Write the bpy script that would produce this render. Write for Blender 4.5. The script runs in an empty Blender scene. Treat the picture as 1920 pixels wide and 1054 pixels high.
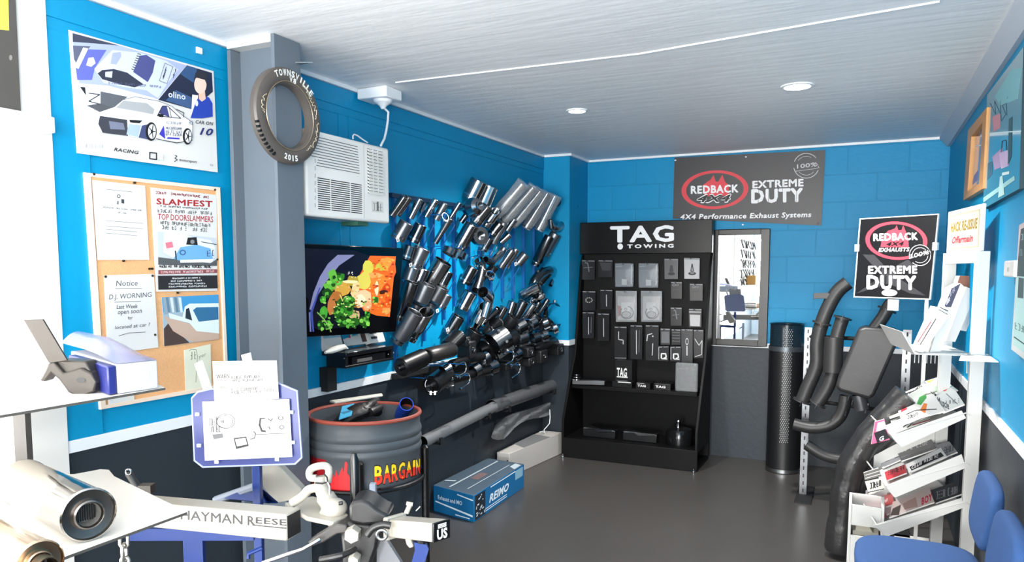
import bpy, bmesh, math, random
from mathutils import Vector, Matrix
random.seed(7)
S = bpy.context.scene
COL = S.collection
PI = math.pi
# ---------------------------------------------------------------- camera model (metres; camera eye at 1.5 m)
FPX, YAW, PIT, PPY = 1389.7, .4454, .0859, 625.4
sn, cs = math.sin, math.cos
FW = Vector((-sn(YAW)*cs(PIT), cs(YAW)*cs(PIT), -sn(PIT)))
RT = Vector((cs(YAW), sn(YAW), 0))
UP = RT.cross(FW)
EYE = Vector((0, 0, 1.5))
XL, XR, YB, HC, HT = -2.40, .49, 6.04, 2.42, .927     # left wall, right wall, back wall, ceiling, dado rail


def ray(px, py):
    return FW + RT*((px-960)/FPX) - UP*((py-PPY)/FPX)


def P(px, py, X=None, Y=None, Z=None, D=None, pl=None):
    """survey point: where the sight line of a photo point meets a plane of the room"""
    r = ray(px, py)
    if D is not None:
        return EYE + r*D
    if pl is not None:
        return EYE + r*((pl[0]-EYE).dot(pl[1])/r.dot(pl[1]))
    if X is not None:
        return EYE + r*((X-EYE.x)/r.x)
    if Y is not None:
        return EYE + r*((Y-EYE.y)/r.y)
    return EYE + r*((Z-EYE.z)/r.z)


# ---------------------------------------------------------------- materials
def s2l(c):
    return c/12.92 if c <= .04045 else ((c+.055)/1.055)**2.4


def hexc(h):
    h = h.lstrip('#')
    return tuple(s2l(int(h[i:i+2], 16)/255) for i in (0, 2, 4)) + (1,)


MATS = {}


def M(name, col='#808080', rough=.5, metal=0, bump=0, bscale=40, var=0, vscale=6, coat=0, em=0, trans=0, alpha=1, stretch=None, spec=None):
    if name in MATS:
        return MATS[name]
    m = bpy.data.materials.new(name)
    m.use_nodes = True
    nt = m.node_tree
    b = nt.nodes['Principled BSDF']
    c = hexc(col)
    b.inputs['Base Color'].default_value = c
    b.inputs['Roughness'].default_value = rough
    b.inputs['Metallic'].default_value = metal
    if spec is not None:
        b.inputs['Specular IOR Level'].default_value = spec
    if coat:
        b.inputs['Coat Weight'].default_value = coat
        b.inputs['Coat Roughness'].default_value = .08
    if em:
        b.inputs['Emission Color'].default_value = c
        b.inputs['Emission Strength'].default_value = em
    if trans:
        b.inputs['Transmission Weight'].default_value = trans
    if alpha < 1:
        b.inputs['Alpha'].default_value = alpha
    if bump or var:
        tc = nt.nodes.new('ShaderNodeTexCoord')
        src = tc.outputs['Object']
        if stretch:
            mp = nt.nodes.new('ShaderNodeMapping')
            mp.inputs['Scale'].default_value = stretch
            nt.links.new(src, mp.inputs['Vector'])
            src = mp.outputs['Vector']
    if bump:
        n = nt.nodes.new('ShaderNodeTexNoise')
        n.inputs['Scale'].default_value = bscale
        n.inputs['Detail'].default_value = 4
        nt.links.new(src, n.inputs['Vector'])
        bp = nt.nodes.new('ShaderNodeBump')
        bp.inputs['Strength'].default_value = bump
        bp.inputs['Distance'].default_value = .01
        nt.links.new(n.outputs['Fac'], bp.inputs['Height'])
        nt.links.new(bp.outputs['Normal'], b.inputs['Normal'])
    if var:
        n = nt.nodes.new('ShaderNodeTexNoise')
        n.inputs['Scale'].default_value = vscale
        n.inputs['Detail'].default_value = 5
        nt.links.new(src, n.inputs['Vector'])
        mx = nt.nodes.new('ShaderNodeMix')
        mx.data_type = 'RGBA'
        mx.inputs[6].default_value = tuple(x*(1-var) for x in c[:3])+(1,)
        mx.inputs[7].default_value = tuple(min(1, x*(1+var)) for x in c[:3])+(1,)
        nt.links.new(n.outputs['Fac'], mx.inputs[0])
        nt.links.new(mx.outputs[2], b.inputs['Base Color'])
    MATS[name] = m
    return m


def C(col, rough=.55):
    """plain ink / paint of one colour"""
    return M('ink_'+col.strip('#')+('' if rough == .55 else '_%d' % int(rough*100)), col, rough)


# ---------------------------------------------------------------- mesh builder (world coordinates)
ORG = {}


def ortho(d):
    d = d.normalized()
    a = Vector((0, 0, 1)) if abs(d.z) < .9 else Vector((1, 0, 0))
    u = d.cross(a).normalized()
    return u, d.cross(u).normalized()


class MB:
    def __init__(s):
        s.v = []; s.f = []; s.m = []; s.mats = []

    def mi(s, m):
        if m not in s.mats:
            s.mats.append(m)
        return s.mats.index(m)

    def add(s, vs, fs, m):
        o = len(s.v); k = s.mi(m)
        s.v += [Vector(v) for v in vs]
        for f in fs:
            s.f.append([i+o for i in f]); s.m.append(k)
        return s

    def box(s, a, b, m):
        x0, x1 = sorted((a[0], b[0])); y0, y1 = sorted((a[1], b[1])); z0, z1 = sorted((a[2], b[2]))
        return s.hexa([(x0, y0, z0), (x1, y0, z0), (x1, y1, z0), (x0, y1, z0), (x0, y0, z1), (x1, y0, z1), (x1, y1, z1), (x0, y1, z1)], m)

    def hexa(s, p, m):
        return s.add(p, [(3, 2, 1, 0), (4, 5, 6, 7), (0, 1, 5, 4), (1, 2, 6, 5), (2, 3, 7, 6), (3, 0, 4, 7)], m)

    def obox(s, c, ax, ay, az, m):
        """box from centre and three half-axis vectors"""
        c = Vector(c)
        p = [c+ax*i+ay*j+az*k for k in (-1, 1) for i, j in ((-1, -1), (1, -1), (1, 1), (-1, 1))]
        return s.hexa(p, m)

    def prism(s, pts, vec, m, mside=None):
        n = len(pts); vec = Vector(vec)
        pts = [Vector(p) for p in pts]
        nn = Vector((0, 0, 0))
        for i in range(n):
            nn += pts[i].cross(pts[(i+1) % n])
        if nn.dot(vec) < 0:
            pts = pts[::-1]
        vs = pts + [p+vec for p in pts]
        s.add(vs, [list(range(n))[::-1], list(range(n, 2*n))], m)
        s.add(vs, [(i, (i+1) % n, (i+1) % n+n, i+n) for i in range(n)], mside or m)
        return s

    def poly(s, pts, m):
        return s.add(pts, [list(range(len(pts)))], m)

    def rings(s, rings, m, closed=True, cap0=False, cap1=False):
        n = len(rings[0]); vs = [v for r in rings for v in r]; fs = []
        for i in range(len(rings)-1):
            for j in range(n if closed else n-1):
                k = (j+1) % n
                fs.append((i*n+j, i*n+k, (i+1)*n+k, (i+1)*n+j))
        if cap0:
            fs.append(list(range(n))[::-1])
        if cap1:
            fs.append([(len(rings)-1)*n+j for j in range(n)])
        return s.add(vs, fs, m)

    def tube(s, path, r, m, seg=12, caps=True, flat=1, hollow=0, mi=None, up=None):
        path = [Vector(p) for p in path]
        n = len(path)
        rr = r if isinstance(r, (list, tuple)) else [r]*n
        T = []
        for i in range(n):
            a = path[max(0, i-1)]; b = path[min(n-1, i+1)]
            T.append((b-a).normalized())
        if up is not None:
            u = (Vector(up)-T[0]*Vector(up).dot(T[0])).normalized()
        else:
            u, _ = ortho(T[0])
        R = []; R2 = []
        for i in range(n):
            u = (u-T[i]*u.dot(T[i])).normalized()
            w = T[i].cross(u)
            R.append([path[i]+(u*cs(2*PI*k/seg)*rr[i]+w*sn(2*PI*k/seg)*rr[i]*flat) for k in range(seg)])
            if hollow:
                q = rr[i]-hollow
                R2.append([path[i]+(u*cs(2*PI*k/seg)*q+w*sn(2*PI*k/seg)*q*flat) for k in range(seg)])
        if hollow:
            s.rings(R, m)
            s.rings([R[-1], R2[-1]], m)
            s.rings([R[0], R2[0]][::-1], m)
            s.rings(R2[::-1], mi or m)
        else:
            s.rings(R, m, cap0=caps, cap1=caps)
        return s

    def lathe(s, A, d, prof, m, seg=24, u=None, flat=1, cut=0, a0=0, a1=2*PI):
        """profile of (distance along d, radius) from A; cut shears the rim so that it slants"""
        A = Vector(A); d = Vector(d).normalized()
        if u is None:
            u, w = ortho(d)
        else:
            u = (Vector(u)-d*Vector(u).dot(d)).normalized(); w = d.cross(u)
        full = abs(a1-a0-2*PI) < 1e-6
        N = seg if full else seg+1
        R = []
        for t, r in prof:
            R.append([A+d*(t+(cut*cs(a0+(a1-a0)*k/seg)*r if cut else 0))+u*cs(a0+(a1-a0)*k/seg)*r+w*sn(a0+(a1-a0)*k/seg)*r*flat for k in range(N)])
        return s.rings(R, m, closed=full)

    def disc(s, c, n, r, m, seg=24, flat=1, u=None):
        c = Vector(c); n = Vector(n).normalized()
        if u is None:
            u, w = ortho(n)
        else:
            u = (Vector(u)-n*Vector(u).dot(n)).normalized(); w = n.cross(u)
        return s.poly([c+u*cs(2*PI*k/seg)*r+w*sn(2*PI*k/seg)*r*flat for k in range(seg)], m)

    def cyl(s, A, B, r, m, seg=20, r2=None):
        return s.tube([A, B], [r, r if r2 is None else r2], m, seg)

    def ball(s, c, r, m, seg=16, sc=(1, 1, 1)):
        c = Vector(c); R = []
        for i in range(seg//2+1):
            t = PI*i/(seg//2); q = max(sn(t), .001)
            R.append([c+Vector((cs(2*PI*k/seg)*q*r*sc[0], sn(2*PI*k/seg)*q*r*sc[1], -cs(t)*r*sc[2])) for k in range(seg)])
        return s.rings(R, m)

    def torus(s, c, n, R, r, m, seg=28, rs=8, a0=0, a1=2*PI, u=None, flat=1):
        c = Vector(c); n = Vector(n).normalized()
        if u is None:
            u, w = ortho(n)
        else:
            u = (Vector(u)-n*Vector(u).dot(n)).normalized(); w = n.cross(u)
        full = abs(a1-a0-2*PI) < 1e-6
        N = seg if full else seg+1
        rings = []
        for k in range(N):
            a = a0+(a1-a0)*k/seg
            e = u*cs(a)+w*sn(a)
            rings.append([c+u*cs(a)*R+w*sn(a)*R*flat+(e*cs(2*PI*j/rs)+n*sn(2*PI*j/rs))*r for j in range(rs)])
        if full:
            rings.append(rings[0])
        return s.rings(rings, m, cap0=not full, cap1=not full)

    def build(s, name, parent=None, bevel=0, smooth=32, label=None, subd=0, bseg=2):
        me = bpy.data.meshes.new(name)
        o = bpy.data.objects.new(name, me)
        COL.objects.link(o)
        if parent is None:
            xs = [v.x for v in s.v]; ys = [v.y for v in s.v]; zs = [v.z for v in s.v]
            org = Vector(((min(xs)+max(xs))/2, (min(ys)+max(ys))/2, min(zs)))
            o.location = org
        else:
            org = ORG[parent.name]
            o.parent = parent
        ORG[o.name] = org
        me.from_pydata([v-org for v in s.v], [], s.f)
        for m in s.mats:
            me.materials.append(m)
        me.polygons.foreach_set('material_index', s.m)
        me.polygons.foreach_set('use_smooth', [True]*len(me.polygons))
        me.update()
        bm = bmesh.new(); bm.from_mesh(me)
        if subd or bevel:
            bmesh.ops.remove_doubles(bm, verts=bm.verts, dist=1e-5)
        bm.normal_update(); bm.to_mesh(me); bm.free()
        me.set_sharp_from_angle(angle=math.radians(smooth))
        if bevel:
            b = o.modifiers.new('bevel', 'BEVEL'); b.width = bevel; b.segments = bseg; b.limit_method = 'ANGLE'; b.angle_limit = math.radians(35)
            b.harden_normals = False
        if subd:
            b = o.modifiers.new('sub', 'SUBSURF'); b.levels = subd; b.render_levels = subd
        if label:
            o['label'] = label
        return o


def tag(o, label, cat, group=None, kind=None):
    o['label'] = label; o['category'] = cat
    if group: o['group'] = group
    if kind: o['kind'] = kind
    return o


def thing(name, label, cat, loc, group=None):
    o = bpy.data.objects.new(name, None)
    COL.objects.link(o)
    o.empty_display_size = .05
    o.location = loc
    ORG[o.name] = Vector(loc)
    return tag(o, label, cat, group)


def struct(o):
    o['kind'] = 'structure'
    return o


# ---------------------------------------------------------------- lettering and flat artwork on a plane
TXT = {}


def text_mesh(t, bold=0, shear=0, space=1, sweep=False):
    if not sweep: bold = min(bold, .035)
    k = (t, bold, shear, space, sweep)
    if k in TXT:
        return TXT[k]
    c = bpy.data.curves.new('t', 'FONT')
    c.body = t; c.shear = shear; c.offset = 0 if sweep else bold; c.resolution_u = 2; c.space_character = space*(1+bold*1.6)
    o = bpy.data.objects.new('t', c)
    me = bpy.data.meshes.new_from_object(o)
    vs = [(v.co.x, v.co.y) for v in me.vertices]
    fs = [list(p.vertices) for p in me.polygons]
    bpy.data.meshes.remove(me); bpy.data.objects.remove(o); bpy.data.curves.remove(c)
    if bold and sweep:
        # heavier strokes: the outline swept round a small circle
        n0 = len(vs); bs, bf = vs, fs; vs, fs = [], []
        for i in range(9):
            dx, dy = (0, 0) if i == 8 else (bold*.62*cs(i*PI/4), bold*.62*sn(i*PI/4))
            fs += [[j+len(vs) for j in f] for f in bf]; vs += [(x+dx, y+dy) for x, y in bs]
    x0 = min(v[0] for v in vs); x1 = max(v[0] for v in vs)
    y1 = max(v[1] for v in vs); y0 = min(v[1] for v in vs)
    cap = .73 if any(ch.isupper() or ch.isdigit() or ch in 'bdfhklt' for ch in t) else .52
    TXT[k] = ([((x-x0)/(x1-x0), y/cap) for x, y in vs], fs)
    return TXT[k]


class Art(MB):
    """artwork printed on a flat sheet; points are read off the photo onto the sheet's plane"""
    def __init__(s, pt, n, step=.00009):
        super().__init__()
        s.pt = Vector(pt); s.n = Vector(n).normalized(); s.k = 0; s.step = step; s.fr = (0, 0, 1); s.base = 0

    def frame(s, ox, oy, sc):
        s.fr = (ox, oy, sc)
        return s

    def q(s, p):
        return P(s.fr[0]+p[0]/s.fr[2], s.fr[1]+p[1]/s.fr[2], pl=(s.pt, s.n)) + s.n*(s.base+s.k*s.step)

    def sheet(s, pts, m, th=.001, edge=None):
        b = [s.q(a) for a in pts]
        s.prism([x-s.n*th for x in b], s.n*th, m, edge)
        return s

    def face(s, ps, m):
        n = Vector((0, 0, 0))
        for i in range(len(ps)):
            n += (ps[i]-ps[0]).cross(ps[(i+1) % len(ps)]-ps[0])
        if n.dot(s.n) < 0:
            ps = ps[::-1]
        MB.poly(s, ps, m)

    def p(s, pts, m):
        s.k += 1
        s.face([s.q(a) for a in pts], m)
        return s

    def e(s, cx, cy, rx, ry, m, rot=0, seg=36, hole=0, a0=0, a1=360):
        s.k += 1
        c, d = cs(rot), sn(rot)
        def at(a, f):
            x, y = rx*f*cs(a), ry*f*sn(a)
            return s.q((cx+x*c-y*d, cy+x*d+y*c))
        A = [math.radians(a0+(a1-a0)*i/seg) for i in range(seg+1)]
        if hole:
            for i in range(seg):
                s.face([at(A[i], 1), at(A[i+1], 1), at(A[i+1], hole), at(A[i], hole)], m)
        else:
            s.face([at(a, 1) for a in A[:-1]], m)
        return s

    def l(s, pts, w, m):
        """stroke of width w (photo points)"""
        s.k += 1
        for i in range(len(pts)-1):
            a = Vector(pts[i]); b = Vector(pts[i+1]); d = (b-a)
            if d.length < 1e-6: continue
            d.normalize(); n = Vector((-d.y, d.x))*w/2; a = a-d*w*.2; b = b+d*w*.2
            s.face([s.q(a+n), s.q(b+n), s.q(b-n), s.q(a-n)], m)
        return s

    def t(s, txt, a, b, h, m, bold=.02, shear=0, top=None, space=1):
        """text from baseline start a to baseline end b, capital height h points"""
        s.k += 1
        vs, fs = text_mesh(txt, bold, shear, space, True)
        T = top if top else (a[0], a[1]-h)
        ps = [s.q((a[0]+(b[0]-a[0])*x+(T[0]-a[0])*y, a[1]+(b[1]-a[1])*x+(T[1]-a[1])*y)) for x, y in vs]
        if bold:
            n9 = len(ps)//9
            ps = [p+s.n*(i//n9)*s.step*.3 for i, p in enumerate(ps)]; s.k += 3
        s.add(ps, fs, m)
        return s

    def scrib(s, x0, y0, x1, y1, h, m, seed=0, n=None, w=1.2):
        """illegible small print: a row of little strokes"""
        rnd = random.Random(seed)
        L = math.hypot(x1-x0, y1-y0); n = n or max(3, int(L/(h*.8)))
        s.k += 1
        for i in range(n):
            if rnd.random() < .13: continue
            f = (i+.15)/n; g = (i+.75)/n
            xa, ya = x0+(x1-x0)*f, y0+(y1-y0)*f; xb, yb = x0+(x1-x0)*g, y0+(y1-y0)*g
            for (p0, p1) in random.Random(seed*91+i).sample([((xa, ya), (xa, ya-h)), ((xb, yb), (xb, yb-h)), ((xa, ya-h/2), (xb, yb-h/2)), ((xa, ya), (xb, yb)), ((xa, ya-h), (xb, yb-h))], 3):
                a = Vector(p0); b = Vector(p1); d = (b-a).normalized(); nn = Vector((-d.y, d.x))*w/2
                s.face([s.q(a+nn), s.q(b+nn), s.q(b-nn), s.q(a-nn)], m)
        return s


XN, XP, YN = Vector((-1, 0, 0)), Vector((1, 0, 0)), Vector((0, -1, 0))


def onL(off=0):
    return (Vector((XL+off, 0, 0)), XP)


def onB(off=0):
    return (Vector((0, YB-off, 0)), YN)


def onR(off=0):
    return (Vector((XR-off, 0, 0)), XN)
# ================================================================ the room
blue = M('blue_wall_paint', '#028dbd', .45, spec=.3, bump=.12, bscale=30, var=.03, vscale=3)
dark = M('charcoal_wall_paint', '#2c333a', .45, spec=.3, bump=.12, bscale=30, var=.04, vscale=3)
white = M('white_gloss_paint', '#e9edf0', .35)
offw = M('white_powder_coat', '#cfcfcc', .35)
black = M('black_satin', '#08090b', .35)
blackm = M('black_matt', '#0c0d0f', .7)
chrome = M('polished_steel', '#b4b6b8', .14, 1, bump=.02, bscale=90)
chromed = M('smoked_chrome', '#6e7276', .13, 1)
satin = M('brushed_steel', '#9ea1a3', .32, 1, bump=.04, bscale=60)
steeld = M('grey_painted_steel', '#636d77', .4, bump=.04, bscale=50, var=.03)
void = M('dark_pipe_inside', '#101113', .6, .3)

# block wall paint with mortar joints
def block_mat(name, col):
    m = M(name, col, .45, spec=.25)
    nt = m.node_tree; b = nt.nodes['Principled BSDF']
    tc = nt.nodes.new('ShaderNodeTexCoord'); sp = nt.nodes.new('ShaderNodeSeparateXYZ'); cb = nt.nodes.new('ShaderNodeCombineXYZ')
    nt.links.new(tc.outputs['Object'], sp.inputs[0])
    nt.links.new(sp.outputs['X'], cb.inputs['X']); nt.links.new(sp.outputs['Z'], cb.inputs['Y'])
    br = nt.nodes.new('ShaderNodeTexBrick')
    br.inputs['Scale'].default_value = 1; br.inputs['Brick Width'].default_value = .4; br.inputs['Row Height'].default_value = .2
    br.inputs['Mortar Size'].default_value = .006; br.inputs['Mortar Smooth'].default_value = .3
    c = hexc(col)
    br.inputs['Color1'].default_value = c; br.inputs['Color2'].default_value = tuple(x*1.05 for x in c[:3])+(1,)
    br.inputs['Mortar'].default_value = tuple(x*.93 for x in c[:3])+(1,)
    nt.links.new(cb.outputs[0], br.inputs['Vector'])
    nz = nt.nodes.new('ShaderNodeTexNoise'); nz.inputs['Scale'].default_value = 25
    nt.links.new(tc.outputs['Object'], nz.inputs['Vector'])
    ad = nt.nodes.new('ShaderNodeMath'); ad.operation = 'MULTIPLY_ADD'; ad.inputs[1].default_value = -3
    nt.links.new(br.outputs['Fac'], ad.inputs[0]); nt.links.new(nz.outputs['Fac'], ad.inputs[2])
    bp = nt.nodes.new('ShaderNodeBump'); bp.inputs['Strength'].default_value = .22; bp.inputs['Distance'].default_value = .006
    nt.links.new(ad.outputs[0], bp.inputs['Height']); nt.links.new(bp.outputs['Normal'], b.inputs['Normal'])
    nt.links.new(br.outputs['Color'], b.inputs['Base Color'])
    return m
blockb = block_mat('blue_painted_block', '#028abb')
blockd = dark

YR = -6.0   # rear end of the shop behind the camera
mb = MB(); mb.box((XL-.6, YR-.2, -.12), (XR+.3, YB+.3, 0), M('dark_polished_floor', '#403e3c', .3, bump=.05, bscale=8, var=.12, vscale=4)); struct(mb.build('floor'))
mb = MB(); mb.box((XL-.3, YR-.2, HC), (XR+.3, YB+.3, HC+.1), M('pale_grey_ceiling_paint', '#f1f2f3', .5, bump=.3, bscale=3.2, stretch=(1, 6, 1), var=.05, vscale=3)); struct(mb.build('ceiling'))

YW = 1.5613
def twotone(mb, a, b, up_, lo_, zsplit=HT-.02):
    mb.box((a[0], a[1], 0), (b[0], b[1], zsplit), lo_); mb.box((a[0], a[1], zsplit), (b[0], b[1], HC), up_)
mb = MB(); twotone(mb, (XL-.12, YW), (XL, YB+.1), blue, dark)
mb.box((XL, YW, HC-.11), (XL+.008, 5.614, HC-.02), blue)                 # raised top board
mb.box((XL, YW, HC-.15), (XL+.004, 5.614, HC-.11), blue)
for y in (3.02, 3.1): mb.box((XL, y, HT), (XL+.004, y+.05, HC-.15), blue)     # cover strips
mb.box((XL, YW, HT), (XL+.006, YW+.13, HC-.15), blue)
struct(mb.build('wall_left', bevel=.001))
mb = MB(); twotone(mb, (XL-.1, YB), (XR+.1, YB+.12), blockb, blockd); struct(mb.build('wall_back'))
mb = MB(); twotone(mb, (XR, -.3), (XR+.12, YB+.1), blue, dark); twotone(mb, (XR, YR), (XR+.12, -2.3), blue, dark); struct(mb.build('wall_right'))  # gap behind the camera added so the side fill can shine in
mb = MB(); twotone(mb, (XL, 5.614), (-2.17, YB), blue, dark); struct(mb.build('wall_corner', bevel=.004))
mb = MB(); mb.box((XL, YR-.1, 0), (XR, YR, .9), white); mb.box((XL, YR-.1, 2.2), (XR, YR, HC), white)
for x in (XL, XR-.06): mb.box((x, YR-.1, .9), (x+.06, YR, 2.2), white)
mb.box((-2.14, YR-.1, .9), (-.9, YR, 2.2), M('rear_grey_wall', '#8d9092', .6))
struct(mb.build('wall_rear'))

mb = MB(); mb.box((XL-.1, YR-.1, 0), (XL, -2.4, HC), M('rear_grey_wall', '#8d9092', .6)); struct(mb.build('wall_side'))
# dado rail and cornices
def trimbox(n, a, b, m=white, bv=.001):
    mb = MB(); mb.box(a, b, m); return struct(mb.build(n, bevel=bv))
trimbox('trim_1', (XL, YW+.0, HT-.042), (XL+.009, 5.614, HT))
trimbox('trim_2', (-2.17, YB-.009, HT-.036), (XR, YB, HT))
trimbox('trim_3', (XR-.009, -.3, HT-.042), (XR, YB-.009, HT))
mb = MB(); mb.box((XL+.009, 5.605, HT-.042), (-2.161, 5.614, HT), white); mb.box((-2.17, 5.614, HT-.042), (-2.161, YB-.009, HT), white); struct(mb.build('trim_4'))
trimbox('trim_5', (XL, YW, HC-.018), (XL+.02, 5.614, HC))
mb = MB(); mb.box((XL+.02, 5.596, HC-.018), (-2.15, 5.614, HC), white); mb.box((-2.17, 5.614, HC-.018), (-2.15, YB, HC), white); mb.box((-2.15, YB-.02, HC-.016), (XR, YB, HC), white); struct(mb.build('trim_6'))
mb = MB(); mb.prism([(XR, YB-.02, HC-.07), (XR, YB-.02, HC), (XR-.07, YB-.02, HC), (XR-.07, YB-.02, HC-.012), (XR-.02, YB-.02, HC-.07)], (0, YR-YB+.02, 0), M('grey_cornice', '#b9c2cc', .5)); struct(mb.build('trim_7'))
# ceiling sheet joint
a, b, c = P(742, 154, Z=HC), P(1200, 100, Z=HC), P(1762, 2, Z=HC)
mb = MB(); mb.tube([Vector((a.x, a.y, HC)), Vector((b.x, b.y, HC)), Vector((c.x, c.y, HC))], .006, M('ceiling_joint', '#eef0f2', .5), 6); struct(mb.build('trim_8'))

# shop window in the left wall, near the camera
al = M('white_aluminium_frame', '#e4e2dd', .4)
glassm = bpy.data.materials.new('window_glass'); glassm.use_nodes = True
nt = glassm.node_tree; nt.nodes.clear()
o_ = nt.nodes.new('ShaderNodeOutputMaterial'); mx = nt.nodes.new('ShaderNodeMixShader'); tr = nt.nodes.new('ShaderNodeBsdfTransparent'); gl = nt.nodes.new('ShaderNodeBsdfGlossy')
gl.inputs['Roughness'].default_value = .02; mx.inputs[0].default_value = .08
nt.links.new(tr.outputs[0], mx.inputs[1]); nt.links.new(gl.outputs[0], mx.inputs[2]); nt.links.new(mx.outputs[0], o_.inputs[0])
MATS['glass'] = glassm
w = thing('window_1', '', 'window', (XL, YW, 0)); del w['label']; del w['category']; w['kind'] = 'structure'
mb = MB()
mb.box((XL-.08, YW-.16, .0), (XL+.012, YW, HC), al)                     # end post
YL = -2.4
mb.box((XL-.08, YL, 2.30), (XL, YW, HC), al)
mb.box((XL-.08, YL, 0), (XL, YW, .28), al)
mb.box((XL-.06, YL, .80), (XL-.01, YW-.16, .86), M('grey_frame', '#a7a7a4', .4))
mb.box((XL-.08, YL, 1.9), (XL, YW-.16, 1.98), al)
for y in (1.16, .2, -.8, -1.8): mb.box((XL-.07, y, .28), (XL-.01, y+.045, 1.9), al)
mb.build('window_frame', w, bevel=.002)
mb = MB(); a = P(105, 250, X=XL+.07)
mb.box((XL+.012, YL, a.z), (XL+.07, a.y, a.z+.05), al); mb.build('window_ledge', w, bevel=.004)
mb = MB(); mb.box((XL-.045, YL, .28), (XL-.041, YW-.16, 1.9), glassm); mb.build('glass_pane', w)
w2 = MB(); w2.box((XL+.06, YR-.05, .9), (-2.14, YR-.046, 2.2), glassm); w2.box((-.9, YR-.05, .9), (XR-.06, YR-.046, 2.2), glassm); struct(w2.build('window_2'))

# ---------------------------------------------------------------- light
wd = bpy.data.worlds.new('day'); S.world = wd; wd.use_nodes = True
bg = wd.node_tree.nodes['Background']; bg.inputs[0].default_value = (1, .985, .96, 1); bg.inputs[1].default_value = 2.2


def area(name, loc, rot, sx, sy, e, col=(1, 1, 1)):
    l = bpy.data.lights.new(name, 'AREA'); l.shape = 'RECTANGLE'; l.size = sx; l.size_y = sy; l.energy = e; l.color = col
    o = bpy.data.objects.new(name, l); COL.objects.link(o); o.location = loc; o.rotation_euler = rot
    return o


area('daylight_left', (XL-.2, -.8, 1.0), (0, -PI/2-.6, 0), 1.6, 3.2, 150, (1, .975, .935))
area('daylight_rear', (-.95, YR-.2, 1.5), (PI/2+.22, 0, 0), 2.7, 1.5, 820, (1, .975, .935))

cam = bpy.data.cameras.new('camera'); co = bpy.data.objects.new('camera', cam); COL.objects.link(co)
cam.sensor_width = 36; cam.lens = FPX/1920*36; cam.shift_y = (PPY-527)/1920; cam.clip_start = .02
co.matrix_world = Matrix(((RT.x, UP.x, -FW.x, EYE.x), (RT.y, UP.y, -FW.y, EYE.y), (RT.z, UP.z, -FW.z, EYE.z), (0, 0, 0, 1)))
S.camera = co
S.view_settings.view_transform = 'Standard'; S.view_settings.look = 'None'; S.view_settings.gamma = 1; S.view_settings.use_curve_mapping = False
S.view_settings.exposure = .85
S.cycles.max_bounces = 8; S.cycles.diffuse_bounces = 5; S.cycles.glossy_bounces = 4; S.cycles.transparent_max_bounces = 12

area('side_fill', (XR+.1, -1.3, 1.3), (0, PI/2+.35, -.5), 1.9, 1.9, 105, (1, .975, .935))  # fill lamp added outside the right wall gap to brighten the left wall
# downlights
for i, (px, py) in enumerate(((1082, 207), (1495, 161))):
    c = P(px, py, Z=HC)
    t = thing('downlight', ['round ceiling downlight nearer the left wall', 'round ceiling downlight nearer the right wall, larger in view'][i], 'ceiling light', (c.x, c.y, HC))
    r = .065 if i else .05
    mb = MB(); mb.lathe((c.x, c.y, HC), (0, 0, -1), [(0, r*1.25), (.006, r*1.22), (.008, r), (.004, r*.95)], white, 32); mb.build('trim_ring', t)
    mb = MB(); mb.disc((c.x, c.y, HC-.005), (0, 0, -1), r, M('downlight_glow', '#fffaf2', .4, em=9), 32); mb.build('diffuser', t)
    l = bpy.data.lights.new('downlight_lamp', 'SPOT'); l.energy = 125; l.spot_size = 2.4; l.spot_blend = .8; l.shadow_soft_size = .05; l.color = (1, .97, .92)
    o = bpy.data.objects.new('downlight_lamp', l); COL.objects.link(o); o.location = (c.x, c.y, HC-.03)
# ================================================================ left wall
def E_(col, e=1.1):
    return M('glow_'+col.strip('#'), col, .3, em=e*.28)
paper = M('white_paper', '#dcdbd8', .6)
K_ = C('#17181b')
# ---- racing poster
a = Art(*onL(.010)).frame(120, 40, 3.635)
a.sheet([(33, 58), (1020, 340), (1048, 1030), (90, 898)], paper, .003)
a.p([(58, 80), (380, 165), (835, 300), (640, 530), (420, 510), (240, 470), (110, 450), (70, 250)], C('#a9b4d8'))
a.p([(58, 80), (380, 165), (200, 150), (60, 140)], C('#3b3f55'))
a.p([(60, 165), (180, 170), (90, 290), (68, 260)], C('#5b6078'))
a.p([(150, 190), (290, 195), (210, 320), (190, 400), (90, 400), (80, 320)], C('#6169bd'))
a.p([(70, 310), (130, 178), (165, 185), (98, 325)], C('#dfe3f2'))
a.p([(150, 300), (165, 250), (200, 245), (215, 285), (185, 310)], C('#e8ebf5'))
a.p([(205, 325), (330, 195), (520, 215), (700, 270), (780, 330), (700, 430), (640, 525), (560, 470), (420, 450), (270, 420)], C('#cdd4e8'))
a.p([(228, 355), (260, 332), (340, 325), (430, 350), (542, 430), (480, 450), (380, 430), (260, 395)], C('#2e3346'))
a.p([(280, 345), (330, 340), (325, 385), (280, 378)], C('#c9cfe0'))
a.p([(515, 235), (560, 228), (622, 268), (604, 350), (570, 415), (470, 345)], C('#484d86'))
a.p([(330, 215), (385, 210), (390, 240), (355, 295), (315, 290)], C('#a4aecb'))
for i in range(8):
    a.l([(500-i*6, 220+i*15), (522-i*7, 226+i*15)], 5, K_)
a.l([(685, 285), (740, 310), (700, 425), (648, 405), (685, 285)], 3, C('#4b5170'))
a.scrib(695, 330, 672, 400, 22, C('#4b5170'), 3, 5, 4)
a.scrib(760, 340, 740, 390, 20, C('#4b5170'), 4, 4, 4)
a.scrib(300, 425, 660, 455, 14, C('#596083'), 5, 22, 3)
a.p([(70, 420), (300, 440), (620, 525), (640, 560), (400, 545), (200, 600), (130, 655), (85, 600)], C('#e6ebf8'))
a.p([(835, 300), (1005, 352), (1012, 480), (870, 600), (640, 535)], C('#1b2540'))
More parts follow.
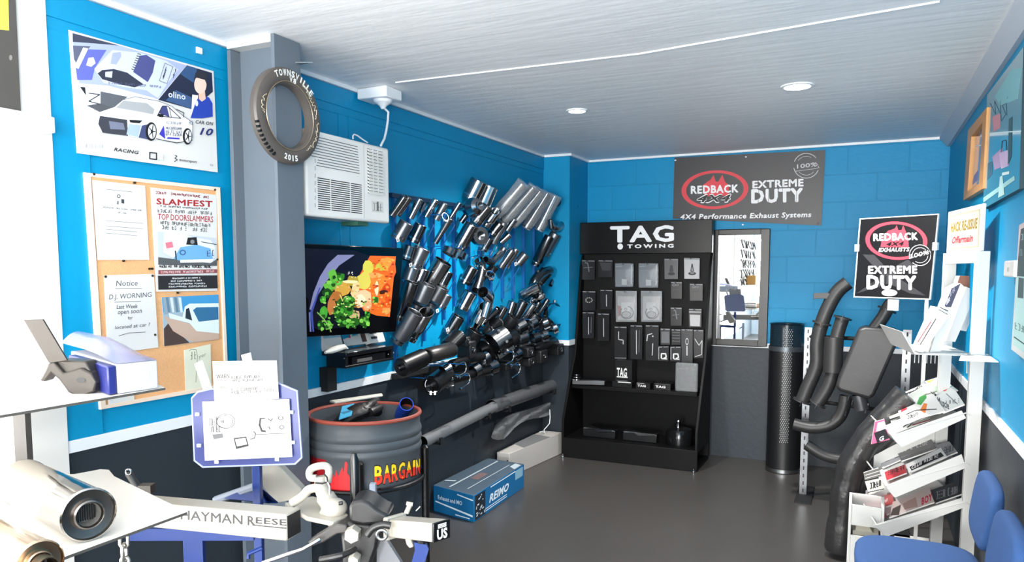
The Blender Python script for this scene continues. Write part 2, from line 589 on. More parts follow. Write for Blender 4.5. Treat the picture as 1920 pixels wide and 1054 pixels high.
a.p([(835, 300), (905, 322), (880, 420), (790, 360)], C('#2f527e'))
a.p([(690, 540), (760, 470), (868, 520), (860, 595)], C('#3d5a85'))
a.t('olino', (708, 515), (825, 535), 44, C('#dfe6f2'), .03)
a.p([(245, 478), (430, 515), (360, 570), (330, 600), (245, 575)], C('#5c6068'))
a.p([(105, 447), (140, 450), (146, 506)], K_); a.p([(150, 575), (245, 560), (330, 590), (250, 625), (205, 600)], C('#53565c'))
a.l([(165, 490), (240, 500), (165, 545), (240, 565)], 6, K_)
a.p([(870, 500), (910, 505), (895, 620), (862, 640)], C('#eef1f7'))
a.p([(905, 530), (935, 505), (985, 520), (1008, 560), (1010, 650), (940, 662), (858, 660), (890, 560)], C('#2443ac'))
a.p([(912, 470), (955, 470), (962, 530), (935, 548), (915, 530)], C('#efc3ad'))
a.e(925, 432, 42, 62, C('#f6d3c2')); a.p([(880, 400), (893, 350), (935, 338), (972, 362), (968, 430), (955, 400), (900, 385)], C('#2a2b36'))
a.e(900, 560, 10, 20, paper)
car = C('#f3f4f8')
a.p([(222, 625), (340, 585), (400, 535), (480, 515), (640, 545), (730, 580), (800, 640), (872, 690), (872, 800), (840, 835), (780, 822), (620, 805), (500, 792), (420, 782), (228, 745)], car)
a.l([(400, 535), (480, 515), (640, 545), (730, 580), (800, 640), (872, 690), (872, 800)], 4, C('#5d6270'))
a.p([(350, 590), (400, 540), (560, 558), (612, 600), (602, 635), (480, 612)], C('#a9abae'))
a.p([(240, 645), (425, 672), (432, 782), (258, 760), (228, 700)], C('#3d3e48'))
a.p([(300, 680), (400, 695), (410, 740), (310, 735)], C('#777c92'))
a.p([(440, 672), (530, 676), (510, 696), (445, 690)], K_)
a.p([(435, 700), (520, 710), (500, 790), (420, 772)], C('#a8bce8')); a.p([(525, 712), (572, 700), (578, 808), (503, 792)], C('#3d4670'))
a.p([(638, 625), (665, 580), (695, 580), (714, 655)], C('#3f4579'))
a.l([(630, 645), (665, 578), (700, 578), (790, 662), (630, 645)], 5, K_); a.l([(712, 590), (726, 655)], 4, K_); a.l([(760, 600), (812, 625), (806, 655)], 5, K_)
a.p([(632, 630), (675, 635), (668, 655), (640, 652)], K_); a.l([(620, 800), (760, 830), (870, 810)], 5, K_)
for cx, cy, rx, ry in ((588, 752, 38, 64), (834, 785, 32, 56)):
    a.e(cx, cy, rx, ry, K_); a.e(cx+5, cy, rx*.7, ry*.78, C('#e4e6ec')); a.e(cx+5, cy, rx*.22, ry*.22, K_)
    for i in range(5):
        t = i*2*PI/5; a.l([(cx+5, cy), (cx+5+cs(t)*rx*.6, cy+sn(t)*ry*.68)], 6, K_)
a.p([(640, 770), (672, 710), (682, 803)], C('#3a35b0')); a.p([(700, 790), (780, 795), (780, 806), (690, 802)], C('#3a35b0'))
for i, (y, c) in enumerate(((700, '#888c98'), (735, '#4c5064'), (758, '#4c5064'), (778, '#2d3040'))):
    a.scrib(685, y, 795, y+6, 16, C(c), 20+i, 9, 3)
a.scrib(820, 700, 868, 705, 26, C('#7d8294'), 31, 4, 3)
a.t('CAR ON', (888, 696), (1008, 712), 24, C('#23263a'), .03, .2); a.t('10', (915, 772), (1008, 780), 48, C('#23306e'), .05, .3)
a.scrib(135, 862, 255, 868, 26, C('#b8bac0'), 40, 14, 4); a.t('RACING', (330, 884), (500, 908), 24, K_, .04, .25)
a.l([(574, 895), (620, 900), (620, 943), (574, 938), (574, 895)], 8, K_); a.p([(630, 902), (665, 906), (665, 946), (630, 942)], C('#d9ecf5'))
a.l([(745, 915), (760, 920), (745, 935), (762, 945), (742, 958)], 5, K_); a.t('motorsport', (775, 952), (895, 968), 18, K_, .03); a.scrib(985, 985, 1005, 988, 12, C('#555555'), 5, 3, 2)
tag(a.build('poster'), 'large white landscape poster of racing cars and a driver taped high on the blue wall', 'poster')
# clip above it
a0 = P(373, 95, X=XL+.012)
mb = MB(); mb.box((XL+.008, a0.y-.013, a0.z-.012), (XL+.018, a0.y+.013, a0.z+.012), white); tag(mb.build('wall_clip', bevel=.002), 'small white plastic clip on the raised top board above the racing poster', 'clip')

# ---- dark sign with a yellow patch hung in the window corner
a = Art((XL+.03, 0, 0), XP)
a.sheet([(-60, -30), (28, -30), (40, 221), (-60, 205)], M('dark_sign', '#4b4844', .5), .008)
a.p([(-60, -28), (15, -28), (17, 57), (-60, 50)], C('#f3d94e')); a.e(20, 108, 3, 5, C('#8b8781'))
tag(a.build('window_sign'), 'dark grey sign with a yellow patch hanging in the shop window at the top left', 'sign')

# ---- cork board
cork = M('cork', '#e4ad79', .8, bump=.3, bscale=300, var=.12, vscale=120)
t = thing('notice_board', 'light cork notice board in a pale timber frame on the blue wall', 'notice board', P(290, 760, X=XL))
a = Art(*onL(.012)).frame(150, 320, 2.293)
cr = [(22, 8), (603, 72), (640, 930), (90, 1028)]
inn = [(48, 26), (590, 86), (627, 915), (112, 1008)]
a.sheet(inn, cork, .012); a.build('cork_panel', t)
a = Art(*onL(.018)).frame(150, 320, 2.293); pt = M('pale_timber', '#ecd9c4', .5)
for i in range(4):
    j = (i+1) % 4; a.sheet([cr[i], cr[j], inn[j], inn[i]], pt, .018)
a.build('timber_frame', t, bevel=.001)


def sheet(pts, mm=paper, off=.0165, fr=(150, 320, 2.293)):
    a = Art(*onL(off)).frame(*fr); a.sheet(pts, mm, .0012); return a
g1, g2 = C('#6d7076'), C('#3b3e44')
a = sheet([(52, 40), (280, 65), (298, 384), (75, 384)])
a.l([(110, 80), (225, 92)], 2, g1); a.e(166, 110, 8, 8, g2, hole=.6); a.p([(177, 122), (190, 124), (190, 142), (178, 140)], g2); a.p([(160, 130), (166, 130), (166, 146), (158, 144)], g1)
a.scrib(100, 160, 265, 175, 6, g1, 1, 30, 1.5); a.scrib(165, 182, 200, 186, 5, g1, 2, 8, 1.5)
for y in (215, 238, 252, 268): a.l([(110, y), (270 if y < 240 else 245, y+12)], 1.6, g1)
tag(a.build('paper_notice'), 'white letter with a small grey crest, top left on the cork board', 'notice')
a = sheet([(303, 72), (588, 105), (590, 517), (328, 520)])
R_ = C('#a8272d')
a.scrib(325, 98, 565, 120, 9, C('#8c2a30'), 3, 26, 3); a.t('SLAMFEST', (328, 144), (570, 156), 26, R_, .05)
a.scrib(345, 155, 550, 168, 6, g2, 4, 30, 2); a.scrib(333, 178, 568, 190, 12, C('#3a3236'), 5, 22, 2.4)
a.t('TOP DOORSLAMMERS', (335, 210), (572, 222), 26, R_, .015)
a.scrib(345, 230, 560, 243, 13, C('#33302f'), 6, 22, 2.4); a.scrib(350, 250, 548, 262, 14, C('#33302f'), 7, 18, 2.6)
a.p([(332, 262), (585, 290), (588, 400), (335, 398)], C('#c4ccd2'))
a.p([(335, 372), (400, 380), (560, 398), (588, 380), (588, 410), (335, 405)], C('#55585b'))
a.p([(357, 350), (362, 268), (420, 262), (480, 285), (560, 300), (580, 330), (570, 385), (430, 385), (395, 372)], C('#dfe8ef'))
a.p([(400, 380), (430, 330), (500, 318), (560, 335), (572, 385), (440, 390)], C('#6fa9d6')); a.p([(430, 384), (572, 380), (566, 394), (430, 396)], C('#eff3f6'))
a.p([(455, 318), (462, 288), (500, 286), (505, 320)], K_); a.e(482, 306, 9, 9, C('#84888c')); a.l([(520, 306), (585, 318)], 3, K_)
a.p([(365, 310), (395, 305), (400, 330), (370, 335)], C('#e8788a')); a.e(440, 352, 14, 12, C('#40618f'), hole=.6); a.scrib(545, 368, 575, 366, 24, C('#2e3f5c'), 8, 4, 3); a.l([(408, 345), (412, 382)], 5, K_)
a.scrib(340, 416, 570, 418, 9, K_, 9, 30, 3)
a.p([(335, 428), (588, 424), (588, 440), (335, 446)], C('#8d4a4e')); a.scrib(345, 441, 575, 437, 8, C('#e3c8c8'), 10, 34, 2)
a.p([(333, 452), (588, 450), (590, 506), (335, 512)], C('#232326'))
for i in range(4): a.scrib(395-i*8, 466+i*12, 520+i*8, 463+i*12, 5, C('#d8d8d8'), 11+i, 24, 2)
tag(a.build('flyer'), 'drag racing flyer with red SLAMFEST heading and a pale blue car, on the cork board', 'flyer')
a = sheet([(352, 545), (595, 533), (598, 725), (362, 755)], C('#9fb4c0'))
a.p([(352, 545), (595, 533), (596, 600), (358, 610)], C('#3f93c9')); a.p([(356, 546), (425, 543), (440, 600), (362, 620)], C('#8ea2ad'))
for i in range(4): a.p([(368+i*18, 545), (380+i*18, 545), (388+i*18, 608), (378+i*18, 610)], C('#cfdbe2' if i % 2 else '#5e7f95'))
a.p([(360, 680), (380, 655), (470, 740), (362, 755)], C('#4a3a35')); a.p([(358, 625), (440, 650), (598, 690), (598, 725), (480, 738), (400, 690)], C('#c3a896'))
a.p([(380, 612), (440, 630), (450, 585), (470, 572), (596, 570), (598, 700), (500, 690), (470, 655), (385, 635)], C('#dbe8f0'))
a.p([(485, 600), (500, 588), (594, 586), (595, 640), (510, 650)], C('#2f6c95')); a.p([(452, 635), (455, 595), (468, 590), (482, 645)], C('#23303a'))
tag(a.build('photo_print'), 'colour photograph of a white utility truck pinned low on the cork board', 'photograph')
a = sheet([(103, 450), (318, 444), (337, 760), (118, 790)])
hb = C('#3f424b')
a.t('Notice', (155, 496), (248, 494), 24, hb, 0, .1); a.l([(152, 508), (265, 507)], 2, hb)
a.t('D.J. WORNING', (125, 554), (308, 543), 22, hb, 0, .1); a.l([(148, 566), (262, 562)], 2, hb)
a.t('Last Week', (157, 594), (247, 591), 18, hb, .01, .1); a.t('open soon', (162, 618), (265, 611), 15, hb, 0, .1); a.t('for', (205, 640), (226, 638), 14, hb, 0, .1)
a.t('located at car ?', (150, 682), (300, 668), 16, hb, 0, .1); a.l([(167, 710), (210, 698), (282, 694)], 2, hb)
tag(a.build('paper_notice'), 'white sheet with grey handwriting, lower left on the cork board', 'notice')
a = sheet([(447, 772), (562, 745), (566, 940), (455, 950)], C('#e2e2cc'))
a.l([(470, 775), (478, 768), (500, 770), (505, 800), (500, 870), (498, 910)], 2.5, C('#8c8d7c')); a.scrib(475, 812, 500, 808, 32, C('#77786a'), 15, 3, 3); a.t('yer', (510, 808), (542, 796), 12, C('#77786a'), 0)
tag(a.build('paper_notice'), 'pale green sheet with a pencil sketch at the bottom of the cork board', 'notice')
a = sheet([(120, 972), (232, 962), (234, 990), (122, 1006)])
tag(a.build('card'), 'small blank white card at the bottom left edge of the cork board', 'card')
pins = [('beside the top left frame corner', 60, 15), ('above the crested letter', 235, 52), ('at the top right of the racing flyer', 580, 82), ('under the crested letter', 188, 388), ('left of a pair in the middle of the board', 300, 422), ('right of a pair in the middle of the board', 311, 422),
        ('top left of the handwritten sheet', 110, 456), ('top right of the handwritten sheet', 312, 452), ('between the flyer and the truck photograph', 421, 525), ('on the right frame side by the flyer', 590, 382), ('lower right of the handwritten sheet', 323, 706)]
for l, x, y in pins:
    c = P(150+x/2.293, 320+y/2.293, X=XL+.018)
    mb = MB(); mb.lathe(c, XP, [(-.004, .0005), (-.004, .004), (.001, .0045), (.003, .0035), (.003, .0002)], M('pin_bronze', '#3b3127', .35, .5), 10)
    tag(mb.build('push_pin'), 'dark push pin '+l, 'push pin', 'push pins in the cork board')

# ---- steel column (H section)
t = thing('steel_column', 'tall blue-grey painted steel column in front of the blue wall', 'column', (-2.26, 2.37, 0))
y0, y1 = 2.289, 2.437
mb = MB(); mb.box((-2.140, y0, 0), (-2.122, y1, HC), steeld); mb.build('front_flange', t, bevel=.001)
mb = MB(); mb.box((-2.372, y0, 0), (-2.354, y1, HC-.035), steeld); mb.build('rear_flange', t, bevel=.001)
mb = MB(); mb.box((-2.354, (y0+y1)/2-.02, 0), (-2.14, (y0+y1)/2, HC-.03), steeld); mb.build('web', t)
mb = MB(); mb.box((-2.372, y0-.0, HC-.03), (-2.14, y1+.02, HC-.001), offw); mb.build('head_packer', t)
mb = MB(); mb.prism([(-2.122, y1-.03, HC-.085), (-2.122, y1+.0, HC-.085), (-2.06, y1+.0, HC-.085)], (0, 0, .004), steeld); mb.build('head_lug', t)

# ---- tyre-shaped souvenir on the column
c = P(543, 218, X=-2.088); c.x = -2.12
tyre = M('tyre_rubber', '#57514c', .38, bump=.05, bscale=120)
t = thing('tyre_sign', 'round grey tyre-shaped plaque lettered TOWNSVILLE and 2015 hung on the steel column', 'wall plaque', (-2.12, c.y, c.z-.186))
mb = MB()
mb.lathe(c, XP, [(0, .150), (.0, .176), (.006, .186), (.026, .186), (.034, .180), (.0385, .168), (.0395, .150), (.037, .134), (.030, .124), (.0, .122), (0, .150)], tyre, 72, u=(0, 1, 0))
for i in range(9):
    t_ = math.radians(196+i*5.5)
    u = Vector((0, cs(t_), sn(t_))); w_ = Vector((0, -sn(t_), cs(t_)))
    mb.obox(c+u*.181+Vector((.030, 0, 0)), XP*.006, u*.006, w_*.0045, black)
mb.build('tyre', t)
mb = MB(); mb.torus(c+Vector((.0385, 0, 0)), XP, .133, .0016, M('gold_line', '#a9967c', .3, .6), 60, 6); mb.build('inner_bead', t)
wp = M('white_lettering', '#f2f2ee', .5)


def arc_text(mb, txt, c, u, v, R, h, a_mid, da, m, bold=.04, flip=False):
    n = len(txt)
    for i, ch in enumerate(txt):
        if ch == ' ': continue
        vs, fs = text_mesh(ch, bold)
        a = math.radians(a_mid + ((n-1)/2-i)*da*(-1 if flip else 1))
        rad = u*cs(a)+v*sn(a); tan = u*sn(a)-v*cs(a)
        if flip: rad, tan = -rad, -tan
        wd_ = R*math.radians(abs(da))*.8*(.4 if ch in 'I1' else 1)
        o = c+(u*cs(a)+v*sn(a))*R
        mb.add([o+tan*(x-.5)*wd_+rad*(y-.5)*h for x, y in vs], fs, m)
mb = MB(); cf = c+Vector((.0403, 0, 0))
arc_text(mb, 'TOWNSVILLE', cf, Vector((0, 1, 0)), Vector((0, 0, 1)), .166, .024, 80, 8.2, wp)
arc_text(mb, 'V8', cf, Vector((0, 1, 0)), Vector((0, 0, 1)), .143, .02, 84, 8.5, wp)
arc_text(mb, '2015', cf, Vector((0, 1, 0)), Vector((0, 0, 1)), .163, .022, 268, 7, wp, flip=True)
mb.build('lettering', t)
mb = MB(); gld = M('signature_ink', '#d9cdb0', .5)
rnd = random.Random(4)
for k, (am, r0) in enumerate(((172, .153), (-12, .158), (20, .15), (-38, .155), (50, .148))):
    pts = []
    for i in range(16):
        a_ = math.radians(am+(i-8)*1.9+rnd.uniform(-2, 2)); r_ = r0+rnd.uniform(-.010, .010)
        pts.append(cf+Vector((.0005, cs(a_)*r_, sn(a_)*r_)))
    mb.tube(pts, .0011, gld, 5)
mb.build('signatures', t)

# ---- window air conditioner
XA = -2.16
def qa(x, y, X=XA): return P(540+x/3.1, 120+y/3.1, X=X)
acw = M('air_conditioner_plastic', '#f0eee9', .35)
ya, yb_ = 2.50, qa(590, 700).y
za, zb = qa(350, 905).z, qa(440, 455).z
t = thing('air_conditioner', 'white window air conditioner sticking out of the blue wall behind the column', 'air conditioner', (XL, (ya+yb_)/2, za))
mb = MB(); mb.box((XL, ya+.02, za+.01), (XA-.03, yb_-.015, zb-.01), acw); mb.build('casing', t, bevel=.004)
mb = MB(); mb.box((XA-.035, ya, za), (XA, yb_, zb), acw); mb.build('front_panel', t, bevel=.012, bseg=3)
mb = MB()
for i in range(11):
    f = i/10
    A = qa(205-4*i, 435+15.5*i, XA); B = qa(404+f*12, 478+15.6*i, XA)
    z = (A.z+B.z)/2
    mb.box((XA-.002, A.y-.12 if i < 8 else A.y, z-.0022), (XA+.0008, B.y, z+.0006), C('#4b4a49'))
mb.build('upper_vent', t)
mb = MB()
g0, g1_ = qa(173, 660), qa(428, 855); top = g0.z; bot = qa(173, 838).z
for i in range(15):
    z = top+(bot-top)*i/14
    for x0, x1 in ((173, 244), (251, 359), (366, 428)):
        mb.box((XA-.002, qa(x0, 750).y, z-.0035), (XA+.0008, qa(x1, 750).y, z+.0005), C('#262625'))
for i in range(7):
    A = qa(157, 545+i*43); mb.box((XA-.002, A.y-.001, A.z-.022), (XA+.0006, A.y+.001, A.z-.004), C('#3a3937'))
mb.build('intake_grille', t)
mb = MB()
l0, l1 = qa(460, 490), qa(552, 765)
mb.box((XA-.002, l0.y, l1.z), (XA+.0012, l1.y+.0, l0.z), C('#1d1d1e'))
n = 14
for i in range(n):
    z = l1.z+(l0.z-l1.z)*(i+.5)/n
    mb.prism([(XA+.001, l0.y, z-.001), (XA+.010, l0.y, z-.009), (XA+.010, l0.y, z-.0075), (XA+.001, l0.y, z+.006)], (0, l1.y-l0.y, 0), acw)
for f in (.33, .66):
    y = l0.y+(l1.y-l0.y)*f; mb.box((XA, y, l1.z), (XA+.004, y+.002, l0.z), acw)
mb.build('outlet_louvre', t)
a = Art((XA+.0006, 0, 0), XP).frame(540, 120, 3.1)
a.p([(485, 795), (552, 802), (556, 866), (488, 860)], C('#dcdad4')); a.scrib(492, 850, 550, 855, 42, C('#8f8e8a'), 3, 4, 4); a.p([(517, 800), (526, 801), (527, 855), (518, 854)], C('#6c6b68'))
a.l([(440, 470), (443, 898)], 2.5, C('#c6c4be'))
a.build('control_panel', t)
mb = MB(); A = qa(450, 935); mb.box((XA-.12, A.y-.03, za-.02), (XA-.02, A.y+.05, za), M('green_bracket', '#2f5d4c', .5)); mb.build('support_bracket', t)

# ---- ceiling junction box with a white cable
c = P(724, 183, X=-2.25)
t = thing('junction_box', 'white junction box on the ceiling edge above the air conditioner', 'electrical box', (c.x, c.y, HC))
mb = MB(); mb.box((XL+.02, c.y-.07, HC-.055), (-2.20, c.y+.07, HC-.001), white); mb.build('housing', t, bevel=.006)
mb = MB(); mb.lathe((-2.27, c.y+.0, HC-.055), (0, 0, -1), [(0, .05), (.012, .045), (.03, .018), (.045, .010), (.045, .001)], white, 20); mb.build('cable_gland', t)
mb = MB(); base = Vector((-2.27, c.y, HC-.09))
pts = [base]+[P(540+x/3.1, 120+y/3.1, X=X) for x, y, X in ((583, 280, -2.26), (580, 330, -2.25), (572, 385, -2.24), (560, 435, -2.22), (540, 474, -2.2))]
mb.tube(pts, .006, white, 8)
mb.tube([P(540+x/3.1, 120+y/3.1, X=-2.2) for x, y in ((378, 437), (377, 418), (385, 409), (402, 415), (430, 436), (462, 457))], .0035, white, 8)
tag(mb.build('power_cable'), 'white power cable curving from the junction box to the air conditioner', 'cable')
# ================================================================ television, shelf, drum, boxes
tn = Vector((cs(.10), 0, -sn(.10)))
tp = P(650, 620, X=-2.27)
t = thing('television', 'black flat television showing a plate of salad and prawns beside the column', 'television', (XL, tp.y, tp.z))
fr = (560, 440, 3.294)
a = Art(tp, tn).frame(*fr)
cor = [(-60, 52), (650, 84), (600, 600), (-60, 640)]
a.sheet(cor, M('television_gloss_black', '#050507', .12), .045); a.build('case', t, bevel=.003)
mb = MB(); q = tp; mb.box((XL, q.y-.05, q.z+.12), (-2.30, q.y+.2, q.z+.30), blackm); mb.build('wall_mount', t)
a = Art(tp, tn).frame(*fr); a.base = .0006; a.step = .00004
a.p([(-40, 75), (603, 106), (572, 575), (-40, 612)], M('television_black_screen', '#030309', .1))
a.p([(-30, 80), (345, 98), (440, 130), (480, 330), (400, 560), (120, 590), (60, 560), (60, 400), (-30, 300)], E_('#04041a', 1))
a.p([(240, 125), (345, 125), (250, 190), (170, 290), (120, 370), (80, 470), (66, 460), (90, 360), (130, 260), (180, 180)], E_('#7f80a6', .9))
a.p([(125, 330), (135, 325), (85, 480), (95, 600), (85, 600), (70, 480)], E_('#3c4a9a', .9)); a.p([(62, 480), (70, 480), (78, 600), (68, 600)], E_('#6d74a8', .9))
a.p([(440, 130), (600, 134), (562, 508), (480, 500), (400, 470), (350, 380), (380, 240)], E_('#d9601c', 1))
rnd = random.Random(11)
def blob(cx, cy, rx, ry, col, n=9, rot=0):
    pts = []
    for i in range(n):
        t_ = 2*PI*i/n; f = rnd.uniform(.72, 1.15); x = rx*f*cs(t_); y = ry*f*sn(t_)
        pts.append((cx+x*cs(rot)-y*sn(rot), cy+x*sn(rot)+y*cs(rot)))
    a.p(pts, E_(col, 1))
for x, y, rx, ry, c_ in ((540, 175, 50, 38, '#ee8a3a'), (575, 230, 24, 60, '#e25a20'), (505, 200, 45, 30, '#b9b43c'), (430, 200, 38, 45, '#c9c24a'), (475, 285, 62, 58, '#f07a2a'), (540, 330, 30, 30, '#b83a10'), (520, 355, 28, 16, '#3a160a'), (500, 430, 60, 45, '#d8641f'), (545, 430, 26, 60, '#c84b14'), (540, 470, 25, 25, '#e98a48'), (480, 330, 16, 50, '#ffc9a2'), (470, 250, 50, 18, '#f59b52'), (395, 290, 45, 60, '#cdbf50'), (330, 290, 40, 40, '#a88f2c'), (265, 340, 60, 50, '#c99a3e'), (230, 380, 45, 40, '#a9662c'), (205, 440, 28, 60, '#b56f3a'), (350, 340, 30, 60, '#d9c48a'), (400, 400, 55, 60, '#e8b98e'), (380, 410, 34, 40, '#f3d2ae'), (420, 440, 30, 30, '#d69a6c'), (345, 495, 34, 36, '#c9a078'), (320, 290, 50, 12, '#e9d9a0')):
    blob(x, y, rx, ry, c_)
for x, y, rx, ry in ((210, 250, 30, 40), (240, 290, 40, 30), (190, 320, 40, 34), (170, 360, 34, 30), (150, 400, 20, 24), (260, 260, 25, 25), (280, 430, 60, 50), (300, 470, 45, 40), (250, 480, 36, 40), (270, 540, 46, 35), (330, 545, 50, 32), (400, 540, 36, 38), (310, 400, 34, 22), (150, 480, 24, 40), (130, 560, 22, 30), (180, 560, 30, 30), (420, 500, 18, 34), (468, 402, 22, 24)):
    blob(x, y, rx, ry, rnd.choice(['#1d5a16', '#2c7a1c', '#3f9a2c', '#15400f', '#5fae3a']))
    for _ in range(3):
        blob(x+rnd.uniform(-rx, rx)*.8, y+rnd.uniform(-ry, ry)*.8, rx*.4, ry*.4, rnd.choice(['#1a4d14', '#4da336', '#79bf4c', '#123a0c']), 7)
a.l([(110, 480), (150, 520), (185, 570), (195, 600)], 7, E_('#7fa35a', 1)); a.l([(250, 370), (275, 430)], 5, E_('#d6d98a', 1))
blob(525, 185, 22, 14, '#d98c2c')
for i in range(90):
    x_ = rnd.uniform(430, 585); y_ = rnd.uniform(140, 495)
    if x_ > 585-(y_-130)*.08 or x_ < 455-(y_-130)*.05: continue
    blob(x_, y_, rnd.uniform(4, 13), rnd.uniform(3, 9), rnd.choice(['#c4501a', '#ec8238', '#f2a25c', '#9a3410', '#d8a040', '#e8702a']), 6)
for i in range(90):
    blob(rnd.uniform(130, 430), rnd.uniform(400, 575), rnd.uniform(3, 12), rnd.uniform(3, 9), rnd.choice(['#123a0c', '#2c6a1e', '#63a33a', '#0c2608', '#8fbf5a', '#1d4a16']), 6)
for i in range(40):
    blob(rnd.uniform(200, 430), rnd.uniform(290, 450), rnd.uniform(3, 12), rnd.uniform(3, 8), rnd.choice(['#b4803a', '#e3c08a', '#8a5a26', '#d9a25c', '#f1dcb8']), 6)
for i in range(12): blob(280+rnd.uniform(0, 60), 240+rnd.uniform(-15, 30), 4, 3, '#d8d8d0', 5)
a.build('screen', t)

# ---- AV shelf
z0 = 1.10
k0, k1 = P(649, 662, Z=z0), P(738, 646, Z=z0)
zb_ = P(649, 687, X=k0.x).z
t = thing('television_shelf', 'black two-tier bracket shelf under the television', 'shelf', ((XL+k0.x)/2, (k0.y+k1.y)/2, zb_))
fx = k0.x; y0s, y1s = k0.y, P(738, 646, X=fx).y
mb = MB(); mb.box((XL+.001, y0s, z0-.02), (fx, y1s, z0), M('black_glass_shelf', '#15161a', .12)); mb.build('top_shelf', t, bevel=.002)
mb = MB(); mb.box((XL+.03, y0s+.0, zb_), (fx-.005, y0s+.02, z0-.02), black); mb.box((XL+.03, y1s-.02, zb_), (fx-.005, y1s, z0-.02), black); mb.box((XL+.03, y0s+.02, zb_), (XL+.05, y1s-.02, z0-.02), black); mb.build('side_cheeks', t)
mb = MB(); mb.box((XL+.03, y0s, zb_-.012), (fx, y1s, zb_), black); mb.build('lower_shelf', t, bevel=.002)
mb = MB(); A = P(590, 690, X=XL+.03); mb.box((XL+.001, y0s-.02, zb_-.13), (XL+.05, y0s+.05, zb_-.012), blackm); mb.build('bracket', t)
mb = MB()
for py_, px_ in ((660, 728), (668, 645), (683, 648), (657, 738)):
    A = P(px_, py_+3, X=fx); mb.ball((fx, A.y, A.z-.004), .004, chrome, 8)
mb.build('screws', t)
mb = MB(); mb.box((XL+.08, y0s+.06, zb_), (fx-.012, y1s-.06, zb_+.035), M('player_black', '#0a0a0c', .3)); mb.box((fx-.012, y0s+.10, zb_+.006), (fx-.010, y0s+.22, zb_+.022), C('#5c5856'))
tag(mb.build('disc_player'), 'thin black disc player with a grey display inside the shelf under the television', 'media player')
def dbox(lbl, name, cat, px, py, w_, h_, d_, cols, yaw=0, tilt=.35):
    """a small carton leaning back on the shelf"""
    o = P(px, py, Z=z0)
    o.x = min(o.x, fx-.03-d_)
    u = Vector((sn(yaw), cs(yaw), 0)); n = Vector((cs(yaw), -sn(yaw), 0)); v = Vector((-n.x*sn(tilt), -n.y*sn(tilt), cs(tilt))); n2 = u.cross(v)
    o = o-n*d_*0; o.z = z0+d_*sn(tilt)+.001
    mb = MB(); mb.obox(o+u*w_/2+v*h_/2-n2*d_/2, u*w_/2, v*h_/2, n2*d_/2, paper)
    for (x0, y0, x1, y1, c_) in cols:
        mb.poly([o+u*w_*x0+v*h_*y0+n2*.0006, o+u*w_*x1+v*h_*y0+n2*.0006, o+u*w_*x1+v*h_*y1+n2*.0006, o+u*w_*x0+v*h_*y1+n2*.0006], C(c_))
    tag(mb.build(name), lbl, cat, 'packets under the television')
dbox('white carton with a pale blue panel, leftmost on the television shelf', 'carton', 'carton', 612, 660, .12, .11, .03, [(.03, .5, .95, .95, '#9fd3ea'), (.15, .6, .35, .85, '#3b88b5'), (.5, .6, .75, .85, '#28607f')], .1)
dbox('white carton with red, green and brown print, middle of the television shelf', 'carton', 'carton', 644, 654, .19, .10, .03, [(0, 0, .06, 1, '#3a2320'), (.06, .35, .35, .95, '#e9c9c4'), (.28, .4, .38, .75, '#c8202a'), (.42, .45, .7, .8, '#9fc9bb'), (.62, .6, .8, .9, '#2f6b45'), (.8, .1, 1, .95, '#4a3836')], .05)
dbox('white carton with black wavy stripes, rightmost on the television shelf', 'carton', 'carton', 694, 648, .13, .11, .03, [(.15, .2, .55, .32, '#1b1b1d'), (.12, .45, .58, .57, '#1b1b1d'), (.1, .7, .6, .82, '#1b1b1d'), (.72, .55, .82, .75, '#66686e')], .05)
mb = MB(); o = P(645, 661, Z=z0); o.x = fx-.055
mb.tube([o+Vector((0, -.10, .008)), o+Vector((0, -.05, .014)), o+Vector((-.004, 0, .02)), o+Vector((-.004, .04, .022)), o+Vector((0, .07, .010))], [.008, .02, .022, .018, .004], M('white_cloth', '#eae7dc', .8), 12, flat=.8)
tag(mb.build('folded_cloth'), 'rolled cream cloth lying in front of the cartons on the television shelf', 'cloth')

# ---- bargain drum
DC = P(686, 776, D=3.40); DC = Vector((-2.058, DC.y, 0)); dr = .252
dtop = P(686, 776, Y=DC.y).z
dbot = P(690, 919, pl=(Vector((DC.x+.09, DC.y-.23, 0)), Vector((.4, -.92, 0)))).z
drumg = M('drum_grey_paint', '#4e5459', .45, bump=.08, bscale=14, var=.08, vscale=5)
t = thing('steel_drum', 'dark grey ribbed half drum with flames and yellow-red BARGAIN lettering, on black legs', 'drum', (DC.x, DC.y, 0))
H = dtop-dbot
prof = [(0, .01), (0, dr-.004), (.004, dr), (H*.12, dr)]
for k in range(3):
    z = H*(.50+k*.13)
    prof += [(z-.022, dr), (z-.010, dr+.006), (z, dr+.008), (z+.010, dr+.006), (z+.022, dr)]
prof += [(H-.01, dr), (H, dr+.003), (H, dr-.008), (H-.02, dr-.010), (.02, dr-.010), (.015, .01)]
mb = MB(); mb.lathe((DC.x, DC.y, dbot), (0, 0, 1), prof, drumg, 64); mb.build('barrel', t, smooth=50)
mb = MB(); mb.torus((DC.x, DC.y, dtop+.004), (0, 0, 1), dr, .009, M('red_rubber_edging', '#9d4a3c', .45), 64, 8); mb.build('rim_edging', t)


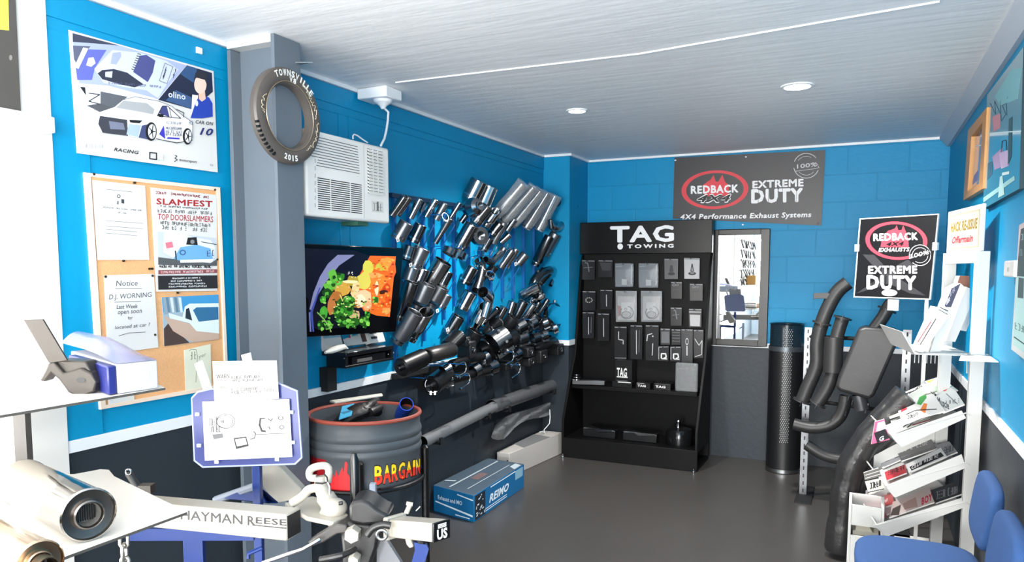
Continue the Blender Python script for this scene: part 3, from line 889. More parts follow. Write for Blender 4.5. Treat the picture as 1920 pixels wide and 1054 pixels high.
class CylArt(Art):
    def q(s, p):
        r = ray(s.fr[0]+p[0]/s.fr[2], s.fr[1]+p[1]/s.fr[2]); R = dr+.0012+s.k*.00015
        ex, ey = -DC.x, -DC.y
        A = r.x**2+r.y**2; B = 2*(r.x*ex+r.y*ey); Cc = ex*ex+ey*ey-R*R
        d = B*B-4*A*Cc
        return EYE+r*((-B-math.sqrt(max(d, 0)))/(2*A))

    def face(s, ps, m):
        n = Vector((0, 0, 0))
        for i in range(len(ps)):
            n += (ps[i]-ps[0]).cross(ps[(i+1) % len(ps)]-ps[0])
        if n.dot(ps[0]-Vector((DC.x, DC.y, ps[0].z))) < 0: ps = ps[::-1]
        MB.poly(s, ps, m)


def split_text(txt, y, bold):
    vs, fs = text_mesh(txt, bold)
    bm = bmesh.new(); bv = [bm.verts.new((a, b, 0)) for a, b in vs]
    for f in fs:
        try: bm.faces.new([bv[i] for i in f])
        except ValueError: pass
    bmesh.ops.bisect_plane(bm, geom=bm.verts[:]+bm.edges[:]+bm.faces[:], plane_co=(0, y, 0), plane_no=(0, 1, 0), clear_outer=True)
    bm.verts.index_update(); out = ([(v.co.x, v.co.y) for v in bm.verts], [[v.index for v in f.verts] for f in bm.faces]); bm.free(); return out


a = CylArt((0, 0, 0), XP).frame(560, 820, 4.503)
A_, B_, T_ = (650, 398), (1030, 300), (645, 242)
# per-letter so that the word follows the round side
word = 'BARGAIN'; xs = [0, .19, .37, .52, .68, .83, .90, 1.0]
for i, ch in enumerate(word):
    x0, x1 = xs[i], xs[i+1]-.015
    pa = (640+390*x0, 398-100*x0**1.35); pb = (640+390*x1, 398-100*x1**1.35); h_ = 155-35*x0
    a.k = 1
    a.t(ch, (pa[0]-5, pa[1]+5), (pb[0]+5, pb[1]+5), h_+10, K_, .09)
    a.k = 4; a.t(ch, pa, pb, h_, C('#ffd21e'), .05)
    vs, fs = split_text(ch, .42+.1*((i % 2)), .05)
    a.k = 9
    if fs: a.add([a.q((pa[0]+(pb[0]-pa[0])*x, pa[1]+(pb[1]-pa[1])*x-h_*y)) for x, y in vs], fs, C('#e2331c'))
a.k = 1
red = M('flame_red', '#d81f26', .45)
for pts in ([(270, 460), (268, 330), (285, 300), (300, 345), (306, 455)], [(306, 458), (300, 350), (318, 275), (332, 330), (345, 462)], [(345, 462), (332, 335), (352, 290), (368, 250), (380, 300), (384, 463)], [(384, 463), (380, 300), (395, 175), (415, 235), (408, 300), (432, 335), (432, 462)]):
    a.p(pts, red)
dred = M('flame_dark_red', '#a51a24', .45)
for pts in ([(108, 400), (104, 170), (125, 150), (150, 190), (150, 420)], [(150, 420), (150, 180), (190, 150), (235, 185), (215, 240), (220, 430)], [(220, 430), (222, 300), (240, 240), (270, 300), (272, 455)]):
    a.p(pts, dred)
a.build('flame_artwork', t)
for i, (ang) in enumerate((-1.02, -2.15, .55, 2.0)):
    d = Vector((cs(ang), sn(ang), 0)); p = Vector((DC.x, DC.y, 0))+d*(dr+.022)
    if p.x < XL+.03: p.x = XL+.03
    mb = MB(); mb.tube([Vector((p.x, p.y, 0)), Vector((p.x, p.y, dbot+H*.42)), Vector((p.x, p.y, dbot+H*.46))], [.018, .018, .008], M('black_leg_paint', '#0c0c0e', .3), 14); mb.build('leg', t)
mb = MB(); mb.torus((DC.x, DC.y, dbot-.01), (0, 0, 1), dr+.012, .010, black, 48, 8); mb.build('support_ring', t)
# drum contents
def dq(x, y, z): return P(340+x/2.546, 640+y/2.546, Z=z)
mb = MB(); zf = dtop-.06
pts = [dq(740, 400, zf), dq(800, 355, zf+.03), dq(860, 330, zf+.045), dq(910, 320, zf+.04), dq(950, 350, zf)]
mb.tube(pts, [.03, .05, .055, .05, .03], M('black_rubber', '#1c1b1b', .45, bump=.3, bscale=30), 14, flat=.7)
mb.tube([dq(870, 330, zf+.05), dq(905, 300, zf+.07), dq(935, 285, zf+.06)], [.022, .02, .018], M('black_rubber'), 12)
mb.tube([dq(900, 340, zf+.04), dq(940, 320, zf+.05), dq(958, 312, zf+.04)], [.022, .018, .014], M('black_rubber'), 12)
tag(mb.build('rubber_sleeve'), 'crumpled black rubber sleeve heaped in the bargain drum', 'rubber part')
mb = MB(); A, B, C1, D1 = dq(752, 372, zf+.05), dq(812, 352, zf+.05), dq(825, 296, zf+.07), dq(768, 310, zf+.07)
mb.prism([A, B, C1, D1], (0, 0, -.004), C('#45a7cf')); 
mb.prism([A.lerp(C1, .3)+Vector((0, 0, .0005)), A.lerp(B, .8).lerp(C1, .3)+Vector((0, 0, .0005)), A.lerp(B, .8).lerp(C1, .45)+Vector((0, 0, .0005)), A.lerp(D1, .5)+Vector((0, 0, .0005))], (0, 0, .0004), C('#2a7396'))
tag(mb.build('blue_tag'), 'sky blue printed tag lying on the black sleeve in the bargain drum', 'tag')
mb = MB(); A, B = dq(1030, 395, zf-.06), dq(1075, 300, zf+.085)
mb.tube([A, A.lerp(B, .5), B], .034, M('blue_plastic_tube', '#1a45b8', .35), 20, hollow=.004, mi=void); tag(mb.build('blue_tube'), 'royal blue plastic tube standing in the bargain drum', 'tube')
mb = MB(); A, B = P(628, 758, Z=dtop+.012), P(718, 744, Z=dtop+.012); off = Vector((-.05, .02, 0))
mb.prism([A, B, B+off*.6+Vector((0, .02, 0)), A+off], (0, 0, .012), M('cream_plastic', '#d9d5c6', .5))
tag(mb.build('cream_panel', bevel=.004), 'narrow cream panel resting across the back rim of the bargain drum', 'panel')

# ---- cartons on the floor
def carton(pts, h, lid, side): pass
t = thing('long_carton', 'long pale grey carton on the floor below the chrome tubes', 'carton', (-2.3, 5.14, 0))
wc = M('grey_white_card', '#b5b1ad', .6)
z1 = .175
mb = MB(); b4 = [Vector((-2.385, 4.74, 0)), Vector((-2.285, 4.74, 0)), Vector((-2.20, 5.56, 0)), Vector((-2.375, 5.56, 0))]
mb.prism(b4, (0, 0, z1), wc); mb.build('box', t, bevel=.003)
mb = MB(); up_ = Vector((0, 0, z1+.001)); mb.prism([b4[1].lerp(b4[2], .25)+up_, b4[1].lerp(b4[2], .75)+up_, b4[0].lerp(b4[3], .8)+up_, b4[0].lerp(b4[3], .35)+up_], (0, 0, .001), C('#77787a')); mb.build('printed_lid', t)
mb = MB(); mb.box((-2.305, 4.738, .10), (-2.295, 4.7395, .125), K_); mb.build('hand_slot', t)

bb = M('blue_carton_print', '#0f6296', .4)
t = thing('blue_carton', 'blue printed carton under clear wrap on the floor beside the drum', 'carton', (-2.2, 4.1, 0))
b4 = [Vector((-2.385, 3.86, 0)), Vector((-2.055, 3.78, 0)), Vector((-2.085, 4.56, 0)), Vector((-2.385, 4.60, 0))]
hh = .165
mb = MB(); mb.prism(b4, (0, 0, hh), M('blue_grey_lid', '#4b5a68', .3, var=.25, vscale=4), bb); mb.build('box', t, bevel=.003)
def fart(o, u, v, n, W, Hh):
    """artwork helper on a carton face: returns place(x,y,layer)"""
    return lambda x, y, k=1: o+u*x*W+v*y*Hh+n*k*.0006
mb = MB(); wi = C('#d7e6f0')
u = (b4[2]-b4[1]); W = u.length; u.normalize(); n = Vector((u.y, -u.x, 0)); f = fart(b4[1], u, Vector((0, 0, 1)), n, W, hh)
def ft(mb, f, txt, x0, y0, x1, h, m, bold=.03, shear=0, k=2):
    vs, fs = text_mesh(txt, bold, shear); mb.add([f(x0+(x1-x0)*x, y0+h*y, k) for x, y in vs], fs, m)
def fq(mb, f, x0, y0, x1, y1, m, k=1): mb.add([f(x0, y0, k), f(x1, y0, k), f(x1, y1, k), f(x0, y1, k)], [(0, 1, 2, 3)], m)
ft(mb, f, 'REIMO', .27, .36, .66, .30, wi, .05, .3)
for y in (.12, .20): fq(mb, f, .2, y, .62, y+.03, wi)
fq(mb, f, .02, .05, .20, .95, C('#16212c'))
for i in range(26):
    x = .03+random.random()*.15; y = .08+random.random()*.8; fq(mb, f, x, y, x+.012, y+.05, wi, 2)
fq(mb, f, .80, .55, .97, .93, C('#7fa9bd')); fq(mb, f, .3, .9, .8, .94, wi)
u2 = (b4[1]-b4[0]); W2 = u2.length; u2.normalize(); n2 = Vector((u2.y, -u2.x, 0)); f2 = fart(b4[0], u2, Vector((0, 0, 1)), n2, W2, hh)
ft(mb, f2, 'Exhaust and MO', .12, .52, .72, .16, wi, .01); mb.add([f2(.05, .38), f2(.97, .18), f2(.97, .25), f2(.05, .43)], [(0, 1, 2, 3)], wi)
mb.add([f2(.6, .86), f2(.98, .78), f2(.98, .83), f2(.6, .9)], [(0, 1, 2, 3)], wi); fq(mb, f2, .55, .08, .9, .12, wi)
mb.build('printing', t)
mb = MB(); f3 = lambda x, y: b4[0].lerp(b4[1], x).lerp(b4[3].lerp(b4[2], x), y)+Vector((0, 0, hh+.0012))
for q_ in (((.32, .05), (.36, .05), (.36, .95), (.32, .95)), ((.7, .1), (.72, .1), (.74, .9), (.72, .9)), ((.05, .15), (.25, .2), (.25, .23), (.05, .18)), ((.8, .85), (.98, .8), (.98, .95), (.8, .97))):
    mb.add([f3(*p_) for p_ in q_], [(0, 1, 2, 3)], C('#aab7c0'))
mb.add([f3(.42, .35), f3(.62, .35), f3(.62, .55), f3(.42, .55)], [(0, 1, 2, 3)], C('#6b5a5c'))
mb.build('lid_print', t)

# ---- two long polished tubes on the wall
A, B = P(792, 829, X=-2.30), P(925, 763, X=-2.30); z = (A.z+B.z)/2
mb = MB(); mb.tube([A, B], .036, M('polished_tube', '#8e9195', .32, .55, bump=.06, bscale=20), 24, hollow=.002, mi=void); tag(mb.build('long_tube'), 'long polished tube lying along the charcoal wall, the nearer of two', 'tube')
A2, B2 = P(921, 763, X=-2.32), P(1044, 719, X=-2.32)
mb = MB(); mb.tube([A2, A2.lerp(B2, .3), A2.lerp(B2, .6), B2], [.05, .049, .051, .047], M('wrapped_tube', '#6b6e72', .3, .5, bump=.6, bscale=14), 24, hollow=.002, mi=void); tag(mb.build('long_tube'), 'thicker tube in clinging plastic wrap, the farther of two along the charcoal wall', 'tube')
for i, (p, q, nm) in enumerate(((A, B, 'nearer polished tube'), (A2, B2, 'farther wrapped tube'))):
    for f, w_ in ((.15, 'left'), (.85, 'right')):
        c = p.lerp(q, f); rr = .036 if i == 0 else .05
        mb = MB(); mb.box((XL, c.y-.012, c.z-rr-.012), (c.x+rr+.01, c.y+.012, c.z-rr-.002), blackm); mb.box((c.x+rr+.002, c.y-.012, c.z-rr-.012), (c.x+rr+.012, c.y+.012, c.z-rr+.03), blackm)
        tag(mb.build('wall_bracket'), 'black angle bracket under the %s end of the %s' % (w_, nm), 'bracket', 'brackets for the long tubes')
# crumpled clear bag under the tube
mb = MB(); rnd = random.Random(5)
bag = M('cloudy_plastic', '#6f7274', .3, bump=.9, bscale=18, alpha=.8)
top_ = [(500, 385), (560, 330), (640, 305), (720, 285), (790, 262), (832, 240)]
bot_ = [(470, 470), (545, 492), (600, 400), (690, 345), (760, 345), (828, 325)]
R = []
for k in range(7):
    row = []
    for (x0, y0), (x1, y1) in zip(top_, bot_):
        f = k/6; x = x0+(x1-x0)*f; y = y0+(y1-y0)*f
        row.append(P(780+x/3.294, 680+y/3.294, X=-2.325+.025*sn(k*1.3+x*.03)+rnd.uniform(-.01, .01)))
    R.append(row)
mb.rings(R, bag, closed=False); mb.rings([[p-Vector((.012, 0, 0)) for p in r] for r in R][::-1], bag, closed=False)
o = mb.build('plastic_bag', subd=1); tag(o, 'crumpled cloudy plastic hanging below the wrapped tube', 'plastic bag')
mb = MB(); mb.tube([P(780+x/3.294, 680+y/3.294, X=-2.31) for x, y in ((826, 290), (828, 340), (825, 375), (805, 400), (790, 415), (797, 438))], .004, white, 8); mb.tube([P(780+x/3.294, 680+y/3.294, X=-2.31) for x, y in ((765, 428), (785, 426), (797, 436))], .004, white, 8)
tag(mb.build('hanging_hook'), 'white wire hook hanging above the end of the long carton', 'hook')
# ================================================================ exhaust tip display on the left wall
rackblue = M('rack_blue_paint', '#0b5a9c', .35)
RACK = t = thing('display_rack', 'blue painted peg rack covering the wall between the air conditioner and the corner', 'display rack', (XL, 4.4, .95))
RX = XL+.02
A, B = P(733, 364, X=RX), P(880, 387, X=RX); zt = A.z-.005
mb = MB(); mb.box((XL+.001, A.y, zt-.012), (RX+.008, 5.35, zt+.012), M('rail_dark_blue', '#123252', .4)); mb.build('top_rail', t)
UPR = [(741, 690), (768, 640), (795, 640), (813, 560), (833, 600), (853, 575), (880, 650), (902, 600), (922, 570), (944, 560), (964, 560), (984, 560), (1003, 600)]
for px, pyb in UPR:
    a_ = P(px, 400, X=RX); b_ = P(px, pyb, X=RX)
    mb = MB(); mb.box((XL+.001, a_.y-.009, b_.z), (RX+.002, a_.y+.009, zt-.012), rackblue)
    for k in range(7):
        z = b_.z+(zt-b_.z)*(k+.5)/7
        mb.box((RX+.002, a_.y-.003, z-.007), (RX+.0028, a_.y+.003, z+.007), C('#062a4c'))
    mb.build('upright', t)
for px, py, ex, ey in ((795, 460, 812, 425), (795, 505, 812, 470), (833, 455, 851, 425), (835, 500, 853, 470), (833, 560, 855, 520), (860, 470, 880, 430), (880, 600, 900, 560), (900, 470, 918, 440), (800, 620, 830, 578), (822, 635, 850, 590), (770, 430, 790, 400), (930, 540, 950, 500), (950, 540, 972, 505), (940, 600, 955, 570)):
    p = P(px, py, X=RX+.004); q = P(ex, ey, Y=p.y); q.x = min(q.x, RX+.22)
    mb = MB(); mb.tube([p, q, q+Vector((.004, 0, .012))], .0032, rackblue, 6); mb.build('peg', t)
for px, py in ((766, 465), (890, 470), (905, 480), (914, 471), (935, 466), (940, 472), (893, 462)):
    p = P(px, py, X=RX+.006); mb = MB(); mb.tube([p, p+Vector((.06, 0, .0)), p+Vector((.075, 0, .03))], .003, M('wire_chrome', '#c9cbce', .2, 1), 6); mb.build('wire_hook', t)

TM = [M('tip_polished', '#c9cbcd', .16, 1), M('tip_smoked', '#9a9c9f', .18, 1), M('tip_dark', '#6c6f73', .24, 1), M('tip_matt', '#7d8084', .36, .9), M('tip_black', '#27292b', .3, .6)]
ORD = ['first', 'second', 'third', 'fourth', 'fifth', 'sixth', 'seventh', 'eighth', 'ninth', 'tenth', 'eleventh', 'twelfth']


def tip_mesh(mb, A, B, r, kind, m):
    d = B-A; L = d.length; d.normalize(); u = Vector((0, 1, 0)); w = min(.0025, r*.15)
    fl = 1; cut = 0
    prof = [(0, r), (L, r)]
    if kind == 'neck': prof = [(0, r*.66), (L*.28, r*.66), (L*.40, r), (L, r)]
    if kind == 'long': prof = [(0, r*.8), (L*.12, r*.8), (L*.16, r), (L, r)]
    if kind == 'flare': prof = [(0, r*.7), (L*.45, r*.74), (L*.8, r*.92), (L, r*1.06)]
    if kind == 'slant': cut = .55; prof = [(0, r*.8), (L*.25, r*.8), (L*.35, r), (L*.9, r)]
    if kind == 'oval': fl = .62
    R1 = prof[-1][1]
    q = prof[-1][0]
    # outer skin (inlet not sheared)
    n = 20
    if cut:
        mb.lathe(A, d, prof[:-1], m, n, u=u)
        ring = lambda t, rr, c: [A+d*(t+c*cs(2*PI*k/n)*rr)+u*cs(2*PI*k/n)*rr+d.cross(u)*sn(2*PI*k/n)*rr*fl for k in range(n)]
        mb.rings([ring(prof[-2][0], r, 0), ring(q, r, cut), ring(q+w, r-w*.3, cut), ring(q+w*.6, r-w*2, cut), ring(q-r*.6, r-w*2, 0)], m)
        mb.rings([ring(q-r*.6, r-w*2, 0), ring(L*.1, r*.6, 0), ring(L*.1, .0005, 0)], void)
    else:
        mb.lathe(A, d, prof, m, n, u=u, flat=fl)
        mb.lathe(A, d, [(q, R1), (q+w*.8, R1+w*.4), (q+w*1.6, R1-w*.3), (q+w, R1-w*1.6), (q-r*.8, R1-w*2)], m, n, u=u, flat=fl)
        mb.lathe(A, d, [(q-r*.8, R1-w*2), (L*.12, r*.6), (L*.12, .0005)], void, n, u=u, flat=fl)
    mb.lathe(A, d, [(L*.02, .0005), (L*.02, prof[0][1]*.85), (0, prof[0][1])], void, n, u=u, flat=fl)


def tip(lbl, row, b, tp_, rpx, kind='plain', m=1, off=.035, tagw=None, name='exhaust_tip', cat='exhaust tip'):
    A = P(b[0], b[1], X=XL+off)
    B = P(tp_[0], tp_[1], Y=A.y+.02)
    if B.x < XL+off-.0: B.x = XL+off
    if B.x > XL+.42: B.x = XL+.42
    depth = (A-EYE).dot(FW); r = rpx*depth/FPX
    mat = TM[m]
    grp = 'exhaust tips in the '+row
    if kind == 'twin':
        t = thing(name, lbl, cat, A, grp)
        d = (B-A).normalized(); s_ = d.cross(Vector((1, 0, 0)))
        s_ = Vector((0, 1, 0))
        for sgn in (-1, 1):
            mb = MB(); o = s_*sgn*r*.95*.5*1.05; tip_mesh(mb, A+o+d*(.004*sgn), B+o, r*.52, 'plain', mat); mb.build('outlet_pipe', t, smooth=40)
        return t
    if tagw or kind in ('neck', 'long', 'slant') or rpx >= 8:
        t = thing(name, lbl, cat, A, grp)
        mb = MB(); tip_mesh(mb, A, B, r, kind, mat); mb.build('sleeve', t, smooth=40)
        d = (B-A).normalized(); L = (B-A).length
        f = .18 if kind in ('neck', 'slant', 'long') else .3
        rr = {'neck': .66, 'slant': .8, 'long': .8}.get(kind, 1)*r
        mb = MB(); mb.lathe(A+d*L*f*.5, d, [(0, rr), (0, rr+.002), (.010, rr+.002), (.010, rr)], TM[0], 20, u=(0, 1, 0), flat=.62 if kind == 'oval' else 1); mb.build('clamp_band', t)
        if tagw:
            c = P(tagw[0], tagw[1], Y=A.y-.01); c = P(tagw[0], tagw[1], X=A.x+r+.03)
            mb = MB(); e = .012*depth/4.5; u_ = Vector((.15, .93, .3)).normalized(); v_ = XP.cross(u_).normalized()
            mb.obox(c, u_*e, v_*e*.9, XP*.0006, paper)
            mb.obox(c+XP*.0008, u_*e*.4, v_*e*.5, XP*.0003, C('#777a80'))
            mb.build('price_label', t)
        return t
    mb = MB(); tip_mesh(mb, A, B, r, kind, mat); o = mb.build(name, smooth=40)
    return tag(o, lbl, cat, grp)


def row(rowname, items, cat='exhaust tip', name='exhaust_tip'):
    for i, it in enumerate(items):
        look, b, tp_, r = it[:4]; kind = it[4] if len(it) > 4 else 'plain'; m = it[5] if len(it) > 5 else 1; tg = it[6] if len(it) > 6 else None
        tip('%s exhaust tip, %s from left, %s' % (look, ORD[i], rowname), rowname, b, tp_, r*(1.15 if 'top row' in rowname else 1.38), kind, m, tagw=tg)


row('top row under the rail', [
    ('twin dark chrome', (739, 403), (762, 370), 13, 'twin', 1), ('plain polished', (769, 409), (787, 374), 6, 'plain', 0), ('very short dark', (789, 397), (797, 382), 3.5, 'plain', 2),
    ('slim polished', (798, 406), (817, 375), 5.5, 'plain', 0), ('plain matt grey', (817, 412), (834, 382), 6.5, 'plain', 3), ('narrow polished', (845, 408), (862, 381), 4, 'plain', 1)])
row('highest cluster above the rail', [
    ('large smoked chrome', (881, 374), (898, 340), 12, 'plain', 1), ('large bright chrome', (903, 384), (918, 350), 12, 'plain', 0)])
row('cluster beside the wrapped tubes', [
    ('fat polished', (891, 416), (914, 388), 9, 'plain', 1), ('slanting polished', (910, 424), (931, 393), 8, 'slant', 0), ('slender dark', (864, 417), (878, 398), 4, 'plain', 2)])
row('second row', [
    ('wide grey', (745, 449), (762, 418), 10, 'plain', 3, (746, 450)), ('shadowed dark', (774, 454), (789, 422), 8.5, 'plain', 2), ('long thin tapering', (816, 456), (843, 410), 5.5, 'flare', 1), ('tall smoked chrome', (860, 466), (885, 422), 10, 'long', 1)])
row('third row beside the television', [
    ('half hidden dark', (760, 487), (768, 463), 8, 'plain', 2), ('broad tagged grey', (776, 500), (792, 466), 11, 'plain', 3, (770, 497))])
row('big cluster right of the television', [
    ('leftmost long smoked', (747, 600), (772, 530), 10, 'neck', 2), ('dull grey', (762, 535), (773, 503), 9, 'plain', 3), ('ribbed chrome', (780, 537), (794, 505), 9, 'plain', 1), ('thick straight', (777, 583), (800, 534), 13, 'neck', 3),
    ('tallest polished', (801, 540), (831, 491), 12.5, 'long', 1), ('long straight dark', (804, 578), (827, 538), 11, 'neck', 3), ('short round', (826, 538), (840, 510), 8, 'plain', 2), ('stubby tagged', (825, 577), (838, 553), 7.5, 'plain', 3, (820, 583))])
row('lowest pair right of the television', [
    ('long pointed grey', (744, 643), (778, 586), 11, 'long', 3), ('long slanting chrome', (769, 638), (803, 580), 10, 'slant', 1)])
row('sparse middle column', [
    ('short dark tagged', (841, 625), (859, 594), 9.5, 'plain', 2, (839, 618)), ('lone round', (866, 579), (882, 549), 9, 'plain', 1), ('narrow dark', (870, 531), (886, 502), 8, 'plain', 2), ('broad dark', (889, 538), (908, 504), 10, 'flare', 2)])
row('right middle group', [
    ('slim grey', (924, 456), (945, 419), 5.5, 'plain', 3), ('little bright', (939, 454), (955, 440), 5, 'plain', 0), ('slender polished', (938, 501), (960, 470), 6, 'plain', 0), ('small tagged', (970, 495), (985, 477), 6.5, 'plain', 3, (967, 495)),
    ('long dull', (1003, 498), (1030, 444), 7, 'long', 2), ('wide dull', (1020, 478), (1042, 439), 8, 'plain', 3), ('small shaded', (1008, 530), (1025, 509), 9, 'plain', 2), ('thin far', (1034, 520), (1060, 489), 4.5, 'plain', 1), ('tiny far', (1041, 540), (1057, 524), 4.5, 'plain', 3)])
row('lower fan of chrome tips', [
    ('leftmost long clear', (884, 620), (914, 570), 9.5, 'slant', 0), ('dark oval', (907, 606), (935, 580), 8, 'oval', 2), ('curved-looking thin', (929, 606), (945, 577), 6, 'plain', 1), ('tall bright', (948, 606), (962, 567), 7, 'plain', 1), ('tall smoked', (962, 604), (982, 566), 7, 'plain', 2),
    ('narrow bright', (977, 601), (1000, 571), 6, 'plain', 0), ('narrow dark', (993, 596), (1011, 567), 5, 'plain', 2), ('rightmost thin', (1008, 590), (1027, 562), 4, 'plain', 1)])
row('pair of horizontal tips above the fan', [
    ('upper bright', (980, 553), (1010, 537), 7.5, 'plain', 0), ('lower bright', (995, 566), (1018, 552), 6.5, 'plain', 0)])

# wrapped long tubes, upper right
for i, (b, tp_, r, lk) in enumerate([((929, 405), (980, 345), 8, 'leftmost'), ((944, 416), (1000, 352), 7, 'second'), ((962, 421), (1013, 358), 7.5, 'third'), ((987, 426), (1026, 363), 8, 'fourth'), ((1010, 430), (1040, 368), 8, 'rightmost')]):
    A = P(b[0], b[1], X=XL+.05); B = P(tp_[0], tp_[1], Y=A.y+.03); r_ = r*(A-EYE).dot(FW)/FPX
    r_ *= 1.25
    t = thing('exhaust_tube', 'straight chrome tube in clear wrap, %s of five at upper right of the rack' % lk, 'exhaust tube', A, 'wrapped tubes at the upper right')
    mb = MB(); mb.tube([A, B], r_, TM[0 if i % 2 == 0 else 1], 18, hollow=.002, mi=void); mb.build('pipe', t)
    mb = MB(); d = (B-A).normalized()
    pts = [A-d*.01, A.lerp(B, .3), A.lerp(B, .6), B+d*.012]
    mb.tube(pts, [r_*.95, r_*1.3, r_*1.2, r_*1.4], M('clear_wrap', '#cfd4d8', .12, 0, bump=1, bscale=25, alpha=.3), 14, caps=True); mb.build('plastic_wrap', t)
# chrome U bend and its outlet at the far right
mb = MB(); q = [P(x, y, X=XL+.16) for x, y in ((1032, 412), (1033, 424), (1042, 429), (1052, 424), (1060, 411), (1079, 386))]
mb.tube(q, [.022, .028, .03, .03, .032, .036], TM[1], 18, hollow=.003, mi=void); tag(mb.build('pipe_bend', smooth=50), 'curved chrome pipe bend at the far upper right of the rack, beside the corner', 'pipe bend')
mb = MB(); A = P(1035, 380, X=XL+.10); B = P(1078, 388, X=XL+.20)
mb.tube([A, A.lerp(B, .5)+Vector((0, 0, .02)), B], .035, TM[2], 18, hollow=.003, mi=void); tag(mb.build('pipe_bend'), 'dark sleeve bridging from the wrapped tubes to the corner at the upper right', 'pipe bend')
# other shaped pieces
def bend(lbl, pts, rpx, m=1, off=.08, name='pipe_bend', cat='pipe bend', flare=1):
    q = [P(x, y, X=XL+off+.01*i) for i, (x, y) in enumerate(pts)]
    q2 = []
    for i in range(len(q)-1):
        for k in range(3):
            f = k/3; p0 = q[max(i-1, 0)]; p1 = q[i]; p2 = q[i+1]; p3 = q[min(i+2, len(q)-1)]
            q2.append(.5*((2*p1)+(p2-p0)*f+(2*p0-5*p1+4*p2-p3)*f*f+(3*p1-p0-3*p2+p3)*f**3))
    q2.append(q[-1]); r = rpx*(q[0]-EYE).dot(FW)/FPX
    rr = [r*(1+(flare-1)*i/(len(q2)-1)) for i in range(len(q2))]
    mb = MB(); mb.tube(q2, rr, TM[m], 16, hollow=.002, mi=void); return tag(mb.build(name, smooth=50), lbl, cat)
bend('bent chrome pipe like a lazy S in the middle of the rack', [(910, 487), (922, 491), (930, 484), (940, 474), (945, 466)], 7, 1)
bend('dark Y-shaped pipe hanging in the middle of the rack', [(897, 487), (903, 500), (900, 520), (893, 545)], 9, 2)
bend('dark elbow at the right end of the rack above the grey rail', [(1008, 560), (1000, 535), (1012, 515), (1030, 508)], 9, 2)
bend('thin curved tailpipe at the far right of the rack', [(1032, 535), (1045, 510), (1062, 488)], 4, 1)
bend('flared bell-mouth clamp pipe at the top of the lower fan', [(907, 596), (913, 575), (916, 560), (905, 548)], 7, 0, .14, flare=1.6)
mb = MB(); c = P(886, 389, X=XL+.16); mb.lathe(c, (.8, -.3, .1), [(-.06, .02), (-.05, .045), (0, .062), (.045, .050), (.062, .028), (.075, .028), (.075, .02), (.06, .001)], TM[1], 24); tag(mb.build('resonator'), 'round shiny bulb-shaped resonator under the highest cluster of tips', 'resonator')
mb = MB(); c = P(902, 442, X=XL+.15); mb.lathe(c, (.85, -.5, .1), [(-.05, .03), (-.05, .055), (0, .058), (.0, .03), (-.02, .001)], TM[2], 24); tag(mb.build('pipe_flange'), 'dark round flange cup in the middle of the rack, under the slanting polished tip', 'flange')
# rings, collars and clamps
def ring(lbl, px, py, rpx, n=(.8, -.3, .5), m=0, wpx=4, off=.16, dark=False, grp=None):
    rpx *= 1.15; wpx *= 1.25
    c = P(px, py, X=XL+off); s_ = (c-EYE).dot(FW)/FPX
    n = Vector(n).normalized(); R = rpx*s_; w = wpx*s_
    t = thing('band_clamp', lbl, 'pipe clamp', c-Vector((0, 0, R)), grp)
    mb = MB(); mb.lathe(c-n*w/2, n, [(0, R), (w, R), (w, R-.003), (0, R-.003), (0, R)], TM[m], 26); mb.build('band', t)
    u, v = ortho(n)
    pg = MB(); pg.tube([Vector((XL+.003, c.y, c.z+R-.012)), Vector((c.x+.015, c.y, c.z+R-.009)), Vector((c.x+.02, c.y, c.z+R+.004))], .003, rackblue, 6); pg.build('peg', RACK)
    if rpx > 20:
        for k in range(7):
            a_ = k*2*PI/7; mb = MB(); p = c+(u*cs(a_)+v*sn(a_))*R*1.06; e_ = (u*cs(a_)+v*sn(a_)); mb.cyl(p-e_*.004, p+e_*R*.16, R*.13, TM[0], 6); mb.build('nut', t)
    for sg in (-.5, .5):
        mb = MB(); p = c+v*R*1.0+u*sg*R*.5; mb.obox(p, u*R*.12, v*R*.22, n*w*.6, TM[0]); mb.cyl(p-n*w*.2+u*R*.1, p-n*w*.2+u*R*.35, .12*R+.002, TM[0], 8); mb.build('bolt', t)
    return t
ring('black collar clamp, left of the pair below the second row', 843, 472, 12, (.3, .4, .9), 2, 9)
ring('black collar clamp, right of the pair below the second row', 860, 476, 12, (.3, .4, .9), 2, 9)
ring('thin ring clamp on the long thin tip', 834, 407, 7, (.9, -.3, .3), 0, 3)
ring('bright loop clamp in the centre of the rack', 893, 489, 9, (.95, -.3, .1), 0, 3)
ring('white-rimmed oval clamp right of centre', 919, 516, 8, (.8, -.5, .6), 0, 4)
ring('wide wire-like loop clamp at the top of the lower fan', 916, 555, 11, (.9, -.4, .2), 0, 3)
ring('large dark disc clamp at the far right end', 1037, 592, 21, (.95, -.3, .05), 2, 6, .12)
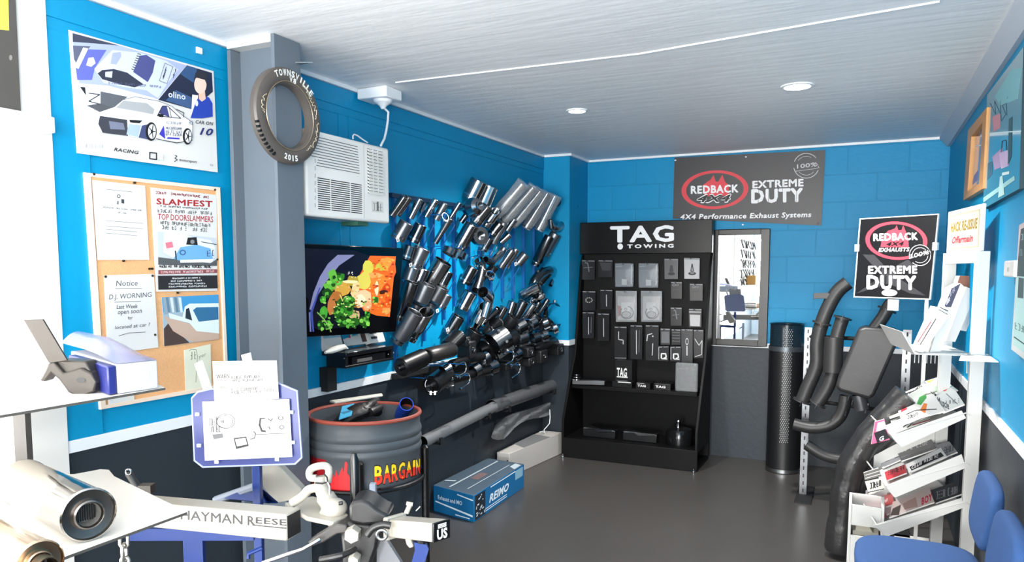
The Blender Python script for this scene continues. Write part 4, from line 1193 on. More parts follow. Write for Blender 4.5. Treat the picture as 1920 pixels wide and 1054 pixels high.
for i, (x, y, r, n, m, w) in enumerate([(812, 722, 13, (.5, -.9, .2), 2, 12), (836, 693, 9, (.3, .9, .3), 1, 14), (838, 715, 9, (.3, .9, .3), 1, 14), (892, 694, 10, (.3, .9, .3), 1, 12), (909, 672, 9, (.3, .9, .4), 1, 12), (922, 689, 11, (.3, .9, .2), 1, 16), (935, 638, 21, (.5, .8, .5), 2, 26), (970, 664, 8, (.3, .9, .3), 1, 10),
                                          (976, 612, 11, (.5, .8, .4), 2, 14), (978, 634, 11, (.5, .8, .2), 2, 14), (1000, 606, 8, (.5, .8, .4), 1, 10), (1004, 634, 9, (.5, .8, .2), 2, 12), (1022, 606, 8, (.7, .6, .4), 1, 8), (1020, 628, 9, (.6, .7, .2), 1, 8), (1040, 615, 7, (.7, .6, .4), 0, 6)]):
    ring('pipe clamp with bright bolts, %s from left in the clamp heap along the rack bottom' % (ORD[i] if i < 12 else ['thirteenth', 'fourteenth', 'fifteenth'][i-12]), x, y, r, n, m, w, .16, grp='clamps along the rack bottom')
row('shadowed heap above the lower rail', [
    ('black wide', (872, 655), (892, 622), 11, 'plain', 4), ('black slanting', (906, 632), (932, 604), 10, 'slant', 4), ('black long', (938, 628), (962, 596), 10, 'neck', 4), ('dark stubby', (962, 640), (980, 616), 10, 'plain', 4), ('dark round', (985, 618), (1006, 590), 10, 'plain', 2), ('black short', (1012, 622), (1030, 600), 9, 'plain', 4), ('dark small', (1028, 640), (1046, 618), 8, 'plain', 4)])
row('dark patch under the wrapped tubes', [
    ('small dark', (905, 470), (918, 448), 6, 'plain', 2), ('stubby dark', (922, 440), (938, 420), 7, 'plain', 2), ('short chrome', (950, 432), (964, 412), 5, 'plain', 0), ('dull black', (912, 522), (926, 500), 7, 'flare', 4), ('bright narrow', (948, 500), (968, 468), 5, 'plain', 0)])
c_ = P(1037, 592, X=XL+.06); mb = MB(); mb.lathe(c_, (.95, -.3, .05), [(0, .0005), (0, .105), (.012, .105), (.012, .0005)], M('plate_black', '#16171a', .4, .4), 10); tag(mb.build('gasket_plate'), 'dark many-sided gasket plate behind the large disc clamp at the far right end', 'gasket plate')
# U-bolts
for i, (x, y, lk) in enumerate(((868, 690, 'upper left'), (875, 711, 'lower left'), (958, 667, 'upper right'), (970, 691, 'lower right'))):
    c = P(x, y, X=XL+.24); s_ = (c-EYE).dot(FW)/FPX; R = 11*s_
    u = Vector((.1, .9, .2)).normalized(); n = XP; v = n.cross(u).normalized()
    t = thing('u_bolt', 'bright bent U-bolt, %s of the four sticking out of the clamp heap' % lk, 'U-bolt', c-Vector((0, 0, R)), 'U-bolts in the clamp heap')
    pts = [c-u*R*2.2-v*R]+[c+u*cs(a_)*R+v*sn(a_)*R for a_ in [(-PI/2+PI*k/10) for k in range(11)]]+[c-u*R*2.2+v*R]
    mb = MB(); mb.tube(pts, 1.3*s_, TM[0], 8); mb.build('rod', t)
    pg = MB(); pg.tube([Vector((XL+.003, c.y, c.z+R*.6)), Vector((c.x+.01, c.y, c.z+R*.62))], .003, rackblue, 6); pg.build('peg', RACK)
    for q_ in (pts[0], pts[-1]):
        mb = MB(); mb.cyl(q_, q_+u*R*.35, 2.6*s_, TM[0], 6); mb.build('nut', t)
# dark muffler bodies, brackets and blocks on the lower rail
rub = M('black_rubber_mount', '#131416', .5)
def body(lbl, a_, b_, rpx, m, flat=1, off=.14, name='muffler', cat='muffler'):
    A = P(a_[0], a_[1], X=XL+off); B = P(b_[0], b_[1], X=XL+off+.03); s_ = (A-EYE).dot(FW)/FPX; r = rpx*1.2*s_; d = (B-A).normalized(); L = (B-A).length
    t = thing(name, lbl, cat, A.lerp(B, .5)-Vector((0, 0, r)))
    mb = MB(); mb.lathe(A, d, [(0, .0005), (0, r*.85), (L*.05, r), (L*.95, r), (L, r*.85), (L, .0005)], m, 22, flat=flat); mb.build('shell', t)
    mb = MB(); mb.lathe(A, d, [(-L*.12, r*.35), (L*.0, r*.35)], TM[1], 14); mb.lathe(A, d, [(L*1., r*.35), (L*1.14, r*.35), (L*1.14, r*.28), (L*1.02, .0005)], TM[1], 14); mb.lathe(A, d, [(-L*.08, .0005), (-L*.12, r*.28), (-L*.12, r*.35)], void, 14); mb.build('stub_pipes', t)
body('black muffler lying at the left end of the rack bottom', (750, 690), (795, 670), 15, M('muffler_black', '#0e0f11', .35, .3))
body('dark grey muffler with a saddle strap, left of the clamp heap', (800, 668), (848, 655), 14, M('muffler_grey', '#302e2d', .35, .4), .9, .18)
body('ribbed dark muffler standing upright left of centre, above the clamps', (838, 652), (862, 628), 15, M('muffler_charcoal', '#1d1f21', .3, .6), .8, .14)
body('black cone-shaped muffler end at the lower left of the clamp heap', (838, 702), (808, 724), 15, M('muffler_charcoal', '#1d1f21', .3, .6), 1, .13)
body('slim black muffler running through the upper clamps', (845, 684), (905, 668), 8, M('muffler_black'), 1, .13)
body('slim black muffler running through the lower clamps', (845, 712), (915, 695), 8, M('muffler_black'), 1, .13)
body('large square-looking black muffler behind the big clamp', (905, 655), (960, 632), 18, M('muffler_charcoal'), .9, .08)
body('black muffler at the right end of the clamp heap', (1005, 652), (1038, 642), 12, M('muffler_charcoal'), .8, .12)
for i, (x, y, w_, h_) in enumerate(((985, 660, 10, 9), (987, 678, 9, 8), (1010, 668, 11, 12), (945, 686, 12, 8), (1042, 655, 10, 10), (875, 655, 9, 16), (866, 640, 7, 9))):
    c = P(x, y, X=XL+.14); s_ = (c-EYE).dot(FW)/FPX
    t = thing('rubber_mount', 'black rubber mount block, %s from the left in the clamp heap' % ['fourth', 'fifth', 'sixth', 'third', 'seventh', 'second', 'first'][i], 'rubber mount', c-Vector((0, 0, h_*s_)), 'rubber mounts in the clamp heap')
    u = Vector((.2, .95, .1)).normalized(); v = XP.cross(u).normalized()
    mb = MB(); mb.obox(c, u*w_*s_, v*h_*s_, XP*.05, rub); mb.build('block', t, bevel=.008)
    mb = MB(); mb.lathe(c+XP*.05, XP, [(0, 5*s_), (.004, 5*s_), (.004, 3*s_), (0, 2.5*s_)], TM[0], 16); mb.build('eyelet', t)
mb = MB(); A, B = P(745, 712, X=XL+.05), P(1010, 660, X=XL+.05)
t = thing('lower_rail', 'black lower rail carrying the clamps and mufflers below the tips', 'rail', A.lerp(B, .5))
mb.box((XL+.001, A.y, A.z-.0), (XL+.05, B.y, A.z+.03), blackm); mb.build('bar', t)
for f in (.15, .5, .85):
    y = A.y+(B.y-A.y)*f; mb = MB(); mb.box((XL+.001, y, A.z-.10), (XL+.03, y+.03, A.z), blackm); mb.build('foot', t)
# ================================================================ back wall: tow-bar stand, banner, mirror
XS0, XS1, YS = -2.165, -1.085, 5.90
ZS = 1.888
blk = M('stand_black', '#050506', .55, spec=.2)
t = thing('display_stand', 'tall black shop stand headed TAG TOWING with hanging packets, left of the mirror', 'display stand', (-1.63, 5.75, 0))
mb = MB(); mb.box((XS0, YS, 0.02), (XS1, YS+.03, ZS), blk); mb.build('back_board', t, bevel=.003)
hz = P(1090, 477, Y=YS).z
mb = MB(); mb.box((XS0, YS-.05, hz), (XS1, YS, ZS), M('header_gloss_black', '#040405', .3, spec=.3)); mb.build('header_board', t, bevel=.004)
a = Art((0, YS-.0505, 0), YN).frame(1060, 400, 4.055)
w_ = C('#f4f4f4')
a.t('TAG', (340, 218), (826, 210), 122, w_, .055); 
a.e(417, 253, 21, 23, w_)
a.t('TOWING', (470, 265), (824, 260), 28, w_, .07, space=1.35)
a.build('header_lettering', t)
mb = MB(); zs = P(1060+900/4.055, 640+395/4.055, Y=5.62).z
mb.box((XS0+.03, 5.60, zs-.02), (XS1-.04, YS, zs+.01), blk); mb.build('shelf', t, bevel=.003)
mb = MB(); zb = P(1200, 640+720/4.055, Y=5.50).z
mb.box((XS0, 5.46, .0), (XS1+.0, YS, .02), blk); mb.box((XS0, 5.46, .02), (XS1, 5.48, .10), blk); mb.box((XS0, 5.48, .14), (XS1, YS, .16), blk); mb.box((XS0, 5.46, .10), (XS1, 5.48, .16), blk); mb.build('base_shelf', t, bevel=.003)
for nm, x in (('left', XS0), ('right', XS1-.02)):
    mb = MB(); mb.prism([(x, YS, 0.16), (x, 5.46, .16), (x, 5.46, .30), (x, 5.58, zs), (x, 5.72, zs+.25), (x, YS-.05, hz-.1), (x, YS, hz)], (.02, 0, 0), blk); mb.build('side_panel', t, bevel=.002)
for x in (XS0+.02, XS1-.02):
    mb = MB(); mb.lathe((x, 5.44, 0.001), (0, 0, 1), [(0, .001), (0, .014), (.012, .014), (.02, .005), (.03, .005)], chrome, 12); mb.build('foot', t)
# packets: crop coordinates (1060,400,4.055): centre x, top y, width, height, look
clear = M('clear_bag', '#9aa0a6', .15, 0, bump=.6, bscale=40, alpha=.45)
PK = [
    ('top row', [(175, 355, 100, 150, 'tool', 'dark blister card with a bent silver tool'), (305, 355, 110, 130, 'plain', 'dark blister card with a grey lid'), (448, 380, 140, 180, 'bag', 'clear bag with a white label'), (632, 380, 150, 185, 'bag', 'wider clear bag with a white label'), (805, 345, 105, 155, 'knob', 'grey card with a dark cone'), (962, 340, 118, 158, 'cone', 'silver card with a black cone and ring')]),
    ('second row', [(180, 590, 100, 150, 'ring', 'dark card with a ring of small fittings'), (312, 580, 95, 150, 'bar', 'dark card with one upright silver pin'), (463, 590, 160, 235, 'wire', 'bagged white card with orange edge and lead'), (655, 590, 160, 235, 'wire2', 'bagged white card with black coiled lead'), (845, 520, 85, 130, 'clip', 'dark card with a small silver clip'), (995, 535, 100, 130, 'clip2', 'dark card with two tiny silver rings')]),
    ('third row', [(175, 750, 90, 200, 'bar2', 'tall dark card with two thin rods'), (290, 760, 90, 210, 'bar', 'tall dark card with a bright thin rod'), (843, 715, 85, 140, 'tool', 'dark card with loose silver hardware'), (987, 725, 98, 140, 'white', 'card with a large pale block')]),
    ('fourth row', [(420, 860, 95, 250, 'hook', 'tall black packet with a stepped hook'), (540, 850, 92, 260, 'bar2', 'tall black packet with two pins'), (660, 850, 100, 270, 'curve', 'tall black packet with a curved tube'), (760, 875, 75, 125, 'grey', 'small packet with a grey slab'), (842, 880, 72, 120, 'grid', 'small packet with dark slats'), (925, 880, 88, 270, 'pin', 'grey packet with a split pin'), (1012, 885, 76, 215, 'hook2', 'narrow packet with twisted wire')]),
]
rnd = random.Random(3)
for ri, (rn, lst) in enumerate(PK):
    lst = sorted(lst, key=lambda q: q[0])
    for i, (cx, ty, w0, h0, kind, lk) in enumerate(lst):
        yy = YS-.045-.012*ri
        a = Art((0, yy, 0), YN).frame(1060, 400, 4.055)
        top = P(1060+cx/4.055, 400+ty/4.055, Y=yy)
        t = thing('hanging_packet', '%s, %s from left, %s of black stand' % (lk, ORD[i], rn), 'packet', P(1060+cx/4.055, 400+(ty+h0)/4.055, Y=yy), 'packets hanging on the black stand')
        x0, x1, y0_, y1_ = cx-w0/2, cx+w0/2, ty, ty+h0
        base = {'bag': '#5e646b', 'cone': '#a7a8aa', 'knob': '#4b4c4f', 'wire': '#8d8b88', 'wire2': '#77787a', 'pin': '#2c2d30', 'grey': '#2a2b2d'}.get(kind, '#131417')
        a.sheet([(x0, y0_), (x1, y0_+2), (x1-2, y1_), (x0+2, y1_)], C(base, .3), .006)
        a.build('card', t)
        a = Art((0, yy-.0002, 0), YN).frame(1060, 400, 4.055)
        a.p([(x0+3, y0_+3), (x1-3, y0_+5), (x1-3, y0_+12), (x0+3, y0_+10)], C('#85888c' if ri else '#77797d'))
        g_, lg, wh = C('#6f7276'), C('#b6b8ba'), C('#dcdcda')
        L = lambda pts, w=5, m=lg: a.l(pts, w, m)
        if kind == 'tool': L([(x0+25, y0_+20), (cx-5, y0_+25), (cx+5, y0_+90)], 7, g_); L([(x0+15, y0_+60), (x1-20, y0_+55)], 4, g_)
        if kind == 'plain': a.p([(x0+10, y0_+20), (x1-10, y0_+22), (x1-15, y0_+80), (x0+30, y0_+80)], C('#26282b'))
        if kind == 'bag': a.p([(x0+8, y0_+50), (x1-14, y0_+46), (x1-10, y1_-8), (x0+8, y1_-8)], C('#767c83')); a.p([(cx-20, y1_-60), (cx+20, y1_-58), (cx+18, y1_-15), (cx-20, y1_-15)], wh); L([(x1-14, y0_+15), (x1-16, y1_-25)], 7, wh); L([(x0+6, y0_+25), (x0+50, y0_+22)], 5, lg)
        if kind == 'cone': L([(cx-8, y0_+100), (cx+2, y0_+45), (cx+12, y0_+100), (cx-8, y0_+100)], 7, K_); a.e(cx+2, y0_+118, 30, 12, K_); a.e(cx+2, y0_+114, 16, 7, C('#77787a'))
        if kind == 'knob': a.p([(cx-14, y0_+100), (cx-8, y0_+50), (cx+10, y0_+50), (cx+18, y0_+100)], C('#26272a')); a.e(cx+2, y0_+115, 26, 12, K_)
        if kind == 'ring':
            for k in range(9): a.e(cx+24*cs(k*.7), y0_+70+18*sn(k*.7), 6, 5, C('#8c8a80'))
        if kind in ('bar', 'bar2'): L([(cx, y0_+40), (cx+1, y0_+h0*.85)], 5, lg); 
        if kind == 'bar2': L([(cx+22, y0_+40), (cx+20, y0_+h0*.8)], 3, g_)
        if kind.startswith('wire'):
            a.p([(x0+14, y0_+40), (x1-14, y0_+42), (x1-20, y1_-14), (x0+16, y1_-14)], C('#bcb9b4'))
            if kind == 'wire': a.p([(x0+14, y0_+110), (x0+45, y0_+120), (x0+40, y1_-50), (x0+18, y1_-40)], C('#a3613c'))
            a.p([(cx-38, y0_+88), (cx+28, y0_+88), (cx+28, y0_+160), (cx-38, y0_+162)], paper); a.e(cx-4, y0_+140, 12, 10, C('#8a8a88'), hole=.6)
            a.e(cx+5, y0_+165, 52, 50, C('#222225'), hole=.88, a0=-80, a1=220); a.e(cx, y0_+180, 36, 26, C('#3b3b3d'), hole=.85)
        if kind in ('clip', 'clip2'): a.e(cx-18, y0_+25, 15, 10, g_, hole=.5); a.e(cx+8, y0_+25, 10, 8, g_, hole=.5); L([(x0+10, y0_+60), (x1-20, y0_+58)], 3, C('#3e4043'))
        if kind == 'white': a.p([(x0+8, y0_+45), (x1-10, y0_+48), (x1-14, y1_-5), (x0+12, y1_-8)], C('#a9aaab')); L([(x0+5, y0_+25), (x1-5, y0_+27)], 6, lg)
        if kind == 'hook': L([(cx-15, y0_+40), (cx-15, y0_+100), (cx+20, y0_+105), (cx+20, y0_+135)], 6); L([(x0+5, y1_-10), (x1-5, y1_-8)], 6, g_)
        if kind == 'curve': L([(x0+10, y0_+120), (x0+15, y0_+75), (cx, y0_+65)], 7); L([(cx+5, y0_+140), (cx, y1_-40)], 6); a.e(cx+5, y0_+85, 6, 6, lg)
        if kind == 'grey': a.p([(x0+8, y0_+25), (x1-8, y0_+25), (x1-8, y1_-14), (x0+8, y1_-14)], C('#5b5d60'))
        if kind == 'grid':
            for k in range(4): L([(x0+8, y0_+25+k*22), (x1-8, y0_+27+k*22)], 6, C('#55575a'))
        if kind == 'pin': a.e(cx, y0_+95, 12, 26, lg, hole=.7); L([(cx, y0_+130), (cx, y0_+200)], 8)
        if kind == 'hook2': L([(x0+10, y0_+70), (cx+5, y0_+120), (x1-10, y0_+80), (x1-14, y0_+190), (x0+12, y0_+205)], 5)
        a.build('printed_front', t)
        if kind in ('bag', 'wire', 'wire2'):
            mb = MB(); R_ = []
            for k in range(5):
                f = k/4
                R_.append([P(1060+(x0+(x1-x0)*g/4)/4.055, 400+(y0_+(y1_-y0_)*f)/4.055, Y=yy-.006-.016*sn(PI*f)*sn(PI*g/4)) for g in range(5)])
            mb.rings(R_, clear, closed=False); mb.build('clear_pouch', t, subd=1)
        mb = MB(); mb.tube([Vector((top.x, YS, top.z-.008)), Vector((top.x, yy-.05, top.z-.008)), Vector((top.x, yy-.06, top.z+.002))], .0025, chromed, 6); mb.build('hook', t)
# small boxed packs with white P-shaped hooks
for i, (cx, ty) in enumerate(((745, 1010), (838, 1012))):
    yy = YS-.10; a = Art((0, yy, 0), YN).frame(1060, 400, 4.055); a.sheet([(cx-42, ty), (cx+42, ty), (cx+38, ty+115), (cx-40, ty+112)], C('#17181b', .3), .006)
    t = thing('hanging_packet', '%s of two small packets with a white P-shaped clip low on the black stand' % ['left', 'right'][i], 'packet', P(1060+cx/4.055, 400+(ty+112)/4.055, Y=yy), 'packets hanging on the black stand')
    a.build('card', t)
    a = Art((0, yy-.0003, 0), YN).frame(1060, 400, 4.055); a.l([(cx-35, ty+100), (cx-35, ty+8), (cx+36, ty+6)], 4, C('#a9abad')); a.l([(cx-15, ty+92), (cx-15, ty+58), (cx+18, ty+58), (cx+22, ty+85), (cx+5, ty+92)], 9, C('#e6e6e6')); a.l([(cx-12, ty+96), (cx+28, ty+98)], 6, C('#e6e6e6')); a.build('printed_front', t)
    mb = MB(); top = P(1060+cx/4.055, 400+ty/4.055, Y=yy); mb.tube([Vector((top.x, YS, top.z-.006)), Vector((top.x, yy-.02, top.z-.006))], .0025, chromed, 6); mb.build('hook', t)
# things on the stand's shelf
def sbox(lbl, cx, w_, h_, d_, cols, zbase, y, txt=None, name='small_box', cat='box', bcol='#0d0d0f'):
    o = P(1060+cx/4.055, 740, Y=y); x = o.x
    mb = MB(); mb.box((x-w_/2, y, zbase), (x+w_/2, y+d_, zbase+h_), C(bcol, .3))
    if txt:
        vs, fs = text_mesh(txt, .03); mb.add([Vector((x-w_*.4+vx*w_*.6, y-.0006, zbase+h_*.35+vy*h_*.35)) for vx, vy in vs], fs, C('#d8d8d8'))
    for (a0, b0, a1, b1, c_) in cols:
        mb.box((x-w_/2+w_*a0, y-.001, zbase+h_*b0), (x-w_/2+w_*a1, y, zbase+h_*b1), C(c_))
    return tag(mb.build(name), lbl, cat, 'goods on the shelf of the black stand')
zt_ = zs+.011
sbox('black carton with white lettering standing on the shelf of the black stand', 440, .14, .20, .12, [(.1, .30, .75, .35, '#c9c9c9')], zt_, 5.74, 'TAG')
sbox('flat black box with white print, second on the shelf of the black stand', 590, .11, .045, .10, [(.05, .9, .6, 1, '#8c8c8c')], zt_, 5.62, 'TAG')
sbox('flat black box with white print, beside the clear pack on the shelf', 735, .13, .05, .12, [(.1, .9, .9, 1, '#3c3c3c')], zt_, 5.62, 'TAG')
sbox('low black box with a bright top edge, on the shelf of the black stand', 430, .16, .045, .10, [(.3, .85, .95, 1, '#d6d6d6')], zt_, 5.62)
o = P(1060+920/4.055, 640+290/4.055, Y=5.62)
mb = MB(); cl = M('clear_pack', '#7d8082', .12, 0, alpha=.6, bump=.4, bscale=40)
t = thing('clear_pack', 'clear plastic blister pack standing at the right end of the black stand shelf', 'packet', (o.x, 5.63, zt_))
h_ = P(1060+920/4.055, 640+165/4.055, Y=5.62).z-zt_
mb = MB(); mb.box((o.x-.085, 5.61, zt_), (o.x+.085, 5.65, zt_+h_), cl); mb.build('pouch', t, bevel=.012)
mb = MB(); mb.box((o.x-.055, 5.655, zt_+.02), (o.x+.05, 5.67, zt_+h_-.03), C('#4a4c4e', .3)); mb.build('inner_card', t)
t = thing('tow_hitch', 'low dark tow hitch with bright ends at the left of the black stand shelf', 'tow hitch', (-2.05, 5.62, zt_))
mb = MB(); A, B = P(1075, 640+300/4.055, Y=5.60), P(1060+310/4.055, 640+290/4.055, Y=5.66); A.z = B.z = zt_+.022; mb.obox(A.lerp(B, .5), (B-A)/2, Vector((0, .03, 0)), Vector((0, 0, .02)), M('hitch_steel', '#3a3c3e', .3, .8)); mb.build('bar', t, bevel=.005)
for k in range(3):
    mb = MB(); mb.lathe(A+Vector((.03, -.0, .02+.018*k)), (0, 0, 1), [(0, .045-.01*k), (.008, .045-.01*k), (.008, .001)], chrome, 20); mb.build('washer', t)
# base shelf goods
zf = .16
for i, (cx, lk) in enumerate(((250, 'left'), (560, 'right'))):
    c = P(1060+cx/4.055, 640+645/4.055, Y=5.56)
    t = thing('hitch_tongue', 'black tow-bar tongue with a bright worn edge on the bottom shelf, %s of two' % lk, 'tow hitch', (c.x, 5.60, zf+.001), 'tow-bar tongues on the bottom shelf')
    mb = MB(); mb.prism([(c.x-.13, 5.56, zf+.002), (c.x+.14, 5.56, zf+.002), (c.x+.14, 5.56, zf+.07), (c.x+.02, 5.56, zf+.05), (c.x-.06, 5.56, zf+.075), (c.x-.13, 5.56, zf+.07)], (0, .08, 0), C('#101113', .3)); mb.build('tongue', t, bevel=.004)
    mb = MB(); mb.prism([(c.x-.12, 5.553, zf+.066), (c.x-.04, 5.553, zf+.072), (c.x+.0, 5.553, zf+.050), (c.x+.13, 5.553, zf+.066), (c.x+.13, 5.553, zf+.074), (c.x-.12, 5.553, zf+.078)], (0, .006, 0), chrome); mb.build('bright_edge', t)
c = P(1060+860/4.055, 640+640/4.055, Y=5.58)
t = thing('tow_ball', 'dark drum-shaped tow fitting with one bright stripe at the right of the bottom shelf', 'tow fitting', (c.x, 5.62, zf))
mb = MB(); mb.lathe((c.x, 5.62, zf+.001), (0, 0, 1), [(0, .001), (0, .10), (.09, .105), (.12, .09), (.13, .001)], M('dark_gloss_metal', '#2b2c2e', .15, .8), 32); mb.build('body', t)
mb = MB(); mb.lathe((c.x-.01, 5.62, zf+.131), (0, 0, 1), [(0, .02), (.03, .015), (.045, .02), (.06, .012), (.065, .001)], TM[1], 16); mb.build('knob', t)

# ---- banner
ban = M('banner_black', '#2e2e31', .42)
a = Art((0, YB-.014, 0), YN).frame(1260, 280, 6.4)
a.sheet([(30, 100), (1840, 8), (1790, 915), (10, 830)], ban, .004)
redm, wh = C('#e0404a'), C('#f2f2f2')


def redback(a, cx, cy, rx, ry, txt_w, s=1, sub='4X4', rot=-.06):
    a.e(cx, cy, rx, ry, redm, rot, 48, hole=.86)
    a.p([(cx-.37*rx, cy-.22*ry), (cx-.22*rx, cy-.42*ry), (cx-.14*rx, cy-.5*ry), (cx-.04*rx, cy-.76*ry), (cx+.02*rx, cy-.42*ry), (cx+.10*rx, cy-.42*ry), (cx+.22*rx, cy-.78*ry), (cx+.30*rx, cy-.42*ry), (cx+.42*rx, cy-.22*ry), (cx+.40*rx, cy+.30*ry), (cx-.30*rx, cy+.34*ry)], redm)
    a.t('REDBACK', (cx-.72*rx, cy+.20*ry), (cx+.70*rx, cy+.12*ry), .40*ry, wh, .07)


redback(a, 515, 485, 402, 232, 0)
a.k += 1
a.t('4X4', (295, 640), (715, 632), 98, wh, .10, .3); a.t('4X4', (303, 633), (706, 625), 84, K_, .045, .3)
a.t('EXTREME', (965, 466), (1580, 440), 88, wh, .065); a.t('DUTY', (950, 640), (1572, 622), 160, wh, .08)
for x in (1005, 1085, 1180, 1260, 1340, 1420, 1500): a.l([(x, 468), (x+6, 372)], 2, ban)
for x in (1035, 1155, 1320, 1490): a.l([(x, 640), (x+8, 470)], 4, ban)
a.t('4X4 Performance Exhaust Systems', (100, 842), (1672, 812), 62, wh, .05, .15)
lg = C('#c9cacc')
a.e(1612, 198, 155, 152, lg, 0, 40, hole=.95, a0=200, a1=320); a.e(1612, 198, 155, 152, lg, 0, 40, hole=.95, a0=20, a1=170); a.e(1612, 198, 118, 115, lg, 0, 40, hole=.96, a0=40, a1=140); a.e(1612, 198, 118, 115, lg, 0, 40, hole=.96, a0=215, a1=300)
a.l([(1475, 265), (1700, 235), (1765, 222), (1740, 175), (1690, 160)], 5, lg); a.t('100%', (1500, 232), (1740, 205), 52, lg, .02)
for x, y in ((888, 92), (850, 905), (42, 133)): a.e(x, y, 12, 9, wh)
a.t('P', (1742, 905), (1770, 903), 26, K_, .03)
tag(a.build('banner'), 'wide black banner with red REDBACK 4X4 oval and EXTREME DUTY on the back wall', 'banner')
for i, (x, y, lk) in enumerate(((888, 92, 'top middle'), (850, 905, 'bottom middle'), (42, 133, 'top left corner'))):
    c = P(1260+x/6.4, 280+y/6.4, Y=YB-.015); mb = MB(); mb.lathe(c, YN, [(0, .006), (.003, .005), (.004, .001)], chrome, 12); tag(mb.build('screw'), 'bright screw at the %s of the banner' % lk, 'screw', 'screws holding the banner')

# ---- mirror
t = thing('wall_mirror', 'narrow upright mirror in a wide black frame between the black stand and the blue wall', 'mirror', P(1390, 650, Y=YB))
a = Art((0, YB-.03, 0), YN)
o4 = [P(*p, Y=YB-.03) for p in ((1338, 430), (1446, 430), (1436, 651), (1331, 646))]
x0 = (o4[0].x+o4[3].x)/2; x1 = (o4[1].x+o4[2].x)/2; z1 = (o4[0].z+o4[1].z)/2; z0_ = (o4[2].z+o4[3].z)/2
ii = [P(*p, Y=YB-.03) for p in ((1349, 440), (1428, 441), (1420, 639), (1341, 634))]
ix0 = (ii[0].x+ii[3].x)/2; ix1 = (ii[1].x+ii[2].x)/2; iz1 = (ii[0].z+ii[1].z)/2; iz0 = (ii[2].z+ii[3].z)/2
mb = MB(); fb = M('mirror_frame_black', '#131416', .35)
mb.box((x0, YB-.03, z0_), (ix0, YB, z1), fb); mb.box((ix1, YB-.03, z0_), (x1, YB, z1), fb); mb.box((ix0, YB-.03, z0_), (ix1, YB, iz0), fb); mb.box((ix0, YB-.03, iz1), (ix1, YB, z1), fb); mb.build('frame', t, bevel=.004)
mb = MB(); mb.box((ix0, YB-.014, iz0), (ix1, YB-.008, iz1), M('mirror_silver', '#f2f4f5', .01, 1)); mb.build('mirror_glass', t)

# side wall display behind the camera, seen only in the mirror
t = thing('slat_panel', 'pale slatted panel with black fittings, seen reflected in the mirror', 'display panel', (XL+.03, -4.2, .9))
mb = MB(); mb.box((XL, -5.6, .75), (XL+.03, -3.2, 2.2), C('#b9b7b0'))
for k in range(14): mb.box((XL+.03, -5.6+.17*k, .75), (XL+.032, -5.57+.17*k, 2.2), C('#55544f'))
mb.build('panel', t)
rnd = random.Random(9)
for k in range(5):
    z = 2.1-.2*k; mb = MB(); mb.tube([(XL+.10, -5.5, z), (XL+.10, -3.3, z-.02)], .008, blackm, 6)
    mb.build('hang_rail', t)
    for j in range(7):
        y = -5.3+j*.3; mb = MB(); mb.tube([(XL+.10, y, z), (XL+.12, y+rnd.uniform(-.15, .15), z-.08), (XL+.14, y+rnd.uniform(-.2, .2), z-.16)], .014, blackm, 6); mb.build('fitting', t)
mb = MB(); mb.box((XL+.1, -4.6, 1.18), (XL+.3, -4.2, 1.38), C('#8a6226')); o_ = mb.build('cardboard_box', bevel=.003); tag(o_, 'brown cardboard box, seen reflected in the mirror', 'box')
mb = MB(); mb.box((XL+.03, -5.6, 1.15), (XL+.35, -3.0, 1.18), offw); tag(mb.build('rear_shelf'), 'white shelf under the brown box, seen reflected in the mirror', 'shelf')
# ================================================================ right side: exhaust stand, signs, magazine rack, chairs, wall pictures
pipeblk = M('black_pipe_paint', '#2b2b2c', .45, .15, bump=.05, bscale=60)


def smooth_path(q, n=4):
    q2 = []
    for i in range(len(q)-1):
        p0 = q[max(i-1, 0)]; p1 = q[i]; p2 = q[i+1]; p3 = q[min(i+2, len(q)-1)]
        for k in range(n):
            f = k/n; q2.append(.5*((2*p1)+(p2-p0)*f+(2*p0-5*p1+4*p2-p3)*f*f+(3*p1-p0-3*p2+p3)*f**3))
    return q2+[q[-1]]


# perforated tube
c = P(1470, 880, Z=0); c.y = 5.80; c.x = P(1470, 800, Y=5.8).x; R = .122
zt_ = P(1470, 610, Y=5.68).z; zm = P(1470, 655, Y=5.68).z
t = thing('perforated_drum', 'tall black tube with a stripe of diamond perforations standing right of the mirror', 'perforated tube', (c.x, c.y, 0))
mb = MB(); mb.lathe((c.x, c.y, .0), (0, 0, 1), [(0, .01), (0, R), (zm, R), (zm, R-.006), (.01, R-.006)], M('tube_black', '#121315', .4), 40); mb.build('casing', t)
mb = MB(); mb.lathe((c.x, c.y, zm-.02), (0, 0, 1), [(0, R+.001), (0, R+.004), (.035, R+.004), (.035, R+.001)], M('band_grey', '#565c62', .35, .7), 40); mb.lathe((c.x, c.y, 0), (0, 0, 1), [(0.005, R+.001), (.005, R+.003), (.03, R+.003), (.03, R)], satin, 40); mb.build('band', t)
mb = MB(); mb.lathe((c.x, c.y, zm), (0, 0, 1), [(.015, R-.004), (zt_-zm, R-.004), (zt_-zm+.006, R+.003), (zt_-zm, R-.008), (.0, R-.008)], M('smoked_sleeve', '#1c2b36', .2, 0, alpha=.75), 40); mb.build('smoked_collar', t)
mb = MB()
dirc = math.atan2(-c.y, -c.x)
dm = C('#8f9193')
z = .24
row_ = 0
while z < zt_-.02:
    for k in range(-2, 3):
        a_ = dirc+(k+(.5 if row_ % 2 else 0))*.115-.02+.10*sn(z*1.3)
        if k == 2 and row_ % 2: continue
        u = Vector((cs(a_), sn(a_), 0)); w_ = Vector((-sn(a_), cs(a_), 0)); o = Vector((c.x, c.y, z))+u*(R+.0012)
        mb.poly([o-w_*.0034, o-Vector((0, 0, .006)), o+w_*.0034, o+Vector((0, 0, .006))], dm)
    z += .014; row_ += 1
mb.build('perforations', t)
